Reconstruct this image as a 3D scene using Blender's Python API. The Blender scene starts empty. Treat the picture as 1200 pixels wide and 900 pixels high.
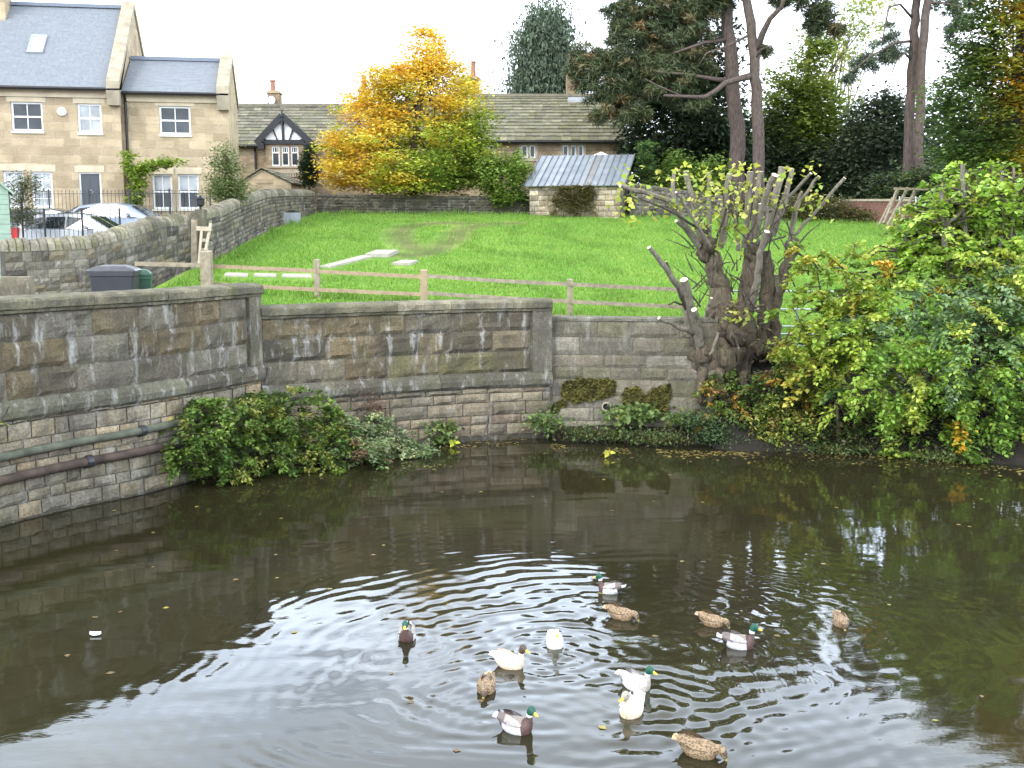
import bpy, math, random
import numpy as np
from mathutils import Vector, Matrix, noise

# ------------------------------------------------------------------ camera, world, sun, exposure
SC = bpy.context.scene
COL = SC.collection
FPX = 1300.0
HC = 5.0
TH = math.atan(180 / 1300)
CT, ST = math.cos(TH), math.sin(TH)

cd = bpy.data.cameras.new('camera')
cam = bpy.data.objects.new('camera', cd)
COL.objects.link(cam)
cam.location = (0, 0, HC)
cam.rotation_euler = (math.pi / 2 - TH, 0, 0)
cd.sensor_width = 36
cd.lens = 36 * FPX / 1200
cd.clip_start = 0.1
cd.clip_end = 3000
SC.camera = cam

SUN_EL, SUN_AZ = math.radians(42), math.radians(215)     # azimuth clockwise from +Y
W = bpy.data.worlds.new('World')
SC.world = W
W.use_nodes = True
wn, wl = W.node_tree.nodes, W.node_tree.links
wn.clear()
w_out = wn.new('ShaderNodeOutputWorld')
w_bg = wn.new('ShaderNodeBackground')
w_bg.inputs['Strength'].default_value = 0.10
sky = wn.new('ShaderNodeTexSky')
sky.sky_type = 'NISHITA'
sky.sun_disc = False
sky.sun_elevation = SUN_EL
sky.sun_rotation = SUN_AZ
w_tc = wn.new('ShaderNodeTexCoord')
w_map = wn.new('ShaderNodeMapping')
w_map.inputs['Scale'].default_value = (1.6, 1.6, 4.2)
w_map.inputs['Location'].default_value = (0.35, 0.2, 0.1)
w_no = wn.new('ShaderNodeTexNoise')
w_no.inputs['Scale'].default_value = 1.7
w_no.inputs['Detail'].default_value = 7
w_no.inputs['Roughness'].default_value = 0.55
w_ramp = wn.new('ShaderNodeValToRGB')
w_ramp.color_ramp.elements[0].position = 0.29
w_ramp.color_ramp.elements[0].color = (0.30, 0.30, 0.30, 1)
w_ramp.color_ramp.elements[1].position = 0.40
w_ramp.color_ramp.elements[1].color = (0.97, 0.97, 0.97, 1)
w_no2 = wn.new('ShaderNodeTexNoise')
w_no2.inputs['Scale'].default_value = 3.1
w_no2.inputs['Detail'].default_value = 5
w_cl = wn.new('ShaderNodeValToRGB')
w_cl.color_ramp.elements[0].position = 0.3
w_cl.color_ramp.elements[0].color = (20.0, 22.0, 25.0, 1)
w_cl.color_ramp.elements[1].position = 0.7
w_cl.color_ramp.elements[1].color = (28.0, 29.0, 30.0, 1)
w_mix = wn.new('ShaderNodeMix')
w_mix.data_type = 'RGBA'
wl.new(w_tc.outputs['Generated'], w_map.inputs['Vector'])
wl.new(w_map.outputs['Vector'], w_no.inputs['Vector'])
wl.new(w_map.outputs['Vector'], w_no2.inputs['Vector'])
wl.new(w_no.outputs['Fac'], w_ramp.inputs['Fac'])
wl.new(w_no2.outputs['Fac'], w_cl.inputs['Fac'])
w_sep = wn.new('ShaderNodeSeparateXYZ')
w_el = wn.new('ShaderNodeValToRGB')
w_el.color_ramp.interpolation = 'EASE'
for i_, (p_, v_) in enumerate(((0.0, 0.9), (0.15, 1.0), (0.26, 2.9), (0.34, 2.7), (0.46, 1.8), (0.62, 1.25), (0.85, 0.6))):
    e_ = w_el.color_ramp.elements[i_] if i_ < 2 else w_el.color_ramp.elements.new(p_)
    e_.position = p_; bl_ = 1.0 if 0.2 < p_ < 0.5 else 0.0
    e_.color = (v_ * (1 - .07 * bl_), v_, v_ * (1 + .09 * bl_), 1)
w_mul = wn.new('ShaderNodeMix'); w_mul.data_type = 'RGBA'; w_mul.blend_type = 'MULTIPLY'
w_mul.inputs['Factor'].default_value = 1.0; w_mul.clamp_result = False
wl.new(w_tc.outputs['Generated'], w_sep.inputs[0])
wl.new(w_sep.outputs['Z'], w_el.inputs['Fac'])
wl.new(w_cl.outputs['Color'], w_mul.inputs['A']); wl.new(w_el.outputs['Color'], w_mul.inputs['B'])
wl.new(w_ramp.outputs['Color'], w_mix.inputs['Factor'])
wl.new(sky.outputs['Color'], w_mix.inputs['A'])
wl.new(w_mul.outputs['Result'], w_mix.inputs['B'])
wl.new(w_mix.outputs['Result'], w_bg.inputs['Color'])
wl.new(w_bg.outputs['Background'], w_out.inputs['Surface'])

sd = bpy.data.lights.new('sun', 'SUN')
sun = bpy.data.objects.new('sun', sd)
COL.objects.link(sun)
sd.energy = 2.4
sd.angle = math.radians(14)
sd.color = (1.0, 0.95, 0.86)
sv = Vector((math.sin(SUN_AZ) * math.cos(SUN_EL), math.cos(SUN_AZ) * math.cos(SUN_EL), math.sin(SUN_EL)))
sun.rotation_euler = sv.to_track_quat('Z', 'Y').to_euler()
sun.location = sv * 100

SC.view_settings.view_transform = 'Standard'
SC.view_settings.look = 'None'
SC.view_settings.exposure = -0.02
SC.view_settings.gamma = 1.0
SC.view_settings.use_curve_mapping = False
SC.cycles.max_bounces = 7
SC.cycles.diffuse_bounces = 3
SC.cycles.glossy_bounces = 3
SC.cycles.transmission_bounces = 4
SC.cycles.use_denoising = True
SC.cycles.caustics_reflective = False
SC.cycles.caustics_refractive = False

# ------------------------------------------------------------------ pixel -> world
def ray(px, py):
    u = (px - 600) / FPX
    v = (450 - py) / FPX
    return u, CT + v * ST, -ST + v * CT

def at(px, py, Y):
    a, b, c = ray(px, py)
    t = Y / b
    return Vector((a * t, Y, HC + c * t))

def atz(px, py, z):
    a, b, c = ray(px, py)
    t = (z - HC) / c
    return Vector((a * t, b * t, z))

def on_plane(px, py, org, rz):
    """pixel -> (local x, local z) on the vertical front plane of a thing at org turned by rz."""
    a, b, c = ray(px, py)
    nx, ny = -math.sin(rz), math.cos(rz)
    t = (org[0] * nx + org[1] * ny) / (a * nx + b * ny)
    X, Y, Z = a * t - org[0], b * t - org[1], HC + c * t - org[2]
    return X * math.cos(rz) + Y * math.sin(rz), Z

# ------------------------------------------------------------------ materials
def new_mat(name):
    m = bpy.data.materials.new(name)
    m.use_nodes = True
    nt = m.node_tree
    return m, nt.nodes, nt.links, nt.nodes['Principled BSDF']

def N(nodes, kind, **kw):
    n = nodes.new(kind)
    for k, v in kw.items():
        if k in n.inputs:
            n.inputs[k].default_value = v
        else:
            setattr(n, k, v)
    return n

def ramp(nodes, p0, c0, p1, c1):
    r = nodes.new('ShaderNodeValToRGB')
    e = r.color_ramp.elements
    e[0].position, e[1].position = p0, p1
    e[0].color = (*c0, 1) if len(c0) == 3 else c0
    e[1].color = (*c1, 1) if len(c1) == 3 else c1
    return r

def mixc(nodes, links, fac, a, b, mode='MIX'):
    m = nodes.new('ShaderNodeMix')
    m.data_type = 'RGBA'
    m.blend_type = mode
    for s, v in (('Factor', fac), ('A', a), ('B', b)):
        if isinstance(v, (int, float)):
            m.inputs[s].default_value = v
        elif isinstance(v, tuple):
            m.inputs[s].default_value = (*v, 1)
        else:
            links.new(v, m.inputs[s])
    return m.outputs['Result']

def simple(name, col, rough=0.6, metal=0.0, var=0.12, scale=3.0, bump=0.0, attr=False, spec=0.5, coat=0.0):
    m, n, l, p = new_mat(name)
    tc = n.new('ShaderNodeTexCoord')
    no = N(n, 'ShaderNodeTexNoise', Scale=scale, Detail=5.0)
    l.new(tc.outputs['Object'], no.inputs['Vector'])
    r = ramp(n, 0.3, (1 - var,) * 3, 0.7, (1 + var,) * 3)
    l.new(no.outputs['Fac'], r.inputs['Fac'])
    base = col
    if attr:
        at_ = N(n, 'ShaderNodeAttribute', attribute_name='Col')
        base = at_.outputs['Color']
    c = mixc(n, l, 1.0, base, r.outputs['Color'], 'MULTIPLY')
    l.new(c, p.inputs['Base Color'])
    p.inputs['Roughness'].default_value = rough
    p.inputs['Metallic'].default_value = metal
    p.inputs['Specular IOR Level'].default_value = spec
    p.inputs['Coat Weight'].default_value = coat
    if bump:
        b = N(n, 'ShaderNodeBump', Strength=bump, Distance=0.02)
        l.new(no.outputs['Fac'], b.inputs['Height'])
        l.new(b.outputs['Normal'], p.inputs['Normal'])
    return m

def stone_mat(name, streak=0.5, moss=0.3, stain=0.45, bump=0.6, scale=1.0):
    """per-stone colour from the mesh, weathered with grain, soot stains, lime streaks and moss."""
    m, n, l, p = new_mat(name)
    tc = n.new('ShaderNodeTexCoord')
    co = tc.outputs['Object']
    a = N(n, 'ShaderNodeAttribute', attribute_name='Col')
    fine = N(n, 'ShaderNodeTexNoise', Scale=22.0 * scale, Detail=6.0, Roughness=0.7)
    l.new(co, fine.inputs['Vector'])
    fr = ramp(n, 0.25, (0.42,) * 3, 0.75, (1.55,) * 3)
    l.new(fine.outputs['Fac'], fr.inputs['Fac'])
    c = mixc(n, l, 1.0, a.outputs['Color'], fr.outputs['Color'], 'MULTIPLY')
    big = N(n, 'ShaderNodeTexNoise', Scale=1.3 * scale, Detail=6.0, Roughness=0.65)
    l.new(co, big.inputs['Vector'])
    br = ramp(n, 0.42, (0, 0, 0), 0.62, (stain,) * 3)
    l.new(big.outputs['Fac'], br.inputs['Fac'])
    c = mixc(n, l, br.outputs['Color'], c, (0.045, 0.042, 0.036))
    mp = N(n, 'ShaderNodeMapping')
    mp.inputs['Scale'].default_value = (3.4, 3.4, 0.75)
    l.new(co, mp.inputs['Vector'])
    st = N(n, 'ShaderNodeTexNoise', Scale=1.4 * scale, Detail=6.0, Roughness=0.7)
    l.new(mp.outputs['Vector'], st.inputs['Vector'])
    sr = ramp(n, 0.54, (0, 0, 0), 0.68, (streak,) * 3)
    l.new(st.outputs['Fac'], sr.inputs['Fac'])
    c = mixc(n, l, sr.outputs['Color'], c, (0.42, 0.41, 0.38))
    mo = N(n, 'ShaderNodeTexNoise', Scale=2.3 * scale, Detail=7.0, Roughness=0.7)
    mp2 = N(n, 'ShaderNodeMapping')
    mp2.inputs['Location'].default_value = (7, 3, 5)
    l.new(co, mp2.inputs['Vector'])
    l.new(mp2.outputs['Vector'], mo.inputs['Vector'])
    mr = ramp(n, 0.5, (0, 0, 0), 0.68, (moss,) * 3)
    l.new(mo.outputs['Fac'], mr.inputs['Fac'])
    c = mixc(n, l, mr.outputs['Color'], c, (0.10, 0.105, 0.035))
    gm_ = N(n, 'ShaderNodeMapping')
    gm_.inputs['Scale'].default_value = (1.6, 1.6, 0.55)
    gm_.inputs['Location'].default_value = (3, 9, 2)
    l.new(co, gm_.inputs['Vector'])
    gn = N(n, 'ShaderNodeTexNoise', Scale=1.5 * scale, Detail=8.0, Roughness=0.75)
    l.new(gm_.outputs['Vector'], gn.inputs['Vector'])
    gr_ = ramp(n, 0.47, (0, 0, 0), 0.60, (stain * .9,) * 3)
    l.new(gn.outputs['Fac'], gr_.inputs['Fac'])
    c = mixc(n, l, gr_.outputs['Color'], c, (0.07, 0.06, 0.045))
    l.new(c, p.inputs['Base Color'])
    p.inputs['Roughness'].default_value = 0.92
    p.inputs['Specular IOR Level'].default_value = 0.2
    b = N(n, 'ShaderNodeBump', Strength=bump, Distance=0.03)
    l.new(fine.outputs['Fac'], b.inputs['Height'])
    l.new(b.outputs['Normal'], p.inputs['Normal'])
    return m

def facade_mat(name, c1, c2, mortar, bw=0.62, bh=0.31):
    """coursed house stone laid in the thing's own x/z frame."""
    m, n, l, p = new_mat(name)
    tc = n.new('ShaderNodeTexCoord')
    sp = n.new('ShaderNodeSeparateXYZ')
    l.new(tc.outputs['Object'], sp.inputs[0])
    ad = N(n, 'ShaderNodeMath', operation='ADD')
    l.new(sp.outputs['X'], ad.inputs[0]); l.new(sp.outputs['Y'], ad.inputs[1])
    cb = n.new('ShaderNodeCombineXYZ')
    l.new(ad.outputs[0], cb.inputs['X']); l.new(sp.outputs['Z'], cb.inputs['Y'])
    bt = N(n, 'ShaderNodeTexBrick', Scale=1.0)
    bt.inputs['Color1'].default_value = (*c1, 1)
    bt.inputs['Color2'].default_value = (*c2, 1)
    bt.inputs['Mortar'].default_value = (*mortar, 1)
    bt.inputs['Mortar Size'].default_value = 0.012
    bt.inputs['Mortar Smooth'].default_value = 0.3
    bt.inputs['Brick Width'].default_value = bw
    bt.inputs['Row Height'].default_value = bh
    bt.offset = 0.43
    bt.squash = 1.25
    bt.squash_frequency = 3
    l.new(cb.outputs[0], bt.inputs['Vector'])
    no = N(n, 'ShaderNodeTexNoise', Scale=1.1, Detail=6.0, Roughness=0.65)
    l.new(tc.outputs['Object'], no.inputs['Vector'])
    r = ramp(n, 0.3, (0.72, 0.70, 0.66), 0.7, (1.18, 1.16, 1.12))
    l.new(no.outputs['Fac'], r.inputs['Fac'])
    c = mixc(n, l, 1.0, bt.outputs['Color'], r.outputs['Color'], 'MULTIPLY')
    f = N(n, 'ShaderNodeTexNoise', Scale=14.0, Detail=5.0)
    l.new(tc.outputs['Object'], f.inputs['Vector'])
    fr = ramp(n, 0.3, (0.92,) * 3, 0.7, (1.08,) * 3)
    l.new(f.outputs['Fac'], fr.inputs['Fac'])
    c = mixc(n, l, 1.0, c, fr.outputs['Color'], 'MULTIPLY')
    l.new(c, p.inputs['Base Color'])
    p.inputs['Roughness'].default_value = 0.9
    p.inputs['Specular IOR Level'].default_value = 0.2
    b = N(n, 'ShaderNodeBump', Strength=0.7, Distance=0.03)
    iv = N(n, 'ShaderNodeMath', operation='SUBTRACT')
    l.new(f.outputs['Fac'], iv.inputs[0]); l.new(bt.outputs['Fac'], iv.inputs[1])
    l.new(iv.outputs[0], b.inputs['Height'])
    l.new(b.outputs['Normal'], p.inputs['Normal'])
    return m

def leaf_mat(name, rough=0.5, trans=0.35, spec=0.35):
    m, n, l, p = new_mat(name)
    a = N(n, 'ShaderNodeAttribute', attribute_name='Col')
    l.new(a.outputs['Color'], p.inputs['Base Color'])
    p.inputs['Roughness'].default_value = rough
    p.inputs['Specular IOR Level'].default_value = spec
    t = n.new('ShaderNodeBsdfTranslucent')
    hs = N(n, 'ShaderNodeHueSaturation', Saturation=1.1, Value=1.25)
    l.new(a.outputs['Color'], hs.inputs['Color'])
    l.new(hs.outputs['Color'], t.inputs['Color'])
    mx = n.new('ShaderNodeMixShader')
    mx.inputs[0].default_value = trans
    l.new(p.outputs[0], mx.inputs[1]); l.new(t.outputs[0], mx.inputs[2])
    l.new(mx.outputs[0], n['Material Output'].inputs['Surface'])
    return m

def bark_mat(name, dark, light, scale=1.0, green=0.0):
    m, n, l, p = new_mat(name)
    tc = n.new('ShaderNodeTexCoord')
    mp = N(n, 'ShaderNodeMapping')
    mp.inputs['Scale'].default_value = (9 * scale, 9 * scale, 2.2 * scale)
    l.new(tc.outputs['Object'], mp.inputs['Vector'])
    no = N(n, 'ShaderNodeTexNoise', Scale=1.6, Detail=8.0, Roughness=0.7)
    l.new(mp.outputs['Vector'], no.inputs['Vector'])
    r = ramp(n, 0.35, dark, 0.68, light)
    l.new(no.outputs['Fac'], r.inputs['Fac'])
    c = r.outputs['Color']
    if green:
        g = N(n, 'ShaderNodeTexNoise', Scale=2.0 * scale, Detail=4.0)
        l.new(tc.outputs['Object'], g.inputs['Vector'])
        gr = ramp(n, 0.45, (0, 0, 0), 0.65, (green,) * 3)
        l.new(g.outputs['Fac'], gr.inputs['Fac'])
        c = mixc(n, l, gr.outputs['Color'], c, (0.09, 0.10, 0.04))
    l.new(c, p.inputs['Base Color'])
    p.inputs['Roughness'].default_value = 0.9
    b = N(n, 'ShaderNodeBump', Strength=1.0, Distance=0.07)
    l.new(no.outputs['Fac'], b.inputs['Height'])
    l.new(b.outputs['Normal'], p.inputs['Normal'])
    return m

M = {}
M['stone_dark'] = stone_mat('weathered_wall_stone', 0.75, 0.32, 0.45)
M['stone_lower'] = stone_mat('buff_wall_stone', 0.35, 0.25, 0.48)
M['stone_coping'] = stone_mat('lichened_coping_stone', 0.3, 0.55, 0.6)
M['stone_dry'] = stone_mat('dry_wall_stone', 0.35, 0.35, 0.4)
M['slate'] = stone_mat('stone_slate', 0.12, 0.45, 0.25, 0.4)
M['blue_slate'] = simple('blue_slate', (0, 0, 0), 0.5, var=0.07, scale=9, attr=True)
M['facade'] = facade_mat('new_house_stone', (0.47, 0.38, 0.26), (0.32, 0.255, 0.17), (0.44, 0.365, 0.27))
M['cottage'] = facade_mat('cottage_stone', (0.33, 0.25, 0.165), (0.22, 0.165, 0.11), (0.24, 0.20, 0.15), 0.42, 0.2)
M['dressed'] = simple('dressed_stone', (0.50, 0.415, 0.29), 0.85, var=0.15, scale=2.5, bump=0.2)
M['dressed_grey'] = simple('grey_dressed_stone', (0.33, 0.28, 0.20), 0.85, var=0.25, scale=2.5, bump=0.2)
M['white'] = simple('white_paint', (0.80, 0.80, 0.78), 0.4, var=0.04)
M['cream'] = simple('cream_paint', (0.66, 0.63, 0.52), 0.45, var=0.05)
M['black'] = simple('black_paint', (0.009, 0.009, 0.010), 0.4, var=0.2)
M['door'] = simple('slate_grey_door_paint', (0.055, 0.062, 0.070), 0.4, var=0.08)
M['iron'] = simple('black_iron', (0.022, 0.022, 0.024), 0.5, var=0.2)
M['galv'] = simple('galvanised_steel', (0.55, 0.57, 0.58), 0.4, 0.75, var=0.15, scale=6)
M['roofmetal'] = simple('grey_metal_roof_sheet', (0, 0, 0), 0.45, 0.35, var=0.16, scale=1.6, attr=True)
M['lead'] = simple('lead_flashing', (0.33, 0.35, 0.37), 0.6, 0.2, var=0.12)
M['pot'] = simple('terracotta', (0.29, 0.13, 0.085), 0.8, var=0.2)
M['wood'] = simple('weathered_timber', (0.25, 0.205, 0.145), 0.85, var=0.3, scale=7, bump=0.3)
M['newwood'] = simple('fresh_timber', (0.29, 0.21, 0.13), 0.8, var=0.2, scale=7, bump=0.2)
M['palewood'] = simple('bleached_timber', (0.42, 0.35, 0.26), 0.8, var=0.15, scale=7)
M['cutwood'] = simple('fresh_cut_wood', (0.74, 0.63, 0.43), 0.8, var=0.08, scale=20)
M['shedgreen'] = simple('sage_green_paint', (0.24, 0.33, 0.25), 0.6, var=0.12, scale=4)
M['bin'] = simple('charcoal_bin_plastic', (0.028, 0.030, 0.036), 0.38, var=0.15)
M['binlid'] = simple('worn_grey_lid_plastic', (0.060, 0.064, 0.072), 0.33, var=0.3, scale=5)
M['bingreen'] = simple('dark_green_bin_plastic', (0.02, 0.065, 0.04), 0.38, var=0.15)
M['rubber'] = simple('rubber', (0.02, 0.02, 0.02), 0.8)
M['pipegreen'] = simple('algae_covered_pipe', (0.088, 0.092, 0.064), 0.9, var=0.45, scale=4, bump=0.2)
M['piperust'] = simple('rusty_pipe', (0.062, 0.043, 0.032), 0.9, var=0.5, scale=4, bump=0.4)
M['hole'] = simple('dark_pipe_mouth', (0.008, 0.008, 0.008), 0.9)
M['slab'] = simple('pale_paving', (0.34, 0.31, 0.255), 0.85, var=0.18, scale=5)
M['leaf'] = leaf_mat('leaf')
M['leafgloss'] = leaf_mat('glossy_leaf', 0.38, 0.3, 0.5)
M['needle'] = leaf_mat('conifer_needle', 0.6, 0.12, 0.25)
M['blade'] = leaf_mat('grass_blade', 0.6, 0.4, 0.2)
M['bark_pine'] = bark_mat('pine_bark', (0.045, 0.032, 0.027), (0.16, 0.115, 0.095))
M['bark'] = bark_mat('grey_bark', (0.030, 0.022, 0.015), (0.20, 0.15, 0.10), 1.2, 0.35)
M['bark_pole'] = bark_mat('smooth_pale_bark', (0.13, 0.11, 0.085), (0.29, 0.25, 0.195), 1.5, 0.3)
M['bark_dark'] = bark_mat('dark_twig_bark', (0.035, 0.028, 0.022), (0.10, 0.08, 0.06), 1.5)
M['carwhite'] = simple('silver_white_car_paint', (0.36, 0.37, 0.385), 0.35, 0.0, var=0.02, coat=1.0)
M['carsilver'] = simple('silver_blue_car_paint', (0.20, 0.24, 0.30), 0.35, 0.2, var=0.02, coat=1.0)
M['cargrey'] = simple('dark_grey_car_paint', (0.07, 0.078, 0.09), 0.28, 0.4, var=0.02, coat=1.0)
M['carglass'] = simple('tinted_car_glass', (0.015, 0.02, 0.022), 0.05, var=0.0, spec=0.8)
M['redlamp'] = simple('red_lamp_lens', (0.5, 0.02, 0.015), 0.2, var=0.05)
M['clearlamp'] = simple('clear_lamp_lens', (0.6, 0.6, 0.6), 0.15, var=0.05)
M['duck'] = simple('plumage', (0, 0, 0), 0.6, var=0.22, scale=45, attr=True, bump=0.25)
def hen_mat():
    m, n, l, p = new_mat('speckled_brown_plumage')
    tc = n.new('ShaderNodeTexCoord'); a = N(n, 'ShaderNodeAttribute', attribute_name='Col')
    mp = N(n, 'ShaderNodeMapping'); mp.inputs['Scale'].default_value = (34, 66, 66)
    l.new(tc.outputs['Object'], mp.inputs['Vector'])
    vo = N(n, 'ShaderNodeTexVoronoi', Scale=1.0, Randomness=0.9)
    l.new(mp.outputs['Vector'], vo.inputs['Vector'])
    r = ramp(n, 0.16, (.22, .20, .18), 0.60, (2.3, 2.2, 2.0))
    l.new(vo.outputs['Distance'], r.inputs['Fac'])
    c = mixc(n, l, 1.0, a.outputs['Color'], r.outputs['Color'], 'MULTIPLY')
    l.new(c, p.inputs['Base Color']); p.inputs['Roughness'].default_value = .65
    return m
M['hen'] = hen_mat()
M['bill'] = simple('yellow_bill', (0.62, 0.42, 0.04), 0.4, var=0.1)
M['billdull'] = simple('olive_bill', (0.30, 0.24, 0.07), 0.4, var=0.1)
M['billorange'] = simple('orange_bill', (0.75, 0.36, 0.05), 0.4, var=0.1)
M['eye'] = simple('dark_eye', (0.01, 0.01, 0.01), 0.1)
M['moss'] = simple('wall_moss', (0, 0, 0), 0.95, var=0.4, scale=20, attr=True, bump=0.6)
M['tent'] = simple('white_canvas', (0.82, 0.82, 0.82), 0.7, var=0.03)
M['brick'] = facade_mat('old_red_brick', (0.22, 0.085, 0.06), (0.15, 0.06, 0.045), (0.2, 0.17, 0.14), 0.22, 0.075)

def pane_mat(name, base, rough=0.03):
    m, n, l, p = new_mat(name)
    tc = n.new('ShaderNodeTexCoord')
    no = N(n, 'ShaderNodeTexNoise', Scale=1.3, Detail=2.0)
    l.new(tc.outputs['Object'], no.inputs['Vector'])
    r = ramp(n, 0.35, tuple(x * 0.7 for x in base), 0.65, tuple(x * 1.3 for x in base))
    l.new(no.outputs['Fac'], r.inputs['Fac'])
    l.new(r.outputs['Color'], p.inputs['Base Color'])
    p.inputs['Roughness'].default_value = rough
    p.inputs['Specular IOR Level'].default_value = 0.6
    return m
M['pane'] = pane_mat('dark_window_glass', (0.045, 0.052, 0.058))
M['blindpane'] = pane_mat('window_glass_with_blind_behind', (0.34, 0.36, 0.37))
M['skypane'] = pane_mat('skylight_glass', (0.5, 0.53, 0.56))

def soil_mat(name, c0, c1, sc=3.0):
    m, n, l, p = new_mat(name)
    tc = n.new('ShaderNodeTexCoord')
    no = N(n, 'ShaderNodeTexNoise', Scale=sc, Detail=9.0, Roughness=0.75)
    l.new(tc.outputs['Object'], no.inputs['Vector'])
    r = ramp(n, 0.35, c0, 0.68, c1)
    l.new(no.outputs['Fac'], r.inputs['Fac'])
    l.new(r.outputs['Color'], p.inputs['Base Color'])
    p.inputs['Roughness'].default_value = 0.95
    b = N(n, 'ShaderNodeBump', Strength=0.9, Distance=0.08)
    l.new(no.outputs['Fac'], b.inputs['Height'])
    l.new(b.outputs['Normal'], p.inputs['Normal'])
    return m
M['soil'] = soil_mat('damp_bank_soil', (0.007, 0.0055, 0.0035), (0.030, 0.022, 0.013))
M['gravel'] = soil_mat('gravel_yard', (0.16, 0.14, 0.11), (0.32, 0.29, 0.24), 8.0)
M['tarmac'] = soil_mat('tarmac', (0.045, 0.045, 0.045), (0.075, 0.075, 0.075), 20.0)
M['rough'] = soil_mat('rough_grass_ground', (0.035, 0.05, 0.015), (0.09, 0.11, 0.035), 0.7)

def lawn_mat():
    m, n, l, p = new_mat('mown_grass')
    tc = n.new('ShaderNodeTexCoord')
    a = N(n, 'ShaderNodeAttribute', attribute_name='Col')
    f = N(n, 'ShaderNodeTexNoise', Scale=16.0, Detail=8.0, Roughness=0.8)
    l.new(tc.outputs['Object'], f.inputs['Vector'])
    r = ramp(n, 0.3, (0.55, 0.62, 0.5), 0.72, (1.35, 1.3, 1.3))
    l.new(f.outputs['Fac'], r.inputs['Fac'])
    c = mixc(n, l, 1.0, a.outputs['Color'], r.outputs['Color'], 'MULTIPLY')
    g = N(n, 'ShaderNodeTexNoise', Scale=0.6, Detail=5.0, Roughness=0.6)
    l.new(tc.outputs['Object'], g.inputs['Vector'])
    gr = ramp(n, 0.35, (0.70, 0.80, 0.62), 0.68, (1.24, 1.10, 1.2))
    l.new(g.outputs['Fac'], gr.inputs['Fac'])
    c = mixc(n, l, 1.0, c, gr.outputs['Color'], 'MULTIPLY')
    l.new(c, p.inputs['Base Color'])
    p.inputs['Roughness'].default_value = 0.9
    p.inputs['Specular IOR Level'].default_value = 0.1
    b = N(n, 'ShaderNodeBump', Strength=0.6, Distance=0.06)
    l.new(f.outputs['Fac'], b.inputs['Height'])
    l.new(b.outputs['Normal'], p.inputs['Normal'])
    return m
M['lawn'] = lawn_mat()

def water_mat():
    m, n, l, p = new_mat('murky_pond_water')
    tc = n.new('ShaderNodeTexCoord')
    g = N(n, 'ShaderNodeTexNoise', Scale=0.25, Detail=3.0)
    l.new(tc.outputs['Object'], g.inputs['Vector'])
    r = ramp(n, 0.35, (0.018, 0.0152, 0.008), 0.65, (0.026, 0.0245, 0.0105))
    l.new(g.outputs['Fac'], r.inputs['Fac'])
    l.new(r.outputs['Color'], p.inputs['Base Color'])
    p.inputs['Roughness'].default_value = 0.025
    p.inputs['IOR'].default_value = 1.33
    mp = N(n, 'ShaderNodeMapping')
    mp.inputs['Scale'].default_value = (1.6, 3.4, 1)
    mp.inputs['Rotation'].default_value = (0, 0, 0.25)
    l.new(tc.outputs['Object'], mp.inputs['Vector'])
    f = N(n, 'ShaderNodeTexNoise', Scale=2.6, Detail=4.0, Roughness=0.55, Distortion=0.4)
    l.new(mp.outputs['Vector'], f.inputs['Vector'])
    b = N(n, 'ShaderNodeBump', Strength=0.035, Distance=0.02)
    l.new(f.outputs['Fac'], b.inputs['Height'])
    l.new(b.outputs['Normal'], p.inputs['Normal'])
    return m
M['water'] = water_mat()

# ------------------------------------------------------------------ mesh builder and object helpers
WHITE = (0.5, 0.5, 0.5)

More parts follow.
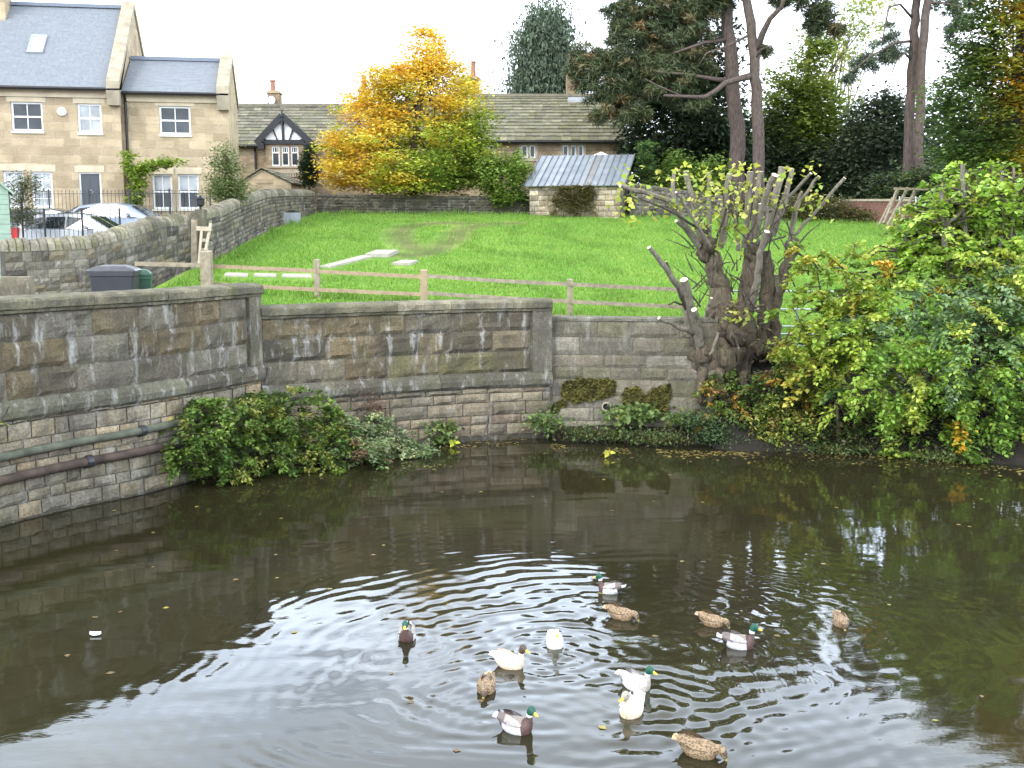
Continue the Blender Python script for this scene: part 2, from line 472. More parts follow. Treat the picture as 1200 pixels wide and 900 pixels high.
class MB:
    def __init__(s):
        s.v, s.f, s.c, s.m = [], [], [], []
    def quadgrid(s, pts, nu, nv, col=WHITE, mi=0, close=False):
        b = len(s.v)
        s.v += [tuple(p) for p in pts]
        for j in range(nv - 1):
            for i in range(nu - 1 if not close else nu):
                i2 = (i + 1) % nu
                s.f.append((b + j * nu + i, b + j * nu + i2, b + (j + 1) * nu + i2, b + (j + 1) * nu + i))
                s.c.append(col(j, i) if callable(col) else col); s.m.append(mi)
    def face(s, pts, col=WHITE, mi=0):
        b = len(s.v)
        s.v += [tuple(p) for p in pts]
        s.f.append(tuple(range(b, b + len(pts)))); s.c.append(col); s.m.append(mi)
    def hexa(s, p, col=WHITE, mi=0):
        """p: 4 bottom (ccw from above) + 4 top."""
        b = len(s.v)
        s.v += [tuple(q) for q in p]
        for f in ((3, 2, 1, 0), (4, 5, 6, 7), (0, 1, 5, 4), (1, 2, 6, 5), (2, 3, 7, 6), (3, 0, 4, 7)):
            s.f.append(tuple(b + i for i in f)); s.c.append(col); s.m.append(mi)
    def box(s, x0, x1, y0, y1, z0, z1, col=WHITE, mi=0):
        s.hexa([(x0, y0, z0), (x1, y0, z0), (x1, y1, z0), (x0, y1, z0),
                (x0, y0, z1), (x1, y0, z1), (x1, y1, z1), (x0, y1, z1)], col, mi)
    def beam(s, a, b, w, h, col=WHITE, mi=0, up=(0, 0, 1)):
        a, b = Vector(a), Vector(b)
        d = (b - a).normalized()
        up = Vector(up)
        if abs(d.dot(up)) > 0.95:
            up = Vector((0, 1, 0))
        x = d.cross(up).normalized() * (w / 2)
        z = x.cross(d).normalized() * (h / 2)
        s.hexa([a - x - z, a + x - z, b + x - z, b - x - z, a - x + z, a + x + z, b + x + z, b - x + z], col, mi)
    def tube(s, path, rad, n=8, col=WHITE, mi=0, cap=True, capmi=None, jitter=0.0, rng=None):
        path = [Vector(p) for p in path]
        if not isinstance(rad, (list, tuple)):
            rad = [rad] * len(path)
        b = len(s.v)
        d0 = (path[1] - path[0]).normalized()
        ref = Vector((0, 0, 1)) if abs(d0.z) < 0.9 else Vector((1, 0, 0))
        x = d0.cross(ref).normalized()
        for k, p in enumerate(path):
            d = (path[min(k + 1, len(path) - 1)] - path[max(k - 1, 0)]).normalized()
            x = (x - d * x.dot(d)).normalized()
            y = d.cross(x)
            for i in range(n):
                a = 2 * math.pi * i / n
                r = rad[k] * (1 + (jitter * (rng.random() - 0.5) if jitter else 0))
                q = p + (x * math.cos(a) + y * math.sin(a)) * r
                s.v.append(tuple(q))
        for k in range(len(path) - 1):
            for i in range(n):
                j = (i + 1) % n
                s.f.append((b + k * n + i, b + k * n + j, b + (k + 1) * n + j, b + (k + 1) * n + i))
                s.c.append(col); s.m.append(mi)
        if cap:
            e = b + (len(path) - 1) * n
            s.f.append(tuple(b + i for i in reversed(range(n)))); s.c.append(col); s.m.append(mi)
            s.f.append(tuple(e + i for i in range(n))); s.c.append(col); s.m.append(mi if capmi is None else capmi)
    def lathe(s, cx, cy, prof, n=16, col=WHITE, mi=0):
        pts = []
        for r, z in prof:
            for i in range(n):
                a = 2 * math.pi * i / n
                pts.append((cx + r * math.cos(a), cy + r * math.sin(a), z))
        s.quadgrid(pts, n, len(prof), col, mi, close=True)
        b = len(s.v) - n
        s.f.append(tuple(b + i for i in range(n))); s.c.append(col); s.m.append(mi)
    def build(s, name, mats, parent=None, smooth=False, world=False, org=None):
        me = bpy.data.meshes.new(name)
        V = s.v
        if parent is not None and world:
            L = Matrix.LocRotScale(parent.location, parent.rotation_euler, None).inverted()
            V = [tuple(L @ Vector(p)) for p in V]
        if org is not None:
            V = [(p[0] - org[0], p[1] - org[1], p[2] - org[2]) for p in V]
        me.from_pydata(V, [], s.f)
        if not isinstance(mats, (list, tuple)):
            mats = [mats]
        for m in mats:
            me.materials.append(m)
        me.polygons.foreach_set('material_index', s.m)
        tot = np.array([len(f) for f in s.f])
        c4 = np.ones((len(s.f), 4), np.float32)
        c4[:, :3] = np.array(s.c, np.float32)[:, :3]
        ca = me.color_attributes.new('Col', 'FLOAT_COLOR', 'CORNER')
        ca.data.foreach_set('color', np.repeat(c4, tot, axis=0).ravel())
        if smooth:
            me.polygons.foreach_set('use_smooth', [True] * len(me.polygons))
        me.update()
        o = bpy.data.objects.new(name, me)
        COL.objects.link(o)
        if parent is not None:
            o.parent = parent
        if org is not None:
            o.location = org
        return o

def tag(o, label, cat, group=None):
    o['label'] = label
    o['category'] = cat
    if group:
        o['group'] = group
    return o

def thing(name, label, cat, loc=(0, 0, 0), rz=0.0, group=None):
    o = bpy.data.objects.new(name, None)
    COL.objects.link(o)
    o.empty_display_size = 0.3
    o.location = loc
    o.rotation_euler = (0, 0, rz)
    return tag(o, label, cat, group)

def structure(o, kind='structure'):
    o['kind'] = kind
    return o

def leaf_cloud(name, P, size, cols, mat, parent=None, rng=None, up=0.6, aspect=0.62, droop=0.0, dirs=None,
               sizevar=0.35, org=None, kind=None, fold=0.12):
    """one kite-shaped, slightly folded blade per point; P, cols are (n,3)."""
    n = len(P)
    P = np.asarray(P, np.float64)
    if parent is not None:
        P = P - np.array(parent.location)
    if org is not None:
        P = P - np.array(org)
    nr = rng.normal(size=(n, 3)); nr[:, 2] = np.abs(nr[:, 2])
    nr /= np.linalg.norm(nr, axis=1)[:, None]
    nr = nr * (1 - up) + np.array([0, 0, 1.0]) * up
    nr /= np.linalg.norm(nr, axis=1)[:, None]
    t = rng.normal(size=(n, 3)) if dirs is None else dirs + rng.normal(size=(n, 3)) * 0.35
    t[:, 2] -= droop
    t -= nr * np.sum(t * nr, axis=1)[:, None]
    t /= np.linalg.norm(t, axis=1)[:, None] + 1e-9
    if dirs is None and droop:
        t[:, 2] -= droop * 0.5
        t /= np.linalg.norm(t, axis=1)[:, None]
    b = np.cross(nr, t)
    L = size * (1 + sizevar * rng.uniform(-1, 1, n))[:, None]
    w = L * aspect * 0.5
    V = np.empty((n, 4, 3))
    V[:, 0] = P - t * L * 0.5
    V[:, 1] = P - t * L * 0.04 + b * w + nr * L * fold
    V[:, 2] = P + t * L * 0.5
    V[:, 3] = P - t * L * 0.04 - b * w + nr * L * fold
    me = bpy.data.meshes.new(name)
    me.vertices.add(n * 4)
    me.vertices.foreach_set('co', V.ravel().astype(np.float32))
    me.loops.add(n * 4)
    me.loops.foreach_set('vertex_index', np.arange(n * 4, dtype=np.int32))
    me.polygons.add(n)
    me.polygons.foreach_set('loop_start', np.arange(0, n * 4, 4, dtype=np.int32))
    me.materials.append(mat)
    c4 = np.ones((n, 4), np.float32)
    c4[:, :3] = np.clip(cols, 0.002, 0.95)
    ca = me.color_attributes.new('Col', 'FLOAT_COLOR', 'POINT')
    ca.data.foreach_set('color', np.repeat(c4, 4, axis=0).ravel())
    me.update(calc_edges=True)
    o = bpy.data.objects.new(name, me)
    COL.objects.link(o)
    if parent is not None:
        o.parent = parent
    if org is not None:
        o.location = org
    if kind:
        o['kind'] = kind
    return o

def palette(rng, n, cols, weights=None, var=0.25):
    cols = np.array(cols)
    w = None if weights is None else np.array(weights) / np.sum(weights)
    k = rng.choice(len(cols), n, p=w)
    return cols[k] * (1 + var * rng.uniform(-1, 1, n))[:, None]

def lobes_to_world(lobes, Y, depth=0.9):
    """(px, py, rx, ry, dY) ellipses at depth Y become ellipsoids in metres."""
    out = []
    for L in lobes:
        px, py, rx, ry = L[:4]
        dY = L[4] if len(L) > 4 else 0.0
        c = at(px, py, Y + dY)
        s = (Y + dY) / FPX
        out.append((np.array(c), np.array([rx * s, depth * max(rx, ry) * s, ry * s])))
    return out

def clusters_in(rng, lobes, n, shell=0.5):
    w = np.array([r[0] * r[2] for c, r in lobes])
    w /= w.sum()
    k = rng.choice(len(lobes), n, p=w)
    d = rng.normal(size=(n, 3))
    d /= np.linalg.norm(d, axis=1)[:, None]
    rad = (shell + (1 - shell) * rng.random(n) ** 0.6)[:, None]
    C = np.array([c for c, r in lobes])[k]
    R = np.array([r for c, r in lobes])[k]
    return C + d * rad * R, k, d

def puff(rng, centers, per, rc, flat=0.55):
    P = np.repeat(centers, per, axis=0)
    return P + rng.normal(size=P.shape) * np.array([rc, rc, rc * flat])

class Path2:
    """plan polyline; right() points to the right-hand side of travel (toward the water for our walls)."""
    def __init__(s, pts, smooth=True):
        p = [Vector((a[0], a[1])) for a in pts]
        ex = [a[2:] for a in pts]
        if smooth and len(p) > 2:
            q, e2 = [], []
            for i in range(len(p) - 1):
                p0, p1, p2, p3 = p[max(i - 1, 0)], p[i], p[i + 1], p[min(i + 2, len(p) - 1)]
                for k in range(8):
                    t = k / 8
                    q.append(0.5 * ((2 * p1) + (p2 - p0) * t + (2 * p0 - 5 * p1 + 4 * p2 - p3) * t * t + (3 * p1 - p0 - 3 * p2 + p3) * t ** 3))
                    e2.append(tuple(a + (b - a) * t for a, b in zip(ex[i], ex[i + 1])))
            q.append(p[-1]); e2.append(ex[-1])
            p, ex = q, e2
        s.p, s.ex = p, ex
        s.s = [0.0]
        for a, b in zip(p, p[1:]):
            s.s.append(s.s[-1] + (b - a).length)
        s.L = s.s[-1]
    def _k(s, d):
        d = min(max(d, 0), s.L)
        for i in range(len(s.p) - 1):
            if d <= s.s[i + 1] or i == len(s.p) - 2:
                return i, (d - s.s[i]) / max(s.s[i + 1] - s.s[i], 1e-6)
    def pt(s, d, off=0.0):
        i, t = s._k(d)
        a = s.p[i].lerp(s.p[i + 1], t)
        dr = (s.p[min(i + 2, len(s.p) - 1)] - s.p[max(i - 1, 0)]).normalized() if False else (s.p[i + 1] - s.p[i]).normalized()
        return Vector((a.x + dr.y * off, a.y - dr.x * off))
    def extra(s, d):
        i, t = s._k(d)
        return tuple(a + (b - a) * t for a, b in zip(s.ex[i], s.ex[i + 1]))

def courses(mb, path, s0, s1, zlo, zhi, rows, lens, rng, colfn, bulge=0.03, proud=0.02, joint=0.012, base=0.0, nx=5, nz=4, mi=0):
    """rows: fractions of the height between zlo(s) and zhi(s). Every stone is its own lumpy face."""
    for (t0, t1) in rows:
        s = s0
        while s < s1 - 0.02:
            ln = rng.uniform(*lens)
            e = s + ln
            if s1 - e < lens[0] * 0.5:
                e = s1
            col = colfn(s, (t0 + t1) / 2)
            seed = rng.random() * 100
            pr = proud * rng.uniform(0.6, 1.5)
            pts = []
            for j in range(nz):
                for i in range(nx):
                    fi, fj = i / (nx - 1), j / (nz - 1)
                    ed = min(fi, 1 - fi, fj, 1 - fj)
                    sx = s + joint + (e - s - 2 * joint) * fi
                    z0, z1 = zlo(sx), zhi(sx)
                    zz = z0 + (z1 - z0) * (t0 + (t1 - t0) * fj)
                    if j == 0: zz += joint
                    if j == nz - 1: zz -= joint
                    if ed < 0.01:
                        off = base + 0.004
                        if nx > 4:
                            sx += (rng.random() - 0.5) * joint; zz += (rng.random() - 0.5) * joint
                    else:
                        off = base + pr + bulge * (noise.noise(Vector((sx * 3 + seed, zz * 4, seed))) * 1.1 + 0.25)
                    q = path.pt(sx, off)
                    pts.append((q.x, q.y, zz))
            mb.quadgrid(pts, nx, nz, col, mi)
            s = e

def ribbon(mb, path, s0, s1, prof, n, col, mi=0, zf=None, rng=None, rough=0.0, capends=True):
    """sweep a closed profile [(off, z)] along the path."""
    m = len(prof)
    pts = []
    for i in range(n + 1):
        s = s0 + (s1 - s0) * i / n
        for (o, z) in prof:
            r = (rng.random() - 0.5) * rough if rng else 0
            q = path.pt(s, o + r)
            pts.append((q.x, q.y, (z if zf is None else zf(s, z)) + (rng.random() - 0.5) * rough * 0.6 if rng else (z if zf is None else zf(s, z))))
    mb.quadgrid(pts, m, n + 1, col, mi, close=True)
    if capends:
        b = len(mb.v) - len(pts)
        mb.f.append(tuple(b + k for k in range(m))); mb.c.append(col if not callable(col) else col(0, 0)); mb.m.append(mi)
        e = len(mb.v) - m
        mb.f.append(tuple(e + k for k in reversed(range(m)))); mb.c.append(col if not callable(col) else col(0, 0)); mb.m.append(mi)

def pick(rng, cols, var=0.18):
    c = rng.choice(cols)
    k = 1 + rng.uniform(-var, var)
    return tuple(x * k for x in c)

# ================================================================== SETTING
R = random.Random(7)
NR = np.random.default_rng(11)

def lerp_tab(tab, x):
    return float(np.interp(x, [t[0] for t in tab], [t[1] for t in tab]))

ZN = [(-10, 3.22), (-4, 2.9), (1.6, 2.38), (5, 2.05), (8, 1.8), (40, 1.8)]
ZF = [(-10, 5.75), (0, 5.75), (8, 5.6), (18, 5.32), (60, 5.3)]
def zlawn(x, y):
    t = (y - 28) / 27
    a, b = lerp_tab(ZN, x), lerp_tab(ZF, x)
    k = 1 - (1 - min(t, 1)) ** 1.22 if t >= 0 else t * 0.8
    return a + (b - a) * k + 0.05 * noise.noise(Vector((x * 0.35, y * 0.25, 1.7)))

def on_lawn(px, py):
    lo, hi = 20.0, 70.0
    for _ in range(40):
        mid = (lo + hi) / 2
        p = at(px, py, mid)
        if p.z > zlawn(p.x, p.y): lo = mid
        else: hi = mid
    p = at(px, py, lo)
    return Vector((p.x, p.y, zlawn(p.x, p.y)))

# plan of the pond walls (left to right, pond on the right-hand side of travel)
P_LEFT = Path2([(-15.5, 5.0), (-11.8, 12.5), (-8.62, 18.7), (-7.15, 20.7), (-6.3, 22.2), (-5.48, 24.0)])
P_MID = Path2([(-5.48, 24.02), (-4.6, 24.45), (-3.3, 25.1), (-1.9, 25.75), (-0.6, 26.25), (0.95, 26.62)])
P_RIGHT = Path2([(0.93, 26.78), (2.6, 26.62), (4.9, 26.35)])

def wall_front_y(x):
    pts = [(p.x, p.y) for p in P_MID.p] + [(p.x, p.y) for p in P_RIGHT.p]
    return lerp_tab(pts, x)

# ---- far ground to the horizon, yard, car park
mb = MB()
for (x0, x1, y0, y1) in ((-700, 700, 55.6, 1500),):
    nx, ny = 60, 40
    pts = []
    for j in range(ny + 1):
        y = y0 + (y1 - y0) * (j / ny) ** 2.5
        for i in range(nx + 1):
            u = i / nx * 2 - 1
            x = 700 * abs(u) ** 2 * (1 if u > 0 else -1)
            pts.append((x, y, 5.35 + 0.45 * max(0, 1 - max(0, x) / 15) * (x < 15) + 0.1 * noise.noise(Vector((x * .1, y * .1, 0)))))
    mb.quadgrid(pts, nx + 1, ny + 1)
structure(mb.build('ground', M['rough'], smooth=True))

mb = MB()
pts = []
NXc, NYc = 24, 26
for j in range(NYc + 1):
    y = 31.0 + 25.5 * j / NYc
    for i in range(NXc + 1):
        x = -60 + (60 - 9.75) * i / NXc
        z = min(4.1 + (y - 38) * 0.16, 5.05)
        z = max(z, 3.3)
        pts.append((x, y, z))
mb.quadgrid(pts, NXc + 1, NYc + 1)
structure(mb.build('car_park', M['tarmac'], smooth=True))

mb = MB()
pts = []
for j in range(31):
    y = 4 + 29 * j / 30
    for i in range(25):
        xr = -5.2 if y > 24 else P_LEFT.pt(P_LEFT.L * 0.5).x
        # right edge runs just inside the retaining wall
        best = min(P_LEFT.p, key=lambda q: abs(q.y - y))
        k = [q for q in P_LEFT.p]
        xr = lerp_tab([(q.y, q.x) for q in k], y) - 0.42 if y < 24 else -5.9
        x = -60 + (xr + 60) * (i / 24) ** 0.5
        z = 2.98 + 0.04 * noise.noise(Vector((x, y, 0)))
        if y > 27: z += (y - 27) * 0.055
        pts.append((x, y, z))
mb.quadgrid(pts, 25, 31)
structure(mb.build('gravel_yard', M['gravel'], smooth=True))

# ---- lawn with two worn wheel tracks
TRK = [[on_lawn(*p) for p in tr] for tr in (
    [(542, 263), (512, 262), (478, 265), (466, 272), (468, 282), (480, 293)],
    [(600, 262), (560, 264), (535, 271), (528, 280), (500, 296), (470, 300)])]
TRS = []
for tr in TRK:
    pth = Path2([(p.x, p.y) for p in tr])
    TRS.append(np.array([(q.x, q.y) for q in pth.p]))
def track_amt(x, y):
    d = min(float(np.min(np.hypot(T[:, 0] - x, (T[:, 1] - y) * 0.8))) for T in TRS)
    return max(0.0, 1 - d / 0.85) ** 0.8

GRASS = (0.175, 0.30, 0.055)
BARE = (0.13, 0.135, 0.06)
mb = MB()
nx, ny = 130, 90
grid = []
cols = []
for j in range(ny + 1):
    for i in range(nx + 1):
        u = i / nx
        x = -9.7 + 49 * u ** 1.25
        if x < -5.0: yf = 27.0
        elif x < 4.9: yf = wall_front_y(x) + 0.38
        else: yf = 27.1
        if -5.6 < x < -4.6:
            yf = 27.0 + (wall_front_y(-4.6) + .38 - 27.0) * (x + 5.6)
        y = yf + (56.4 - yf) * (j / ny) ** 1.15
        z = zlawn(x, y)
        grid.append((x, y, z))
        cols.append((track_amt(x, y), noise.noise(Vector((x * .3, y * .3, 5))) + .8 * noise.noise(Vector((x * .9, y * .5, 2)))))
def lawn_col(j, i):
    k, q = cols[j * (nx + 1) + i]
    g = (GRASS[0] * (1 + .32 * q), GRASS[1] * (1 + .16 * q), GRASS[2] * (1 + .2 * q))
    return tuple(a + (b - a) * k * 0.95 for a, b in zip(g, BARE))
mb.quadgrid(grid, nx + 1, ny + 1, lawn_col)
structure(mb.build('lawn', M['lawn'], smooth=True))

SLABQ = [[(372, 318), (392, 318), (440, 300), (426, 298)], [(426, 306), (458, 306), (469, 295), (438, 295)], [(457, 315), (483, 315), (492, 306), (468, 306)],
         [(260, 328), (370, 330), (368, 319), (262, 319)]]
SLABW = [[(lambda p: (p.x, p.y))(on_lawn(*q)) for q in quad] for quad in SLABQ]
def on_slab(x, y):
    for Q in SLABW:
        c = False
        for (x1, y1), (x2, y2) in zip(Q, Q[1:] + Q[:1]):
            if (y1 > y) != (y2 > y) and x < (x2 - x1) * (y - y1) / (y2 - y1) + x1: c = not c
        if c: return True
    return False
# grass blades standing on the lawn
n = 170000
bx = NR.uniform(-9.4, 22, n); by = 27.3 + (55.0 - 27.3) * NR.random(n) ** 1.35
keep = np.ones(n, bool)
bz = np.empty(n)
for i in range(n):
    x, y = bx[i], by[i]
    if abs(x) > y * 0.52: keep[i] = False; continue
    if y < 28.2 and x > 4.5: pass
    if on_slab(x, y): keep[i] = False; continue
    if track_amt(x, y) > 0.2 and NR.random() < 0.93: keep[i] = False; continue
    bz[i] = zlawn(x, y)
bx, by, bz = bx[keep], by[keep], bz[keep]
tall = 0.035 + 0.05 * NR.random(len(bx)) ** 2
# longer tufts under the walls and the fence
edge = (np.abs(bx + 9.5) < 0.7) | (by > 54.2) | (np.abs(by - 30) < 0.25)
tall[edge] *= 2.0
gp = np.stack([bx, by, bz + tall * 0.8], 1)
gd = np.tile(np.array([0.0, 0, 1.0]), (len(gp), 1))
clump = np.array([noise.noise(Vector((a * .8, b * .6, 3.3))) for a, b in zip(bx, by)])
tall = tall * (1 + .8 * np.clip(clump - .25, 0, 1) * 2)
gc = palette(NR, len(gp), [(0.17, 0.31, 0.055), (0.22, 0.36, 0.07), (0.13, 0.25, 0.045), (0.27, 0.35, 0.095)], [4, 3, 2, 1], 0.2)
gc = gc * np.where(clump > .25, .86, 1.0)[:, None]
# upright blades: built as kites whose length runs up
def blades(name, P, hgt, cols, w=0.035):
    n = len(P)
    a = NR.uniform(0, 2 * math.pi, n)
    b = np.stack([np.cos(a), np.sin(a), np.zeros(n)], 1) * w
    lean = NR.normal(size=(n, 3)) * 0.35; lean[:, 2] = 1
    t = lean * hgt[:, None]
    V = np.empty((n, 3, 3))
    V[:, 0] = P - b; V[:, 1] = P + b; V[:, 2] = P + t
    me = bpy.data.meshes.new(name)
    me.vertices.add(n * 3); me.vertices.foreach_set('co', V.ravel().astype(np.float32))
    me.loops.add(n * 3); me.loops.foreach_set('vertex_index', np.arange(n * 3, dtype=np.int32))
    me.polygons.add(n); me.polygons.foreach_set('loop_start', np.arange(0, n * 3, 3, dtype=np.int32))
    me.materials.append(M['blade'])
    c4 = np.ones((n, 4), np.float32); c4[:, :3] = cols
    ca = me.color_attributes.new('Col', 'FLOAT_COLOR', 'POINT')
    ca.data.foreach_set('color', np.repeat(c4, 3, axis=0).ravel())
    me.update(calc_edges=True)
    o = bpy.data.objects.new(name, me); COL.objects.link(o)
    return o
gb = blades('grass_blades', np.stack([bx, by, bz - 0.005], 1), tall * 1.6, gc, 0.022)
gb['kind'] = 'stuff'
gb['label'] = 'short bright green grass blades covering the sloping field'
gb['category'] = 'grass'

# ---- pond bank on the right and the soil ledge under the low wall
TOE = [(0.9, 26.1), (1.6, 25.75), (3.0, 25.35), (5.0, 25.05), (8.0, 24.75), (11.0, 23.2), (14.0, 21.0), (17, 17), (19, 8)]
def toe_y(x):
    return lerp_tab(TOE, x)
mb = MB()
pts = []
nx, nv = 90, 14
for j in range(nv + 1):
    f = j / nv
    for i in range(nx + 1):
        x = 0.95 + (19.5 - 0.95) * (i / nx)
        ty = toe_y(x)
        q = noise.noise(Vector((x * 1.3, f * 3, 2))) * 0.14 + noise.noise(Vector((x * 4, f * 7, 9))) * 0.05
        if x < 4.8:
            ytop, ztop = wall_front_y(x) + 0.1, 0.34
        else:
            k = min(1, (x - 4.8) / 0.25)
            ytop = 26.6 * (1 - k) + (27.5 - max(0, x - 8) * 0.03) * k
            ztop = 0.34 * (1 - k) + zlawn(x, 27.4) * k + 0.02
        y = ty - 0.35 + (ytop - ty + 0.35) * f
        z = -0.4 + (ztop + 0.4) * (f ** 0.72) + q * min(1, f * 3) * min(1, (1.02 - f) * 4)
        pts.append((x, y, z))
mb.quadgrid(pts, nx + 1, nv + 1)
structure(mb.build('bank', M['soil'], smooth=True))

# ---- pond water: one sheet, finely waved where the ducks swim
DUCKPX = [(477, 754), (598, 787), (650, 763), (570, 815), (606, 862), (714, 700), (728, 730), (746, 812),
          (740, 842), (835, 738), (866, 764), (985, 738), (820, 890)]
DW = [atz(px, py, 0) for px, py in DUCKPX]
NXW, NYW = 640, 620
X0, X1, Y0, Y1 = -11.0, 13.0, 8.5, 27.2
gx = np.linspace(X0, X1, NXW); gy = np.linspace(Y0, Y1, NYW)
GX, GY = np.meshgrid(gx, gy)
H = np.zeros_like(GX)
wr = np.random.default_rng(5)
def fbm(seed, f0, octs=4, gain=.55):
    g = np.random.default_rng(seed); out = np.zeros_like(GX); am = 1.0; f = f0
    for _ in range(octs):
        for _ in range(3):
            a = g.uniform(0, 2 * np.pi)
            out += am * np.sin(f * g.uniform(.7, 1.3) * (GX * np.cos(a) + GY * np.sin(a)) + g.uniform(0, 6.28) + out * .6)
        f *= 1.9; am *= gain
    return out / 3
warpx, warpy = fbm(1, .8) * .5, fbm(2, .8) * .5
patch = np.clip(.6 + 1.0 * fbm(3, 1.5, 4), .05, 1.7)
patch2 = np.clip(.55 + 1.0 * fbm(4, 2.1, 4), .05, 1.7)
for i, d in enumerate(DW):
    r = np.hypot(GX - d.x + warpx * .16, GY - d.y + warpy * .16)
    lam = wr.uniform(0.17, 0.30)
    env = np.exp(-r / 1.35) * (1 - np.exp(-(r / 0.22) ** 2))
    H += 0.0019 * env * patch * np.sin(2 * np.pi * r / lam - wr.uniform(0, 6) + .5 * warpx)
# ring trains spreading from the flock
for (cx_, cy_, r0, wd_, lam, am, pt_) in ((690, 770, 2.2, 1.8, .30, .0015, patch), (640, 770, 2.8, 1.8, .24, .0010, patch2), (760, 750, 2.6, 1.6, .34, .0013, patch2), (640, 740, 4.0, 1.3, .27, .0008, patch)):
    q = atz(cx_, cy_, 0)
    r = np.hypot((GX - q.x) * .92 + warpx * .8, GY - q.y + warpy * .6)
    H += am * pt_ * np.exp(-((r - r0) / wd_) ** 2) * np.sin(2 * np.pi * r / lam + warpy)
# faint chop everywhere, stronger near the flock
q = atz(660, 760, 0)
near = .35 + 1.15 * np.exp(-(np.hypot(GX - q.x, GY - q.y) / 3.6) ** 2)
for _ in range(16):
    a = wr.uniform(-.5, .5) + math.pi / 2
    k = 2 * math.pi / wr.uniform(0.30, 1.0)
    H += near * wr.uniform(0.00015, 0.00042) * np.sin(k * (GX * math.cos(a) + GY * math.sin(a) + .25 * warpx) + wr.uniform(0, 6))
# V wakes are added once the headings are known (see ducks)
HEAD = [-1.6, -0.45, -1.5, -1.7, -0.5, 2.9, -0.5, -0.7, -2.0, -0.6, -0.25, -1.6, -0.5]
for d, h in zip(DW, HEAD):
    dx, dy = GX - d.x, GY - d.y
    al = -(dx * math.cos(h) + dy * math.sin(h)); pe = np.abs(-dx * math.sin(h) + dy * math.cos(h))
    arm = np.exp(-((pe - al * 0.42 - 0.08) / 0.085) ** 2) * np.exp(-np.clip(al, 0, None) / 0.9) * (al > -0.2)
    H += 0.004 * arm * patch
edge = np.minimum.reduce([np.clip((GX - X0) / 0.8, 0, 1), np.clip((X1 - GX) / 0.8, 0, 1), np.clip((GY - Y0) / 0.8, 0, 1), np.clip((Y1 - GY) / 0.8, 0, 1)])
H *= edge
V = np.stack([GX, GY, H], -1).reshape(-1, 3)
ext = np.array([(-40, -25, 0), (40, -25, 0), (40, Y0, 0), (-40, Y0, 0), (-40, Y1, 0), (X0, Y0, 0), (X0, Y1, 0), (X1, Y0, 0), (40, Y1, 0), (X1, Y1, 0)], float)
idx = np.arange(NXW * NYW).reshape(NYW, NXW)
Q = np.stack([idx[:-1, :-1], idx[:-1, 1:], idx[1:, 1:], idx[1:, :-1]], -1).reshape(-1, 4)
b0 = NXW * NYW
EQ = np.array([(b0, b0 + 1, b0 + 2, b0 + 3), (b0 + 3, b0 + 5, b0 + 6, b0 + 4), (b0 + 7, b0 + 2, b0 + 8, b0 + 9)])
Q = np.concatenate([Q, EQ])
me = bpy.data.meshes.new('pond_water')
VV = np.concatenate([V, ext])
me.vertices.add(len(VV)); me.vertices.foreach_set('co', VV.ravel().astype(np.float32))
me.loops.add(len(Q) * 4); me.loops.foreach_set('vertex_index', Q.ravel().astype(np.int32))
me.polygons.add(len(Q)); me.polygons.foreach_set('loop_start', np.arange(0, len(Q) * 4, 4, dtype=np.int32))
me.polygons.foreach_set('use_smooth', np.ones(len(Q), bool))
me.materials.append(M['water'])
me.update(calc_edges=True)
wo = bpy.data.objects.new('pond_water', me); COL.objects.link(wo)
structure(wo)

# ================================================================== POND WALLS
DARKS = [(0.145, 0.117, 0.076), (0.10, 0.083, 0.058), (0.16, 0.138, 0.10), (0.145, 0.11, 0.063), (0.17, 0.13, 0.076), (0.11, 0.095, 0.07), (0.18, 0.16, 0.122)]
GREENS = [(0.145, 0.130, 0.066), (0.158, 0.138, 0.075), (0.122, 0.104, 0.062), (0.175, 0.143, 0.085)]
BUFFS = [(0.31, 0.255, 0.17), (0.27, 0.225, 0.155), (0.33, 0.26, 0.165), (0.22, 0.19, 0.14), (0.29, 0.245, 0.18), (0.34, 0.255, 0.155), (0.24, 0.215, 0.165)]
MORTAR = (0.12, 0.104, 0.078)

# --- left wall
S_VIS = 4.0     # skip the stones of the first metres, far outside the frame
w = thing('retaining_wall', 'tall dark stone retaining wall on the left with rounded coping and two pipes running along it', 'wall', (-8.62, 18.7, 0))
L = P_LEFT
mb = MB()
ribbon(mb, L, 0, L.L, [(0.0, -0.5), (0.0, 3.6), (-0.45, 3.6), (-0.45, -0.5)], 60, MORTAR)
zc = lambda v: (lambda s: v)
pil = L.L - 0.42
courses(mb, L, S_VIS, pil - 0.04, zc(2.10), zc(3.61), [(0, .335), (.335, .67), (.67, 1)], (0.55, 1.4), R, lambda s, t: pick(R, DARKS, .25), 0.06, 0.03, 0.010, nx=9, nz=6)
mb.build('upper_courses', M['stone_dark'], w, world=True)
mb = MB()
rows = []
z = -0.45
while z < 1.78:
    h = R.choice([0.2, 0.24, 0.27, 0.3])
    rows.append((z, min(z + h, 1.8))); z += h
rows = [((a + 0.45) / 2.25, (b + 0.45) / 2.25) for a, b in rows]
def lowcol(s, t):
    z = -0.45 + 2.25 * t
    c = pick(R, BUFFS)
    if z < 0.75: c = tuple(0.62 * a + 0.38 * b for a, b in zip(c, (0.17, 0.16, 0.12)))
    if z < 0.12: c = (0.055, 0.05, 0.035)
    return c
courses(mb, L, S_VIS, L.L - 0.03, zc(-0.45), zc(1.80), rows, (0.26, 0.62), R, lowcol, 0.035, 0.028, 0.011, base=0.02, nx=5, nz=4)
mb.build('lower_courses', M['stone_lower'], w, world=True)
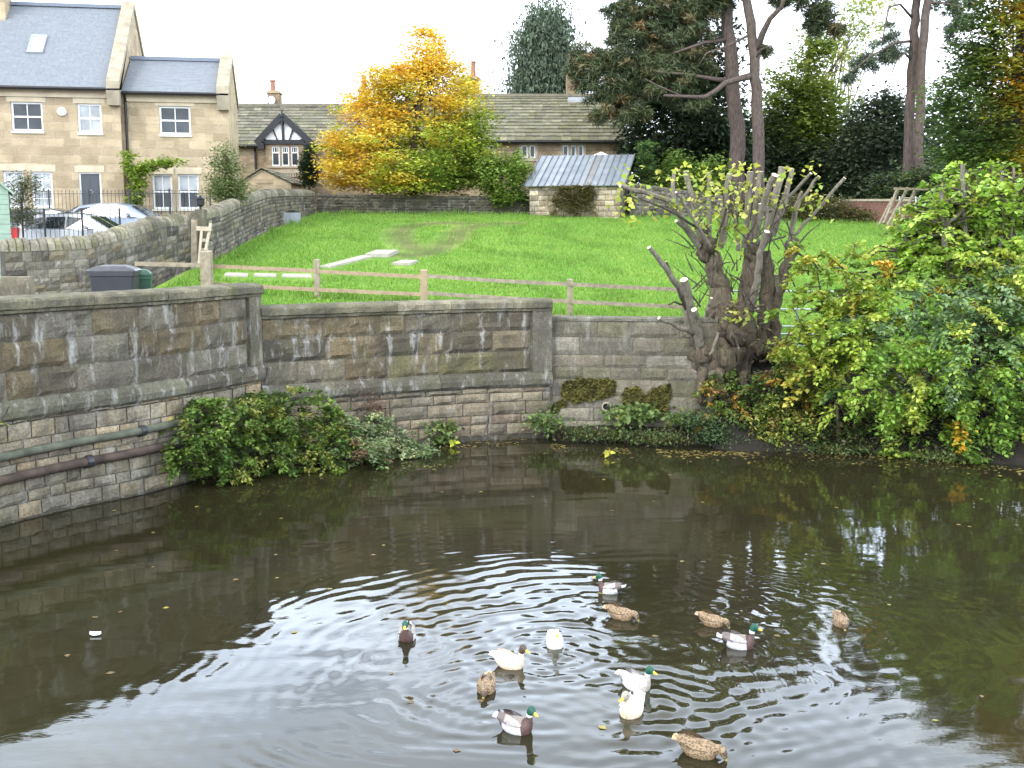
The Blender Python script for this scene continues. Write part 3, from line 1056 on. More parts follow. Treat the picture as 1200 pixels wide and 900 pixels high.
# string course: rough pitched band, in long stones
def band(mb, path, s0, s1, prof, lens, cols, rough=0.02, gap=0.008, step=0.16):
    s = s0
    while s < s1 - 0.01:
        e = s + R.uniform(*lens)
        if s1 - e < lens[0] * .6: e = s1
        ribbon(mb, path, s + gap / 2, e - gap / 2, prof, max(2, int((e - s) / step)), pick(R, cols), rng=R, rough=rough)
        s = e
mb = MB()
band(mb, L, S_VIS, L.L + 0.0, [(-0.02, 1.74), (0.07, 1.76), (0.13, 1.82), (0.15, 1.93), (0.125, 2.03), (0.06, 2.11), (-0.02, 2.13)], (1.0, 1.9), [(0.12, 0.105, 0.08), (0.15, 0.13, 0.10), (0.13, 0.125, 0.09)], 0.025)
mb.build('string_course', M['stone_dark'], w, world=True)
mb = MB()
band(mb, L, S_VIS, L.L + 0.12, [(-0.50, 3.60), (0.09, 3.60), (0.10, 3.655), (0.145, 3.675), (0.15, 3.80), (0.12, 3.84), (0.0, 3.87), (-0.38, 3.88), (-0.50, 3.80)], (1.2, 2.1), [(0.20, 0.18, 0.118), (0.165, 0.15, 0.10), (0.23, 0.205, 0.14), (0.145, 0.135, 0.09)], 0.022, step=0.14)
mb.build('coping', M['stone_coping'], w, world=True)
mb = MB()
ribbon(mb, L, pil, L.L, [(-0.1, 2.12), (0.075, 2.12), (0.075, 3.60), (-0.1, 3.60)], 4, (0.15, 0.135, 0.095), rng=R, rough=0.012)
mb.build('corner_pilaster', M['stone_dark'], w, world=True)

# --- middle wall
w = thing('retaining_wall', 'curved dark stone retaining wall with coping in the middle behind the water, ending in a square pier', 'wall', (-1.9, 25.75, 0))
L = P_MID
mb = MB()
ribbon(mb, L, 0, L.L, [(0.0, -0.5), (0.0, 3.12), (-0.42, 3.12), (-0.42, -0.5)], 40, MORTAR)
pil = L.L - 0.48
def midcol(s, t):
    return pick(R, GREENS + DARKS[:3] if s > 2.4 else DARKS)
courses(mb, L, 0.06, pil - 0.03, zc(1.62), zc(3.13), [(0, .34), (.34, .67), (.67, 1)], (0.6, 1.5), R, midcol, 0.065, 0.03, 0.011, nx=10, nz=6)
mb.build('upper_courses', M['stone_dark'], w, world=True)
mb = MB()
rows, z = [], -0.45
while z < 1.28:
    h = R.choice([0.22, 0.27, 0.31, 0.34]); rows.append((z, min(z + h, 1.3))); z += h
rows = [((a + 0.45) / 1.75, (b + 0.45) / 1.75) for a, b in rows]
def midlow(s, t):
    z = -0.45 + 1.75 * t
    if z < 0.1: return (0.05, 0.045, 0.032)
    return pick(R, [(0.25, 0.205, 0.14), (0.21, 0.175, 0.12), (0.28, 0.23, 0.16), (0.22, 0.165, 0.115), (0.19, 0.165, 0.12)])
courses(mb, L, 0.06, L.L - 0.03, zc(-0.45), zc(1.30), rows, (0.35, 0.95), R, midlow, 0.03, 0.025, 0.01, base=0.03, nx=6, nz=4)
mb.build('lower_courses', M['stone_lower'], w, world=True)
mb = MB()
band(mb, L, 0.0, L.L + 0.05, [(-0.02, 1.24), (0.08, 1.27), (0.14, 1.34), (0.15, 1.46), (0.11, 1.57), (0.05, 1.63), (-0.02, 1.65)], (0.9, 1.7), [(0.11, 0.10, 0.075), (0.16, 0.145, 0.115), (0.13, 0.12, 0.09)], 0.03)
mb.build('string_course', M['stone_dark'], w, world=True)
mb = MB()
band(mb, L, 0.02, L.L + 0.06, [(-0.46, 3.10), (0.085, 3.10), (0.095, 3.155), (0.135, 3.175), (0.14, 3.30), (0.11, 3.34), (0.0, 3.37), (-0.35, 3.38), (-0.46, 3.31)], (1.1, 1.9), [(0.20, 0.18, 0.118), (0.165, 0.15, 0.10), (0.23, 0.205, 0.14), (0.145, 0.135, 0.09)], 0.022, step=0.14)
mb.build('coping', M['stone_coping'], w, world=True)
mb = MB()
ribbon(mb, L, pil, L.L, [(-0.1, 1.63), (0.07, 1.63), (0.07, 3.10), (-0.1, 3.10)], 4, (0.15, 0.135, 0.105), rng=R, rough=0.012)
mb.build('end_pier', M['stone_dark'], w, world=True)

# --- right low wall
w = thing('retaining_wall', 'lower flat-topped grey stone wall beside the pollarded tree, with moss patches and a drain hole', 'wall', (2.6, 26.62, 0))
L = P_RIGHT
mb = MB()
ribbon(mb, L, 0, L.L, [(0.0, -0.4), (0.0, 2.86), (-0.4, 2.86), (-0.4, -0.4)], 24, MORTAR)
rows = [(0, .1), (.1, .2), (.2, .3), (.3, .4), (.4, .5), (.5, .62), (.62, .73), (.73, .83), (.83, .92)]
rows = [(-0.3, 0.05), (0.05, 0.4), (0.4, 0.72), (0.72, 1.02), (1.02, 1.42), (1.42, 1.72), (1.72, 2.02), (2.02, 2.45), (2.45, 2.84)]
rows = [((a + 0.3) / 3.14, (b + 0.3) / 3.14) for a, b in rows]
def rcol(s, t):
    z = -.3 + 3.14 * t
    if z < 1.0: return pick(R, [(0.19, 0.17, 0.125), (0.145, 0.13, 0.095), (0.24, 0.215, 0.16)], .25)
    return pick(R, [(0.19, 0.165, 0.12), (0.225, 0.195, 0.145), (0.15, 0.133, 0.098), (0.20, 0.18, 0.14), (0.17, 0.155, 0.10)], .25)
courses(mb, L, 0.02, L.L, zc(-0.3), zc(2.84), rows, (0.6, 1.35), R, rcol, 0.02, 0.022, 0.009, nx=8, nz=5)
mb.build('courses', M['stone_lower'], w, world=True)
mb = MB()
band(mb, L, 0.0, L.L, [(-0.42, 2.84), (0.03, 2.84), (0.035, 2.90), (0.01, 2.93), (-0.42, 2.93)], (0.9, 1.5), [(0.25, 0.235, 0.19), (0.22, 0.205, 0.165)], 0.012)
mb.build('cap_course', M['stone_coping'], w, world=True)

# moss cushions and the drain hole on the low wall
def moss_patch(pxs, label):
    """lumpy cushion of moss with the outline given in pixels, standing 2-6 cm off the stones."""
    poly = [at(px, py, 26.6) for px, py in pxs]
    xs = [p.x for p in poly]; zs = [p.z for p in poly]
    pl = [(p.x, p.z) for p in poly]
    def inside(x, z):
        c = False
        for (x1, z1), (x2, z2) in zip(pl, pl[1:] + pl[:1]):
            if (z1 > z) != (z2 > z) and x < (x2 - x1) * (z - z1) / (z2 - z1) + x1: c = not c
        return c
    C, K = [], []
    while len(C) < 2600:
        x, z = R.uniform(min(xs) - .05, max(xs) + .05), R.uniform(min(zs) - .05, max(zs) + .05)
        jx, jz = x + 0.12 * noise.noise(Vector((x * 5, z * 5, 3))), z + 0.12 * noise.noise(Vector((x * 5, z * 5, 8)))
        if not inside(jx, jz): continue
        s_ = (x - 0.93) / math.cos(0.1)
        y = wall_front_y(x) - 0.03 - R.random() * 0.07 * (0.6 + noise.noise(Vector((x * 6, z * 6, 0))))
        C.append((x, y, z))
        g = 0.5 + 0.5 * noise.noise(Vector((x * 2.5, z * 2.5, 4)))
        K.append((0.075 + 0.055 * g, 0.07 + 0.045 * g, 0.018))
    o = leaf_cloud('moss_patch', C, 0.075, np.array(K), M['moss'], rng=NR, up=0.2, aspect=1.0, org=(C[0][0], C[0][1], C[0][2]))
    tag(o, label, 'moss', 'moss on the low wall')
moss_patch([(660, 450), (672, 444), (700, 443), (722, 446), (722, 462), (712, 466), (700, 470), (690, 472), (668, 472), (650, 486), (645, 480), (658, 468)],
           'olive brown moss patch beside the round drain hole on the low stone wall')
moss_patch([(730, 455), (745, 452), (754, 462), (766, 452), (785, 450), (786, 468), (776, 486), (760, 492), (742, 482), (728, 478)],
           'olive brown moss patch further right on the low wall, nearer the pollarded tree')
hp = at(710.5, 476.5, 26.6)
mb = MB()
y = wall_front_y(hp.x)
pts = []
for rr, yy in ((0.115, -0.075), (0.085, -0.08), (0.082, -0.02)):
    for k in range(18):
        a = 2 * math.pi * k / 18
        pts.append((rr * math.cos(a), yy, rr * math.sin(a)))
mb.quadgrid(pts, 18, 3, WHITE, 0, close=True)
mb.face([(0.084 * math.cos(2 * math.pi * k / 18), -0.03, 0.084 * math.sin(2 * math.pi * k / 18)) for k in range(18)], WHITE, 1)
o = mb.build('drain_pipe', [M['dressed_grey'], M['hole']], smooth=False)
o.location = (hp.x, y, hp.z)
tag(o, 'round dark drain pipe mouth in the low stone wall', 'drain')

# pipes along the left wall
def wall_pipe(name, label, mat, off, r, z0, z1, s0, s1, collars):
    t = thing(name, label, 'pipe', (P_LEFT.pt((s0 + s1) / 2, off).x, P_LEFT.pt((s0 + s1) / 2, off).y, 0))
    mb = MB()
    path = []
    for k in range(31):
        s = s0 + (s1 - s0) * k / 30
        q = P_LEFT.pt(s, off)
        path.append((q.x, q.y, z0 + (z1 - z0) * k / 30))
    mb.tube(path, r, 10)
    mb.build('pipe_run', mat, t, smooth=True, world=True)
    for f in collars:
        k = f * 30; i = min(int(k), 29)
        a = Vector(path[i]).lerp(Vector(path[i + 1]), k - i)
        d = (Vector(path[i + 1]) - Vector(path[i])).normalized()
        mb = MB()
        mb.tube([a - d * .07, a - d * .05, a + d * .05, a + d * .07], [r * 1.1, r * 1.35, r * 1.35, r * 1.1], 10)
        q = P_LEFT.pt(s0 + (s1 - s0) * f, 0.0)
        mb.beam((a.x, a.y, a.z - r), (q.x, q.y, a.z - r - 0.05), 0.06, 0.05)
        mb.build('pipe_bracket', M['iron'], t, world=True)
SL = P_LEFT.L
wall_pipe('water_pipe', 'pale green algae covered pipe fixed along the left wall, the upper of two', M['pipegreen'], 0.13, 0.075, 1.02, 1.30, 5, SL - 0.4, (0.55, 0.8))
wall_pipe('water_pipe', 'rusty brown pipe fixed along the left wall below the green pipe', M['piperust'], 0.16, 0.085, 0.62, 0.92, 5, SL - 0.6, (0.6, 0.74, 0.86))

# ================================================================== BUILDINGS
def wall_open(mb, x0, x1, z0, z1, ops, y=0.0, rev=0.16, mi=0, rmi=0):
    """front wall sheet at local y with openings (xa, xb, za, zb) and their reveals."""
    xs = sorted({x0, x1, *[v for o in ops for v in o[:2]]})
    zs = sorted({z0, z1, *[v for o in ops for v in o[2:4]]})
    xs = [v for v in xs if x0 <= v <= x1]; zs = [v for v in zs if z0 <= v <= z1]
    for a, b in zip(xs, xs[1:]):
        for c, d in zip(zs, zs[1:]):
            mx, mz = (a + b) / 2, (c + d) / 2
            if any(o[0] < mx < o[1] and o[2] < mz < o[3] for o in ops): continue
            mb.face([(a, y, c), (b, y, c), (b, y, d), (a, y, d)], WHITE, mi)
    for a, b, c, d in [o[:4] for o in ops]:
        mb.face([(a, y, c), (a, y + rev, c), (a, y + rev, d), (a, y, d)], WHITE, rmi)
        mb.face([(b, y, c), (b, y, d), (b, y + rev, d), (b, y + rev, c)], WHITE, rmi)
        mb.face([(a, y, d), (a, y + rev, d), (b, y + rev, d), (b, y, d)], WHITE, rmi)
        mb.face([(a, y, c), (b, y, c), (b, y + rev, c), (a, y + rev, c)], WHITE, rmi)

def sash(parent, a, b, c, d, y, fw=0.07, mun=(1, 0), mid=True, fmat='white', pmat='pane', sill=None, blind=0.0):
    mb = MB()
    mb.box(a, a + fw, y, y + .07, c, d); mb.box(b - fw, b, y, y + .07, c, d)
    mb.box(a + fw, b - fw, y, y + .07, c, c + fw * 1.15); mb.box(a + fw, b - fw, y, y + .07, d - fw, d)
    t = 0.028
    if mid:
        m = (c + d) / 2
        mb.box(a + fw, b - fw, y + .012, y + .062, m - .03, m + .03)
    for k in range(1, mun[0] + 1):
        x = a + (b - a) * k / (mun[0] + 1)
        mb.box(x - t / 2, x + t / 2, y + .02, y + .055, c + fw, d - fw)
    for k in range(1, mun[1] + 1):
        z = c + (d - c) * k / (mun[1] + 1)
        mb.box(a + fw, b - fw, y + .022, y + .053, z - t / 2, z + t / 2)
    w = mb.build('window', M[fmat], parent)
    p = MB()
    zb = d - (d - c) * blind
    if blind < 1.0:
        p.box(a + .02, b - .02, y + .036, y + .046, c + .02, zb if blind else d - .02, mi=0)
    if blind > 0:
        p.box(a + .02, b - .02, y + .037, y + .047, zb + (0.001 if blind < 1 else .02), d - .02, mi=1)
        # slats of the blind behind the glass
    p.build('pane', [M[pmat], M['blindpane']], w)
    if sill:
        q = MB(); q.box(a - .06, b + .06, y - .14 - sill, y + .01, c - .13, c - .002)
        q.build('sill', M['dressed'], w)
    return w

def slate_roof(mb, e0, e1, r0, r1, n, width, cols, th=0.05, over=0.25, var=0.2, grade=1.0, seam=0.012):
    """slates laid in courses from the eave e0->e1 up to the ridge r0->r1."""
    e0, e1, r0, r1 = (Vector(v) for v in (e0, e1, r0, r1))
    nrm = (e1 - e0).cross(r0 - e0).normalized()
    if nrm.z < 0: nrm = -nrm
    ts = [(k / n) ** grade for k in range(n + 1)]
    for k in range(n):
        t0, t1 = ts[k], min(1.0, ts[k + 1] + over * (ts[k + 1] - ts[k]))
        A0, A1 = e0.lerp(r0, t0), e1.lerp(r1, t0)
        B0, B1 = e0.lerp(r0, t1), e1.lerp(r1, t1)
        ln = (A1 - A0).length
        x = -R.random() * width
        while x < ln:
            w_ = width * R.uniform(0.7, 1.35)
            f0, f1 = max(0, x) / ln, min(ln, x + w_ - seam) / ln
            x += w_
            if f1 - f0 < 0.002: continue
            h = th * R.uniform(0.85, 1.25)
            c = pick(R, cols, var)
            a0, a1, b0, b1 = A0.lerp(A1, f0), A0.lerp(A1, f1), B0.lerp(B1, f0), B0.lerp(B1, f1)
            dn = (A0 - B0).normalized() * R.uniform(-.012, .012)
            a0, a1 = a0 + dn, a1 + dn
            p = [a0, a1, b1, b0, a0 + nrm * h, a1 + nrm * h, b1 + nrm * 0.012, b0 + nrm * 0.012]
            mb.hexa(p, c)
    # sheet under the slates
    mb.face([e0 - nrm * .02, e1 - nrm * .02, r1 - nrm * .02, r0 - nrm * .02], cols[0])

# ------------------------------------------------------------------ new stone house (left)
HZ = 5.05
RZ = math.radians(10)
h0 = at(147, 260, 43.5)
ho = (h0.x, h0.y, HZ)
house = thing('stone_house', 'two storey stone house with blue slate roof and sash windows behind the parked cars', 'house', ho, RZ)
def hp_(px, py, y=0.0):
    if y == 0.0:
        return on_plane(px, py, ho, RZ)
    o2 = (ho[0] - math.sin(RZ) * y, ho[1] + math.cos(RZ) * y, ho[2])
    return on_plane(px, py, o2, RZ)
def rect(pxa, pya, pxb, pyb, y=0.0):
    a, d = hp_(pxa, pya, y); b, c = hp_(pxb, pyb, y)
    return a, b, c, d
Xr = hp_(268, 150)[0]
Xl = -9.5
zeL = hp_(70, 104)[1]        # eaves
zeR = hp_(210, 109)[1]
S2 = 0.35                    # right wing set back
wA, wB = rect(12, 119, 51, 154), rect(90, 121, 120, 156)
wC = rect(186, 124, 224, 158, S2)
wD, wE = rect(3, 200, 30, 243), rect(36, 201, 63, 243)
wF, wG = rect(178, 204, 203, 245, S2), rect(208, 204, 234, 245, S2)
dr = rect(92, 202, 121, 264); dr = (dr[0], dr[1], 0.05, dr[3])
DEP = 9.0
mb = MB()
wall_open(mb, Xl, 0, -1.2, zeL, [wA, wB, wD, wE, dr], 0.0)
wall_open(mb, 0, Xr, -1.2, zeR, [wC, wF, wG], S2)
mb.face([(0, 0, -1.2), (0, S2, -1.2), (0, S2, zeL), (0, 0, zeL)])
ridL = (hp_(80, 8, DEP / 2)[1])
ridR = (hp_(210, 71, 2.9)[1])
# gables: right end of the wing, right end of the tall block
mb.face([(Xr, S2, -1.2), (Xr, 5.6, -1.2), (Xr, 5.6, zeR), (Xr, 2.9, ridR), (Xr, S2, zeR)])
mb.face([(0, .4, zeR - .3), (0, DEP, zeR - .3), (0, DEP, zeL), (0, DEP / 2, ridL), (0, 0.4, zeL)])
mb.face([(Xl, 0, -1.2), (Xl, 0, zeL), (Xl, DEP / 2, ridL), (Xl, DEP, zeL), (Xl, DEP, -1.2)])
mb.face([(Xl, DEP, -1.2), (Xl, DEP, zeL), (0, DEP, zeL), (0, DEP, -1.2)])
mb.face([(0, 5.6, -1.2), (0, 5.6, zeR), (Xr, 5.6, zeR), (Xr, 5.6, -1.2)])
mb.build('wall', M['facade'], house)
mb = MB()
mb.box(Xl, 0.02, -0.07, -0.002, zeL - .32, zeL - .02); mb.box(0.05, Xr, S2 - .07, S2 - .002, zeR - .32, zeR - .02)
mb.build('eaves_band', M['dressed'], house)
BS = [(0.178, 0.194, 0.215), (0.172, 0.188, 0.209), (0.184, 0.20, 0.221)]
mb = MB()
slate_roof(mb, (Xl, -.25, zeL), (-.1, -.25, zeL), (Xl, DEP / 2, ridL), (-.1, DEP / 2, ridL), 40, 0.25, BS, 0.014, var=.03, seam=.005)
slate_roof(mb, (Xl, DEP + .2, zeL), (-.1, DEP + .2, zeL), (Xl, DEP / 2, ridL), (-.1, DEP / 2, ridL), 10, 0.8, BS, 0.014, var=.03, seam=.005)
mb.beam((Xl, DEP / 2, ridL + .05), (-.1, DEP / 2, ridL + .05), .28, .14, (0.14, 0.16, 0.2))
mb.build('main_roof', M['blue_slate'], house)
mb = MB()
slate_roof(mb, (0.05, S2 - .25, zeR), (Xr - .3, S2 - .25, zeR), (0.05, 2.9, ridR), (Xr - .3, 2.9, ridR), 24, 0.25, BS, 0.014, var=.03, seam=.005)
slate_roof(mb, (0.05, 5.8, zeR), (Xr - .3, 5.8, zeR), (0.05, 2.9, ridR), (Xr - .3, 2.9, ridR), 7, 0.8, BS, 0.014, var=.03, seam=.005)
mb.beam((0.05, 2.9, ridR + .05), (Xr - .3, 2.9, ridR + .05), .28, .14, (0.14, 0.16, 0.2))
mb.build('wing_roof', M['blue_slate'], house)
def gable_coping(x0, x1, ye, ze, yr, zr, yb):
    mb = MB()
    for (ya, za, yb_, zb) in ((ye, ze, yr, zr), (yb, ze, yr, zr)):
        p = []
        for (yy, zz) in ((ya, za), (yb_, zb)):
            p.append((yy, zz))
        (y0, z0), (y1, z1) = p
        mb.hexa([(x0, y0, z0), (x1, y0, z0), (x1, y1, z1), (x0, y1, z1),
                 (x0, y0, z0 + .28), (x1, y0, z0 + .28), (x1, y1, z1 + .28), (x0, y1, z1 + .28)])
    # kneeler stone at the foot
    mb.hexa([(x0 + .03, ye - .02, ze - .62), (x1 - .03, ye - .02, ze - .62), (x1 - .03, ye + .5, ze - .62), (x0 + .03, ye + .5, ze - .62),
             (x0 + .01, ye - .16, ze - .1), (x1 - .01, ye - .16, ze - .1), (x1 - .01, ye + .5, ze - .002), (x0 + .01, ye + .5, ze - .002)])
    return mb.build('gable_coping', M['dressed_grey'], house)
gable_coping(-.42, 0.06, -.32, zeL + .02, DEP / 2, ridL + .02, DEP + .25)
gable_coping(Xr - .42, Xr + .05, S2 - .32, zeR + .02, 2.9, ridR + .02, 5.9)
for nm, (a, b, y, z) in (('gutter', (Xl, -.45, -.33, zeL)), ('gutter', (0.08, Xr - .45, S2 - .33, zeR))):
    mb = MB(); mb.tube([(a, y, z - .02), (b, y, z - .02)], .07, 8)
    mb.build(nm, M['black'], house)
mb = MB(); mb.tube([(0.16, S2 - .3, zeR - .05), (.16, S2 - .09, zeR - .35), (0.16, S2 - .09, -.6)], .05, 8)
mb.build('downpipe', M['black'], house)
sash(house, *wA, .09, sill=.0)
sash(house, *wB, .09, pmat='blindpane', sill=.0)
sash(house, *wC, S2 + .09, sill=.0)
sash(house, *wD, .09, blind=1.0, mun=(1, 3)); sash(house, *wE, .09, blind=1.0, mun=(1, 3))
sash(house, *wF, S2 + .09, blind=.45); sash(house, *wG, S2 + .09, blind=.45)
for (a, b, c, d), y in ((wA, 0), (wB, 0), (wC, S2), (wD, 0), (wE, 0), (wF, S2), (wG, S2), (dr, 0)):
    mb = MB(); mb.box(a - .14, b + .14, y - .012, y + .05, d + .002, d + .26)
    mb.build('lintel', M['dressed'], house)
    if c > .2:
        mb = MB(); mb.box(a - .03, b + .03, y - .05, y + .05, c - .08, c - .004)
        mb.build('sill', M['cream'], house)
mb = MB(); mb.box(dr[0] + .06, dr[1] - .06, .10, .15, .05, dr[3] - .05)
for zz in (0.35, 1.25):
    for xx in (0.2, 0.56):
        w_ = dr[1] - dr[0]
        mb.box(dr[0] + w_ * xx, dr[0] + w_ * (xx + .26), .085, .101, zz, zz + .65)
dd = mb.build('door', M['door'], house)
mb = MB(); mb.box(dr[0], dr[0] + .06, .06, .17, .05, dr[3]); mb.box(dr[1] - .06, dr[1], .06, .17, .05, dr[3]); mb.box(dr[0] + .06, dr[1] - .06, .06, .17, dr[3] - .05, dr[3])
mb.build('door_frame', M['white'], dd)
kx = (dr[0] + dr[1]) / 2
mb = MB(); mb.tube([(kx + .07 * math.cos(a), .07, 1.42 + .07 * math.sin(a)) for a in [k * math.pi / 6 for k in range(13)]], .013, 5)
mb.build('knocker', M['galv'], dd)
# skylight on the main roof, alarm box, chimney at the left
sl = (ridL - zeL) / (DEP / 2 + .25)
a, z0 = hp_(31, 62, 1.35); b, z1 = hp_(57, 44, 1.9)
sky_y0 = (z0 - zeL) / sl - .25 if False else 1.2
def roofpt(x, y, off=0.0):
    z = zeL + (y + .25) * sl
    k = 1 / math.sqrt(1 + sl * sl)
    return Vector((x, y - off * sl * k, z + off * k))
def roof_hit(px, py):
    lo, hi = -0.3, 5.0
    for _ in range(40):
        m_ = (lo + hi) / 2
        x, z = hp_(px, py, m_ if abs(m_) > 1e-6 else 1e-6)
        if z > zeL + (m_ + .25) * sl: lo = m_
        else: hi = m_
    return x, lo
xa, ya = roof_hit(31, 63); xb, yb = roof_hit(56, 43)
xa2, _ = roof_hit(35, 43)
mb = MB()
fr = [(xa, xb, ya, ya + .1), (xa, xb, yb - .1, yb), (xa, xa + .1, ya + .1, yb - .1), (xb - .1, xb, ya + .1, yb - .1)]
for (p0, p1, q0, q1) in fr:
    mb.hexa([roofpt(p0, q0, .0), roofpt(p1, q0, .0), roofpt(p1, q1, .0), roofpt(p0, q1, .0), roofpt(p0, q0, .09), roofpt(p1, q0, .09), roofpt(p1, q1, .09), roofpt(p0, q1, .09)])
k_ = mb.build('skylight', M['lead'], house)
mb = MB(); mb.face([roofpt(xa + .1, ya + .1, .06), roofpt(xb - .1, ya + .1, .06), roofpt(xb - .1, yb - .1, .06), roofpt(xa + .1, yb - .1, .06)])
mb.build('pane', M['skypane'], k_)
ax, az = hp_(72.5, 131)
mb = MB()
pts = []
for rr, yy in ((.17, 0), (.17, -.05), (.13, -.09), (.02, -.095)):
    for k in range(20):
        t_ = 2 * math.pi * k / 20; pts.append((ax + rr * math.cos(t_), yy, az + rr * math.sin(t_)))
mb.quadgrid(pts, 20, 4, close=True)
mb.build('alarm_box', M['white'], house, smooth=True)
cx1 = hp_(7, 20, DEP / 2 - .9)[0]
mb = MB(); mb.box(cx1 - 1.3, cx1, DEP / 2 - 1.0, DEP / 2 + .1, ridL - 1.6, ridL + 1.6); mb.box(cx1 - 1.38, cx1 + .07, DEP / 2 - 1.08, DEP / 2 + .18, ridL + 1.6, ridL + 1.78)
ch = mb.build('chimney', M['facade'], house)
mb = MB(); mb.lathe(cx1 - .4, DEP / 2 - .45, [(.14, ridL + 1.78), (.12, ridL + 2.2), (.15, ridL + 2.25), (.15, ridL + 2.3)], 12)
mb.build('chimney_pot', M['pot'], ch)

# ------------------------------------------------------------------ cottage with the black and white dormer
GZ = 5.75
def front(px, py, Y, org):
    p = at(px, py, Y); return p.x - org[0], p.z - org[2]
c0 = at(331, 220, 66); co = (c0.x, 66.0, GZ)
cot = thing('stone_cottage', 'old stone cottage with stone slate roof and a black and white gabled dormer', 'cottage', co)
fx = lambda px, py, Y=66.0: front(px, py, Y, co)
x0, ze = fx(258, 170); x1 = fx(470, 170)[0]
zr = fx(300, 124, 70)[1]
SLC = [(0.20, 0.185, 0.14), (0.165, 0.155, 0.12), (0.235, 0.215, 0.165), (0.19, 0.185, 0.12)]
wS = (*[fx(272, 176)[0], fx(278, 176)[0]], fx(275, 196)[1], fx(275, 175)[1])
# projecting gabled bay
YB = 64.6
bx0, bx1 = fx(311, 170, YB)[0], fx(356, 170, YB)[0]
yb = YB - 66
gz0 = fx(331, 166, YB)[1]; gx0, gx1 = fx(303, 166, YB)[0], fx(364, 166, YB)[0]
gap = fx(331.5, 136, YB)
ww = [(*(fx(a, 170, YB)[0], fx(b, 170, YB)[0]), fx(a, 194.5, YB)[1], fx(a, 171.5, YB)[1]) for a, b in ((318, 327.2), (329.6, 338.2), (340.6, 349.3))]
mb = MB()
wall_open(mb, x0, x1, -1, ze, [wS], 0.0)
wall_open(mb, bx0, bx1, -1, gz0, ww, yb)
mb.face([(bx0, yb, -1), (bx0, yb, gz0), (bx0, 0, gz0), (bx0, 0, -1)]); mb.face([(bx1, yb, -1), (bx1, 0, -1), (bx1, 0, gz0), (bx1, yb, gz0)])
for X in (x0, x1):
    mb.face([(X, 0, -1), (X, 8, -1), (X, 8, ze), (X, 4, zr), (X, 0, ze)])
mb.face([(x0, 8, -1), (x0, 8, ze), (x1, 8, ze), (x1, 8, -1)])
mb.build('wall', M['cottage'], cot)
mb = MB()
slate_roof(mb, (x0, -.3, ze - .05), (x1, -.3, ze - .05), (x0, 4, zr), (x1, 4, zr), 13, 0.55, SLC, .07, grade=.9, var=.28)
slate_roof(mb, (x0, 8.3, ze - .05), (x1, 8.3, ze - .05), (x0, 4, zr), (x1, 4, zr), 8, 0.9, SLC, .07)
mb.beam((x0, 4, zr + .05), (x1, 4, zr + .05), .34, .16, (0.22, 0.2, 0.16))
rf = mb.build('roof', M['slate'], cot)
# dormer roof: two slopes running back into the main roof
gm = gap[0]; gz1 = gap[1]
yback = (gz1 - ze) / ((zr - ze) / 4.3) - .3
mb = MB()
for gx in (gx0, gx1):
    e0, e1 = Vector((gx, yb - .2, gz0)), Vector((gx, -.25 + (gz0 - ze + .05) / ((zr - ze) / 4.3), gz0))
    r0, r1 = Vector((gm, yb - .2, gz1)), Vector((gm, yback + .1, gz1))
    slate_roof(mb, e0, e1, r0, r1, 7, 0.4, SLC[:3] + [(0.19, 0.19, 0.09)], .05, var=.25)
mb.build('dormer_roof', M['slate'], cot)
# barge boards and half timbering
mb = MB()
for gx in (gx0, gx1):
    mb.beam((gx - (.1 if gx < gm else -.1), yb - .26, gz0 - .12), (gm, yb - .26, gz1 + .02), .1, .34, up=(0, 0, 1))
    mb.box(min(gx, gx + (.35 if gx < gm else -.35)) , max(gx, gx + (.35 if gx < gm else -.35)), yb - .3, yb - .05, gz0 - .42, gz0 - .1)
mb.build('barge_boards', M['black'], cot)
mb = MB()
bl, brt = gx0 + .45, gx1 - .45
mb.face([(gx0 + .2, yb - .02, gz0), (gx1 - .2, yb - .02, gz0), (gm, yb - .02, gz1 - .12)], mi=0)
mb.box(gx0 + .35, gx1 - .35, yb - .12, yb - .025, gz0 - .14, gz0 + .1, mi=1)
def tri_h(x):
    return gz0 + (gz1 - gz0) * (1 - abs(x - gm) / (gm - gx0))
for k in (-2, -1, 1, 2):
    x = gm + k * (gx1 - gx0) * .145
    lean = k * .10
    top = tri_h(x + lean * 1.2) - .2
    mid = (gz0 + top) / 2
    mb.beam((x - lean * .8, yb - .07, gz0 + .08), (x, yb - .07, mid), .07, .09, mi=1, up=(0, 1, 0))
    mb.beam((x, yb - .07, mid - .03), (x + lean * 1.2, yb - .07, top), .07, .09, mi=1, up=(0, 1, 0))
mb.box(gm - .07, gm + .07, yb - .13, yb - .03, gz0 + .1, gz1 - .1, mi=1)
mb.tube([(gm, yb - .29, gz1 - .5), (gm, yb - .29, gz1 + .3)], .05, 6, mi=1)
mb.build('timbered_gable', [M['white'], M['black']], cot)
for q in ww: sash(cot, *q, yb + .06, fw=.06, mun=(0, 0), mid=False)
for q in ww:     # small top lights over each casement
    mb = MB(); zt = q[2] + (q[3] - q[2]) * .68
    mb.box(q[0] + .05, q[1] - .05, yb + .05, yb + .115, zt - .03, zt + .03)
    for k in (1, 2):
        xx = q[0] + (q[1] - q[0]) * k / 3; mb.box(xx - .015, xx + .015, yb + .075, yb + .11, zt, q[3] - .06)
    mb.build('glazing_bars', M['white'], cot)
sash(cot, *wS, .08, fw=.05, mun=(1, 3), mid=False)
mb = MB()
mb.box(bx0 - .05, bx1 + .05, yb - .08, yb - .003, ww[0][2] - .42, ww[0][2] - .25)
mb.box(bx0 + .1, bx1 - .1, yb - .06, yb - .003, ww[0][2] - .1, ww[0][2] - .004)
mb.build('dressed_bands', M['dressed_grey'], cot)
mb = MB()
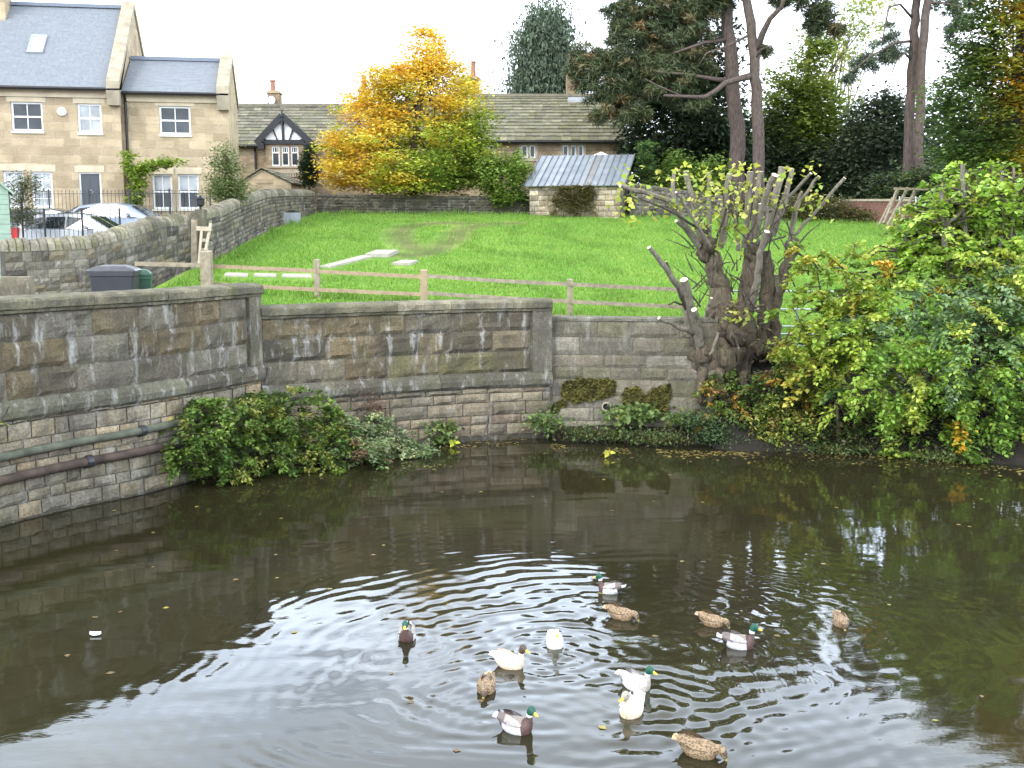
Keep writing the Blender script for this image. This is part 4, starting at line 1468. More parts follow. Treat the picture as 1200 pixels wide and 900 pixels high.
for k in range(11):
    xx = bx0 + .35 + (bx1 - bx0 - .7) * k / 10
    mb.box(xx - .05, xx + .05, yb - .07, yb - .004, ww[0][2] - .62, ww[0][2] - .43)
mb.build('corbels', M['dressed_grey'], cot)
dx_ = fx(299.5, 180)[0]
mb = MB(); mb.tube([(dx_, -.32, ze - .08), (dx_, -.1, ze - .4), (dx_, -.1, 0)], .06, 6)
mb.tube([(x0, -.36, ze - .08), (gx0 + .1, -.36, ze - .08)], .075, 6)
mb.build('gutter', M['black'], cot)
# chimneys: left with dish, one behind the yellow tree
def chimney(parent, org, pxa, pxb, ptop, pbase, Y, dep, pots, dish=None, mat='cottage', pot_h=None, potr=.16):
    xa, zt = front(pxa, ptop, Y, org); xb, zb = front(pxb, pbase, Y, org)
    y0 = Y - org[1]
    mb = MB(); mb.box(xa, xb, y0, y0 + dep, zb - .5, zt - .12)
    mb.hexa([(xa - .08, y0 - .08, zt - .12), (xb + .08, y0 - .08, zt - .12), (xb + .08, y0 + dep + .08, zt - .12), (xa - .08, y0 + dep + .08, zt - .12),
             (xa + .05, y0 + .05, zt + .06), (xb - .05, y0 + .05, zt + .06), (xb - .05, y0 + dep - .05, zt + .06), (xa + .05, y0 + dep - .05, zt + .06)])
    c = mb.build('chimney', M[mat], parent)
    for (px, ptp) in pots:
        x, z = front(px, ptp, Y + dep / 2, org)
        mb = MB(); mb.lathe(x, y0 + dep / 2, [(potr * 1.1, zt + .05), (potr * .9, zt + .1 + (z - zt) * .5), (potr * .85, z - .1), (potr * 1.15, z - .08), (potr * 1.15, z)], 10)
        mb.build('chimney_pot', M['pot'], c)
    if dish:
        x, z = front(*dish, Y, org)
        mb = MB(); pts = []
        for rr, yy in ((.02, -.10), (.14, -.12), (.24, -.16)):
            for k in range(16):
                t_ = 2 * math.pi * k / 16; pts.append((x + rr * math.cos(t_), y0 + yy, z + rr * math.sin(t_)))
        mb.quadgrid(pts, 16, 3, close=True)
        mb.tube([(x, y0, z), (x, y0 - .1, z)], .03, 6); mb.tube([(x, y0 - .14, z - .3), (x + .05, y0 - .5, z - .05)], .015, 5)
        mb.build('satellite_dish', M['white'], c)
    return c
chimney(cot, co, 313, 327.5, 107, 127, 70.0, .8, [(319.5, 94)], dish=(318.5, 117.5))
chimney(cot, co, 420, 433, 104, 130, 70.0, .8, [(426, 88)], mat='brick')
# ------------------------------------------------------------------ farmhouse on the right
f0 = at(652, 220, 68); fo = (f0.x, 68.0, GZ)
farm = thing('stone_farmhouse', 'long stone farmhouse with mossy slate roof and mullioned windows behind the metal roofed outbuilding', 'farmhouse', fo)
fz = lambda px, py, Y=68.0: front(px, py, Y, fo)
x0, ze = fz(470, 165); x1 = fz(730, 165)[0]
zr = fz(650, 113, 72)[1]
grp = [[(564, 570.5), (572.5, 578)], [(611, 618.5), (620.5, 627.5)], [(659.5, 666.3), (669, 675), (677.5, 684)]]
ops = []
for g in grp:
    for a, b in g: ops.append((fz(a, 170)[0], fz(b, 170)[0], fz(a, 185)[1], fz(a, 170)[1]))
mb = MB()
wall_open(mb, x0, x1, -1, ze, ops, 0.0, rev=.22)
for X in (x0, x1): mb.face([(X, 0, -1), (X, 8, -1), (X, 8, ze), (X, 4, zr), (X, 0, ze)])
mb.face([(x0, 8, -1), (x0, 8, ze), (x1, 8, ze), (x1, 8, -1)])
mb.build('wall', M['cottage'], farm)
SLF = [(0.225, 0.21, 0.15), (0.20, 0.19, 0.14), (0.26, 0.245, 0.17), (0.215, 0.205, 0.125)]
mb = MB()
slate_roof(mb, (x0, -.35, ze - .05), (x1 + .2, -.35, ze - .05), (x0, 4, zr), (x1 + .2, 4, zr), 14, 0.5, SLF, .085, grade=.9, var=.2)
slate_roof(mb, (x0, 8.3, ze - .05), (x1 + .2, 8.3, ze - .05), (x0, 4, zr), (x1 + .2, 4, zr), 8, 0.9, SLF, .08)
mb.beam((x0, 4, zr + .06), (x1 + .2, 4, zr + .06), .36, .18, (0.24, 0.22, 0.16))
mb.build('roof', M['slate'], farm)
for q in ops: sash(farm, *q, .1, fw=.075, mun=(0, 0), mid=False)
for g in grp:
    a, b = fz(g[0][0] - 2.6, 170)[0], fz(g[-1][1] + 2.6, 170)[0]
    zt, zb = fz(g[0][0], 170)[1], fz(g[0][0], 185)[1]
    mb = MB(); mb.box(a, b, -.04, -.003, zt + .002, zt + .2); mb.box(a, b, -.06, -.003, zb - .2, zb - .002)
    for p_, q_ in zip([a] + [fz(t[1], 170)[0] + .003 for t in g], [fz(t[0], 170)[0] - .003 for t in g] + [b]):
        mb.box(p_, q_, -.035, .09, zb, zt)
    mb.build('window_surround', M['dressed_grey'], farm)
mb = MB(); mb.tube([(x0, -.42, ze - .1), (x1, -.42, ze - .1)], .075, 6)
dx_ = fz(728, 170)[0]; mb.tube([(dx_, -.4, ze - .1), (dx_, -.12, ze - .5), (dx_, -.12, 0)], .06, 6)
mb.build('gutter', M['black'], farm)
chimney(farm, fo, 547.5, 561.5, 90, 118, 72.0, .8, [(554.5, 72)])
ck = chimney(farm, fo, 664, 674, 78, 118, 72.0, .8, [(668.5, 64)])
xa, zt = fz(664, 116, 71.6); xb = fz(691, 116, 71.6)[0]; zb = fz(664, 124, 71.6)[1]
mb = MB(); mb.hexa([(xa, 3.3, zb - .1), (xb, 3.3, zb - .1), (xb, 4.3, zb - .1), (xa, 4.3, zb - .1), (xa + .1, 3.45, zt + .1), (xb - .1, 3.45, zt + .1), (xb - .1, 4.2, zt + .1), (xa + .1, 4.2, zt + .1)])
mb.build('lead_flashing', M['lead'], ck)

# ------------------------------------------------------------------ small outbuilding beside the cottage, pale gable
p0 = at(309, 225, 59.5); po = (p0.x, 59.5, 5.5)
out = thing('outbuilding', 'low outbuilding with a pale stone gable in front of the cottage dormer', 'outbuilding', po)
oz = lambda px, py: front(px, py, 59.5, po)
xa, za = oz(282, 214); xb, zb = oz(341, 214); xm, zm = oz(307, 198)
mb = MB(); mb.face([(xa, 0, -.5), (xb, 0, -.5), (xb, 0, zb), (xm, 0, zm), (xa, 0, za)])
mb.face([(xb, 0, -.5), (xb, 4, -.5), (xb, 4, zb), (xb, 0, zb)]); mb.face([(xa, 0, -.5), (xa, 0, za), (xa, 4, za), (xa, 4, -.5)])
mb.box(xm - .35, xm + .55, -.03, -.003, zm - .75, zm - .45)
mb.build('wall', M['facade'], out)
mb = MB()
for (ex, ez) in ((xa - .15, za - .05), (xb + .15, zb - .05)):
    slate_roof(mb, (ex, -.15, ez), (ex, 4.1, ez), (xm, -.15, zm + .05), (xm, 4.1, zm + .05), 5, .5, [(0.30, 0.28, 0.22), (0.26, 0.24, 0.19)], .06)
mb.build('roof', M['slate'], out)

# ------------------------------------------------------------------ stone store with sheet metal roof
s0 = at(673, 256, 54.0); so = (s0.x, 54.0, zlawn(s0.x, 54.0) - .02)
RS = math.radians(-13)
store = thing('stone_store', 'small stone outbuilding with a ribbed grey metal roof at the top of the field', 'outbuilding', so, RS)
sx = lambda px, py: on_plane(px, py, so, RS)
xa, ze = sx(620.5, 217); xb = sx(727, 217)[0]
D = 3.6
o2 = (so[0] - math.sin(RS) * D, so[1] + math.cos(RS) * D, so[2])
zr = on_plane(690, 184, o2, RS)[1]
mb = MB()
STC = [(0.50, 0.41, 0.28), (0.43, 0.345, 0.235), (0.38, 0.30, 0.19), (0.54, 0.45, 0.32), (0.31, 0.25, 0.18)]
fp = Path2([(xa, 0), (xb, 0)], smooth=False)
rows = [(k / 7, (k + 1) / 7) for k in range(7)]
mb.face([(xa, .02, -.5), (xb, .02, -.5), (xb, .02, ze), (xa, .02, ze)], (.2, .17, .13))
courses(mb, fp, 0, fp.L, lambda s: -.2, lambda s: ze, rows, (.25, .7), R, lambda s, t: pick(R, STC), .03, .02, .012)
sp = Path2([(xb, 0.0), (xb, D)], smooth=False)
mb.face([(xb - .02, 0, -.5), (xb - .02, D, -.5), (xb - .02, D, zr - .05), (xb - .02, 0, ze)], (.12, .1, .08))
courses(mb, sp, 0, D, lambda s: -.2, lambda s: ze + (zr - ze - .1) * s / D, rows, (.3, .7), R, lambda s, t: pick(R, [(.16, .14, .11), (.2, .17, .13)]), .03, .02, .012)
mb.face([(xa, 0, -.5), (xa, 0, ze), (xa, D, zr - .05), (xa, D, -.5)]); mb.face([(xa, D, -.5), (xa, D, zr - .05), (xb, D, zr - .05), (xb, D, -.5)])
mb.build('wall', M['stone_lower'], store)
mb = MB()
NRIB = 15
ex0, ex1 = xa - .2, xb + .2
k = (zr - ze) / D
rp = lambda x, y, o=0.: (x, y - o * k / math.hypot(1, k), ze + y * k + .06 + o / math.hypot(1, k))
for i in range(NRIB):
    a, b = ex0 + (ex1 - ex0) * i / NRIB, ex0 + (ex1 - ex0) * (i + 1) / NRIB
    c = pick(R, [(.26, .29, .32), (.235, .262, .29), (.285, .31, .335)], .07)
    if i in (9,): c = pick(R, [(.27, .265, .26)], .03)
    mb.hexa([rp(a, -.25, -.03), rp(b, -.25, -.03), rp(b, D + .1, -.03), rp(a, D + .1, -.03), rp(a, -.25), rp(b, -.25), rp(b, D + .1), rp(a, D + .1)], c)
    mb.hexa([rp(a - .02, -.27, .002), rp(a + .03, -.27, .002), rp(a + .03, D + .1, .002), rp(a - .02, D + .1, .002), rp(a - .01, -.27, .06), rp(a + .02, -.27, .06), rp(a + .02, D + .1, .06), rp(a - .01, D + .1, .06)], tuple(v * .72 for v in c))
mb.hexa([rp(ex1, -.27, -.05), rp(ex1 + .05, -.27, -.05), rp(ex1 + .05, D + .1, -.05), rp(ex1, D + .1, -.05), rp(ex1, -.27, .06), rp(ex1 + .05, -.27, .06), rp(ex1 + .05, D + .1, .06), rp(ex1, D + .1, .06)], (.2, .21, .22))
mb.build('metal_roof', M['roofmetal'], store)

# ================================================================== FIELD WALLS, FENCES, GATES
DRYC = [(0.16, 0.145, 0.11), (0.115, 0.104, 0.082), (0.20, 0.18, 0.14), (0.085, 0.078, 0.064), (0.18, 0.15, 0.10)]
def dry_wall(name, label, pts, face_rows, lens, cope=0.30, thick=0.5, cols=DRYC, cope_cols=None, bulge=.035, squared=0, nx=4, nz=3):
    """pts: (x, y, z base, z top of the coping). Right of travel faces the viewer."""
    pth = Path2(pts)
    t = thing(name, label, 'wall', (pts[0][0], pts[0][1], pts[0][2]))
    zlo = lambda s: pth.extra(s)[0] - .25
    zhi = lambda s: pth.extra(s)[1] - cope
    mb = MB()
    n = 40
    for k in range(n):
        s0, s1 = pth.L * k / n, pth.L * (k + 1) / n
        a, b, c, d = pth.pt(s0, 0), pth.pt(s1, 0), pth.pt(s1, -thick), pth.pt(s0, -thick)
        mb.hexa([(a.x, a.y, zlo(s0)), (b.x, b.y, zlo(s1)), (c.x, c.y, zlo(s1)), (d.x, d.y, zlo(s0)),
                 (a.x, a.y, zhi(s0)), (b.x, b.y, zhi(s1)), (c.x, c.y, zhi(s1)), (d.x, d.y, zhi(s0))], (.07, .062, .048))
    rows = []
    z = 0.0
    while z < .999:
        h = R.uniform(.8, 1.25) / face_rows
        rows.append((z, min(1, z + h) if 1 - z - h > .4 / face_rows else 1)); z = rows[-1][1]
    courses(mb, pth, 0, pth.L, zlo, zhi, rows, lens, R, lambda s, q: pick(R, cols, .3), bulge, .03, .005, nx=nx, nz=nz)
    mb.build('stone_face', M['stone_dry'], t, world=True)
    if cope > .05:
        mb = MB()
        s = 0.0
        cc = cope_cols or [(.26, .235, .17), (.22, .20, .15), (.29, .265, .20), (.24, .22, .14)]
        while s < pth.L:
            e = min(pth.L, s + R.uniform(.11, .24) * (1 if not squared else 3))
            hh = cope * R.uniform(.86, 1.1)
            rows_ = []
            for ss in (s + .006, s + .03, e - .03, e - .006):
                k = .93 if ss in (s + .006, e - .006) else 1.0
                for a in range(9):
                    th = math.pi * a / 8
                    q = pth.pt(ss, -thick / 2 + math.cos(th) * (thick / 2 + .03) * k)
                    rows_.append((q.x, q.y, zhi((s + e) / 2) - .01 + (zhi(ss) - zhi((s + e) / 2)) + math.sin(th) ** .75 * hh * k))
            if e - s > .05: mb.quadgrid(rows_, 9, 4, pick(R, cc, .2))
            b0_ = len(mb.v) - 36
            if e - s > .05:
                mb.f.append(tuple(b0_ + i for i in range(9))); mb.c.append(cc[0]); mb.m.append(0)
                mb.f.append(tuple(b0_ + 27 + i for i in reversed(range(9)))); mb.c.append(cc[0]); mb.m.append(0)
            s = e
        mb.build('coping', M['stone_coping'], t, world=True)
    return t

def pxy(px, py, Y):
    p = at(px, py, Y); return p.x, p.y, p.z
def wp(px, pytop, Y, base):
    p = at(px, pytop, Y); return (p.x, p.y, base, p.z)
dry_wall('stone_wall', 'rounded stone field wall in front of the parked cars, rising to the right behind the bins',
         [wp(4, 279, 28.4, 2.9), wp(60, 277.5, 29.1, 2.95), wp(104, 276, 30, 3.0), wp(150, 264, 31.2, 3.15), wp(190, 252, 32.6, 3.4), wp(222, 249, 33.8, 3.75)],
         10, (.16, .55), cope=.34, thick=.55)
dry_wall('stone_wall', 'long dry stone wall with upright coping running up the left side of the field',
         [wp(241, 245, 34.4, 3.8), wp(262, 240.5, 37, 4.05), wp(287, 230, 41, 4.45), wp(315, 221.5, 46, 4.95), wp(342, 221, 51, 5.35), wp(369, 222, 54.4, 5.6)],
         11, (.2, .5), cope=.3, thick=.5)
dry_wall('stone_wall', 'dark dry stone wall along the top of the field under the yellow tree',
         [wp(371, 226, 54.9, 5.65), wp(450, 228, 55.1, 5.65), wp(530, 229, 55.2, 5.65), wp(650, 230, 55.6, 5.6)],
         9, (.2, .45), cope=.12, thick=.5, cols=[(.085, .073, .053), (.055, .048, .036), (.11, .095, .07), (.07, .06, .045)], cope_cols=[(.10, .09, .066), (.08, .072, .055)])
dry_wall('stone_wall', 'short dark stone wall right of the metal roofed outbuilding',
         [wp(738, 214, 54.8, 5.55), wp(775, 218, 55, 5.5), wp(815, 224, 55.2, 5.5), wp(862, 232, 55.4, 5.45)],
         9, (.2, .5), cope=.1, thick=.45, cols=[(.12, .105, .085), (.09, .08, .065), (.15, .13, .1)], cope_cols=[(.15, .135, .1)])
# brick wall at the far right
a, b = at(985, 262, 56), at(1075, 264, 56)
bw = thing('brick_wall', 'low old red brick wall with stone cap at the far right of the field', 'wall', (a.x, 56, 5.2))
mb = MB(); mb.box(0, b.x - a.x, 0, .25, -.2, at(1000, 236, 56).z - 5.2)
mb.build('brickwork', M['brick'], bw)
mb = MB(); q = at(1000, 236, 56).z - 5.2; mb.box(-.05, b.x - a.x + .05, -.05, .3, q + .003, q + .12)
mb.build('cap', M['dressed_grey'], bw)

# post and rail fence
fence = thing('post_and_rail_fence', 'low wooden post and rail fence along the near edge of the field', 'fence', (-2.3, 30, 2.9))
FP = [(241.5, 294, 12, 29.7, 'wood'), (371, 304, 6.5, 30, 'wood'), (496.5, 316, 8, 30, 'newwood'), (668, 327, 6.5, 30, 'wood'), (806, 336, 7, 29.8, 'wood')]
tops = []
for px, py, wpx, Y, mt in FP:
    p = at(px, py, Y); w_ = wpx * Y / FPX
    zb = zlawn(p.x, Y) - .3
    mb = MB()
    mb.hexa([(p.x - w_ / 2, Y - w_ / 2, zb), (p.x + w_ / 2, Y - w_ / 2, zb), (p.x + w_ / 2, Y + w_ / 2, zb), (p.x - w_ / 2, Y + w_ / 2, zb),
             (p.x - w_ / 2, Y - w_ / 2, p.z - .02), (p.x + w_ / 2, Y - w_ / 2, p.z - .03), (p.x + w_ / 2, Y + w_ / 2, p.z + .01), (p.x - w_ / 2, Y + w_ / 2, p.z)])
    mb.build('post', M[mt], fence, world=True)
def rail(pxa, pya, pxb, pyb, Y, mt, h=.1, sag=0.0):
    mb = MB()
    A, B = at(pxa, pya, Y), at(pxb, pyb, Y)
    n = 6
    for k in range(n):
        p, q = A.lerp(B, k / n), A.lerp(B, (k + 1) / n)
        p.z -= sag * math.sin(math.pi * k / n); q.z -= sag * math.sin(math.pi * (k + 1) / n)
        mb.beam(p, q, .04, h)
    mb.build('rail', M[mt], fence, world=True)
rail(250, 312, 370.6, 317.5, 29.93, 'newwood'); rail(371.4, 318, 496, 324.5, 29.93, 'newwood')
rail(250, 333, 370.6, 339.5, 29.93, 'newwood'); rail(371.4, 339.5, 496, 345, 29.93, 'newwood')
rail(250, 350, 370.6, 356, 29.93, 'newwood'); rail(371.4, 356.5, 496, 363, 29.93, 'newwood')
rail(497, 323, 667.6, 333, 29.93, 'wood', sag=.02); rail(668.4, 333.2, 806, 340, 29.9, 'wood')
rail(497, 343, 667.6, 353, 29.93, 'wood', sag=.02); rail(668.4, 353.5, 806, 360, 29.9, 'wood')
rail(497, 363, 667.6, 371, 29.93, 'wood'); rail(668.4, 371, 806, 377, 29.9, 'wood')
rail(158, 309, 240, 311, 29.63, 'wood', .11)

# small gate standing open in the gap of the field wall
g0 = at(236, 320, 33.6)
gate = thing('wooden_gate', 'narrow bleached wooden gate standing open in the gap of the field wall', 'gate', (g0.x, 33.6, 3.6))
mb = MB(); a, b = at(227.5, 325, 33.6), at(227.5, 257, 33.6); mb.beam((a.x, 33.6, 3.4), (b.x, 33.6, b.z), .16, .12)
mb.build('gate_post', M['wood'], gate, world=True)
for pa, pb in (((233, 310), (236.5, 268)), ((241, 294), (247, 262))):
    mb = MB(); mb.beam(at(*pa, 33.3), at(*pb, 33.75 if pb[0] > 240 else 33.5), .07, .07)
    mb.build('stile', M['palewood'], gate, world=True)
for y_, hh, mt in ((267.5, .13, 'palewood'), (281, .1, 'palewood'), (292, .09, 'palewood')):
    mb = MB(); mb.beam(at(230 if y_ < 270 else 234, y_, 33.42), at(247.5 - (y_ - 267) * .16, y_ + 1, 33.6), .05, hh)
    mb.build('bar', M[mt], gate, world=True)
mb = MB(); c = at(247, 289, 33.55); mb.tube([c + Vector((.13 * math.cos(t), .02, .2 * math.sin(t))) for t in [-1.9 + k * .35 for k in range(12)]], .022, 6)
mb.build('latch_hoop', M['iron'], gate, world=True)
# stone gate stump with a lamp on the wall end
mb = MB(); a = at(234, 300, 34.2); b = at(234, 246, 34.2)
mb.hexa([(a.x - .17, 34.2, 3.4), (a.x + .17, 34.2, 3.4), (a.x + .17, 34.55, 3.4), (a.x - .17, 34.55, 3.4), (b.x - .15, 34.22, b.z), (b.x + .15, 34.22, b.z + .03), (b.x + .14, 34.5, b.z), (b.x - .14, 34.5, b.z)], (.13, .115, .085))
tag(mb.build('gatepost', M['stone_dry'], org=(a.x, 34.2, 3.4)), 'upright dark stone gatepost at the gap in the field wall', 'gatepost')
mb = MB(); c = at(234.5, 240, 34.3)
mb.tube([(c.x, 34.35, b.z - .02), (c.x, 34.35, b.z + .1)], .03, 6); mb.lathe(c.x, 34.35, [(.05, b.z + .1), (.12, b.z + .15), (.13, b.z + .32), (.16, b.z + .34), (.03, b.z + .44)], 8)
tag(mb.build('lantern', M['black'], org=(c.x, 34.35, b.z - .02)), 'small black lantern on top of the stone gatepost', 'lantern')

# galvanised field gate behind the pollarded tree
ga, gb_ = at(856, 341, 28.6), at(1012, 341, 28.3)
fg = thing('field_gate', 'grey galvanised steel field gate behind the pollarded tree', 'gate', (ga.x, 28.6, 1.9))
for yy in (341, 362, 382, 391, 404):
    mb = MB(); mb.tube([at(856, yy, 28.6), at(1012, yy + 1, 28.3)], .024, 8)
    mb.build('bar', M['galv'], fg, world=True)
for px in (856, 934, 1012):
    mb = MB(); Y = 28.6 - .3 * (px - 856) / 156
    mb.beam(at(px, 339, Y), at(px, 408, Y), .045, .045); mb.build('upright', M['galv'], fg, world=True)

# iron railings
def railings(label, pxa, pxb, topa, topb, Y, hgt, npost, gap=.115):
    A, B = at(pxa, topa, Y), at(pxb, topb, Y)
    t = thing('iron_railings', label, 'railings', (A.x, Y, A.z - hgt))
    n = int((B - A).length / gap)
    mb = MB()
    for k in range(n + 1):
        p = A.lerp(B, k / n)
        mb.beam((p.x, p.y, p.z - hgt), (p.x, p.y, p.z - .05), .013, .013)
        mb.tube([(p.x, p.y, p.z - .05), (p.x, p.y, p.z)], [.02, .002], 4)
    for dz in (.14, hgt - .12):
        mb.beam(A - Vector((0, 0, dz)), B - Vector((0, 0, dz)), .035, .02)
    mb.build('bar_panel', M['iron'], t, world=True)
    for k in range(npost):
        p = A.lerp(B, k / (npost - 1))
        mb = MB(); mb.beam((p.x, p.y - .03, p.z - hgt - .1), (p.x, p.y - .03, p.z + .03), .05, .05)
        mb.build('post', M['iron'], t, world=True)
railings('black iron railings on the near side of the parked cars', 8, 140, 246, 245, 36, 1.3, 4, .15)
railings('black iron railings along the front of the stone house', 10, 246, 223, 222, 42.0, 1.35, 6, .14)

# ================================================================== CARS, BINS, SMALL THINGS
def wheel_mesh(parent, x, y, r, side):
    mb = MB()
    pts = []
    for (rr, yy) in ((r * .62, -.09), (r * .93, -.1), (r, -.06), (r, .06), (r * .93, .1), (r * .62, .09)):
        for k in range(20):
            a = 2 * math.pi * k / 20; pts.append((x + rr * math.cos(a), y + yy, r + rr * math.sin(a)))
    mb.quadgrid(pts, 20, 6, close=True)
    w_ = mb.build('wheel', M['rubber'], parent, smooth=True)
    mb = MB()
    for k in range(5):
        a = 2 * math.pi * k / 5
        mb.beam((x, y + side * .07, r), (x + r * .6 * math.cos(a), y + side * .085, r + r * .6 * math.sin(a)), .06, .03, up=(0, 1, 0))
    pts = []
    for rr, yy in ((r * .63, .04), (r * .63, .088), (r * .56, .09), (r * .54, .05), (0.01, .05)):
        for k in range(20):
            a = 2 * math.pi * k / 20; pts.append((x + rr * math.cos(a), y + side * yy, r + rr * math.sin(a)))
    mb.quadgrid(pts, 20, 5, close=True)
    mb.build('rim', M['galv'], w_)

def make_car(label, loc, rz, paint, roof_prof, hull, hw=.88, estate=True, group='cars parked by the stone house'):
    """hull: (x, z bottom, z belt, half width); roof_prof: (x, z roof, half width roof) over the same belt."""
    t = thing('parked_car', label, 'car', loc, rz, group)
    belt = lambda x: float(np.interp(x, [h[0] for h in hull], [h[2] for h in hull]))
    hwid = lambda x: float(np.interp(x, [h[0] for h in hull], [h[3] for h in hull]))
    mb = MB()
    pts = []
    for (x, zb, zt, w_) in hull:
        ring = [(-w_ * .86, zb), (-w_ * .98, zb + .12), (-w_, zb + (zt - zb) * .5), (-w_ * .96, zt - .06), (-w_ * .88, zt), (-w_ * .4, zt + .025), (w_ * .4, zt + .025), (w_ * .88, zt), (w_ * .96, zt - .06), (w_, zb + (zt - zb) * .5), (w_ * .98, zb + .12), (w_ * .86, zb)]
        pts += [(x, y, z) for y, z in ring]
    mb.quadgrid(pts, 12, len(hull), close=True)
    b = len(mb.v) - len(pts)
    mb.f.append(tuple(b + i for i in range(12))); mb.c.append(WHITE); mb.m.append(0)
    e = len(mb.v) - 12
    mb.f.append(tuple(e + i for i in reversed(range(12)))); mb.c.append(WHITE); mb.m.append(0)
    # cabin shell
    pts = []
    for (x, zr_, wr_) in roof_prof:
        zb, wb = belt(x) - .02, hwid(x) * .9
        ring = [(-wb, zb), (-(wb * .35 + wr_ * .65), zb + (zr_ - zb) * .62), (-wr_, zr_ - .05), (-wr_ * .8, zr_), (0, zr_ + .025), (wr_ * .8, zr_), (wr_, zr_ - .05), (wb * .35 + wr_ * .65, zb + (zr_ - zb) * .62), (wb, zb)]
        if zr_ - zb < .05: ring = [(y, zb + .01 * k) for k, (y, z) in zip((0, 1, 2, 3, 4, 3, 2, 1, 0), ring)]
        pts += [(x, y, z) for y, z in ring]
    mb.quadgrid(pts, 9, len(roof_prof))
    mb.build('body', M[paint], t, smooth=False)
    # side glass, set a little proud of the shell
    rz_ = lambda x: float(np.interp(x, [p[0] for p in roof_prof], [p[1] for p in roof_prof]))
    rw = lambda x: float(np.interp(x, [p[0] for p in roof_prof], [p[2] for p in roof_prof]))
    def glass_pt(x, f, side):
        zb, zt = belt(x) + .02, rz_(x) - .11
        z = zb + (zt - zb) * f
        wb = hwid(x) * .9; g = (z - belt(x)) / max(rz_(x) - .05 - belt(x), .05)
        return (x, side * (wb + (rw(x) - wb) * g + .03), z)
    xs0, xs1 = roof_prof[0][0], roof_prof[-1][0]
    full = [p for p in roof_prof if p[1] > 1.25]
    xa, xb = full[0][0] + .02, full[-1][0] - .02
    cuts = [xa + (xb - xa) * k for k in (0, .36, .70, 1)]
    for side in (-1, 1):
        for k in range(3):
            p, q = cuts[k] + .035, cuts[k + 1] - .035
            p2, q2 = p, q
            mb = MB()
            lo0 = p - (.35 if k == 0 and not estate else .0) ; lo1 = q + (.42 if k == 2 else 0)
            P_ = [glass_pt(lo0, 0, side), glass_pt(lo1, 0, side), glass_pt(q2, 1, side), glass_pt(p2, 1, side)]
            if lo1 != q: P_[1] = (lo1, P_[1][1], belt(lo1) + .03)
            mb.face(P_); mb.build('side_window', M['carglass'], t)
    for (i0, i1, nm) in ((0, 1, 'rear_window'), (len(roof_prof) - 1, len(roof_prof) - 2, 'windscreen')):
        (xl, zl, wl_), (xh, zh, wh_) = roof_prof[i0], roof_prof[i1]
        d = -.02 if i0 == 0 else .02
        zl = max(zl, belt(xl) + .02)
        mb = MB()
        f = lambda t_: (xl + (xh - xl) * t_ + d, zl + (zh - zl) * t_ + .012, wl_ + (wh_ - wl_) * t_)
        x1_, z1_, w1_ = f(.1); x2_, z2_, w2_ = f(.9)
        mb.face([(x1_, -w1_ * .86, z1_), (x1_, w1_ * .86, z1_), (x2_, w2_ * .84, z2_), (x2_, -w2_ * .84, z2_)])
        mb.build(nm, M['carglass'], t)
    L0, L1 = hull[0][0], hull[-1][0]
    for x in (L0 + .78, L1 - .82):
        for s_ in (-1, 1): wheel_mesh(t, x, s_ * (hw - .09), .31, s_)
    for s_ in (-1, 1):
        zb = belt(L0)
        mb = MB(); x = L0 + .06; mb.box(L0 - .015, L0 + .2, s_ * hw * .93 - .06, s_ * hw * .93 + .06, zb - .28, zb + (.2 if estate else .02) - .05); mb.build('tail_lamp', M['redlamp'], t)
        mb = MB(); mb.box(L1 - .2, L1 + .012, s_ * hw * .72 - .15, s_ * hw * .72 + .15, belt(L1) - .2, belt(L1) - .04); mb.build('headlight', M['clearlamp'], t)
        xm = full[-1][0] + .15
        mb = MB(); mb.tube([(xm, s_ * hwid(xm) * .93, belt(xm) + .02), (xm, s_ * (hw + .1), belt(xm) + .09), (xm, s_ * (hw + .2), belt(xm) + .09)], [.03, .08, .06], 8); mb.build('wing_mirror', M[paint], t)
    return t
HULL = [(-2.05, .34, .86, .74), (-1.95, .24, .95, .84), (-1.2, .22, .97, .88), (0, .2, .95, .89), (.9, .2, .93, .88), (1.3, .2, .88, .87), (1.9, .24, .76, .8), (2.1, .34, .64, .66)]
EST = [(-2.0, 1.0, .66), (-1.72, 1.38, .60), (-1.2, 1.46, .63), (0, 1.48, .64), (.45, 1.42, .62), (1.3, .93, .7)]
HAT = [(-1.95, 1.0, .62), (-1.35, 1.36, .58), (-.6, 1.45, .61), (0.1, 1.45, .62), (.5, 1.38, .60), (1.38, .9, .68)]
def car_at(label, pxc, pyroof, Y, hd, paint, prof, rh=1.5, estate=True):
    p = at(pxc, pyroof, Y)
    return make_car(label, (p.x, Y, p.z - rh), hd, paint, prof, HULL, estate=estate)
car_at('silver white estate car with a red tail lamp parked nearest the railings', 96, 249.5, 38.2, math.radians(-6), 'carwhite', EST)
car_at('silver blue hatchback parked furthest right, nearest the house door', 142, 237.5, 41.0, math.radians(-4), 'carsilver', HAT, 1.47, False)
car_at('dark grey car half hidden behind the white estate car', 66, 244, 40.6, math.radians(-8), 'cargrey', HAT, 1.47, False)

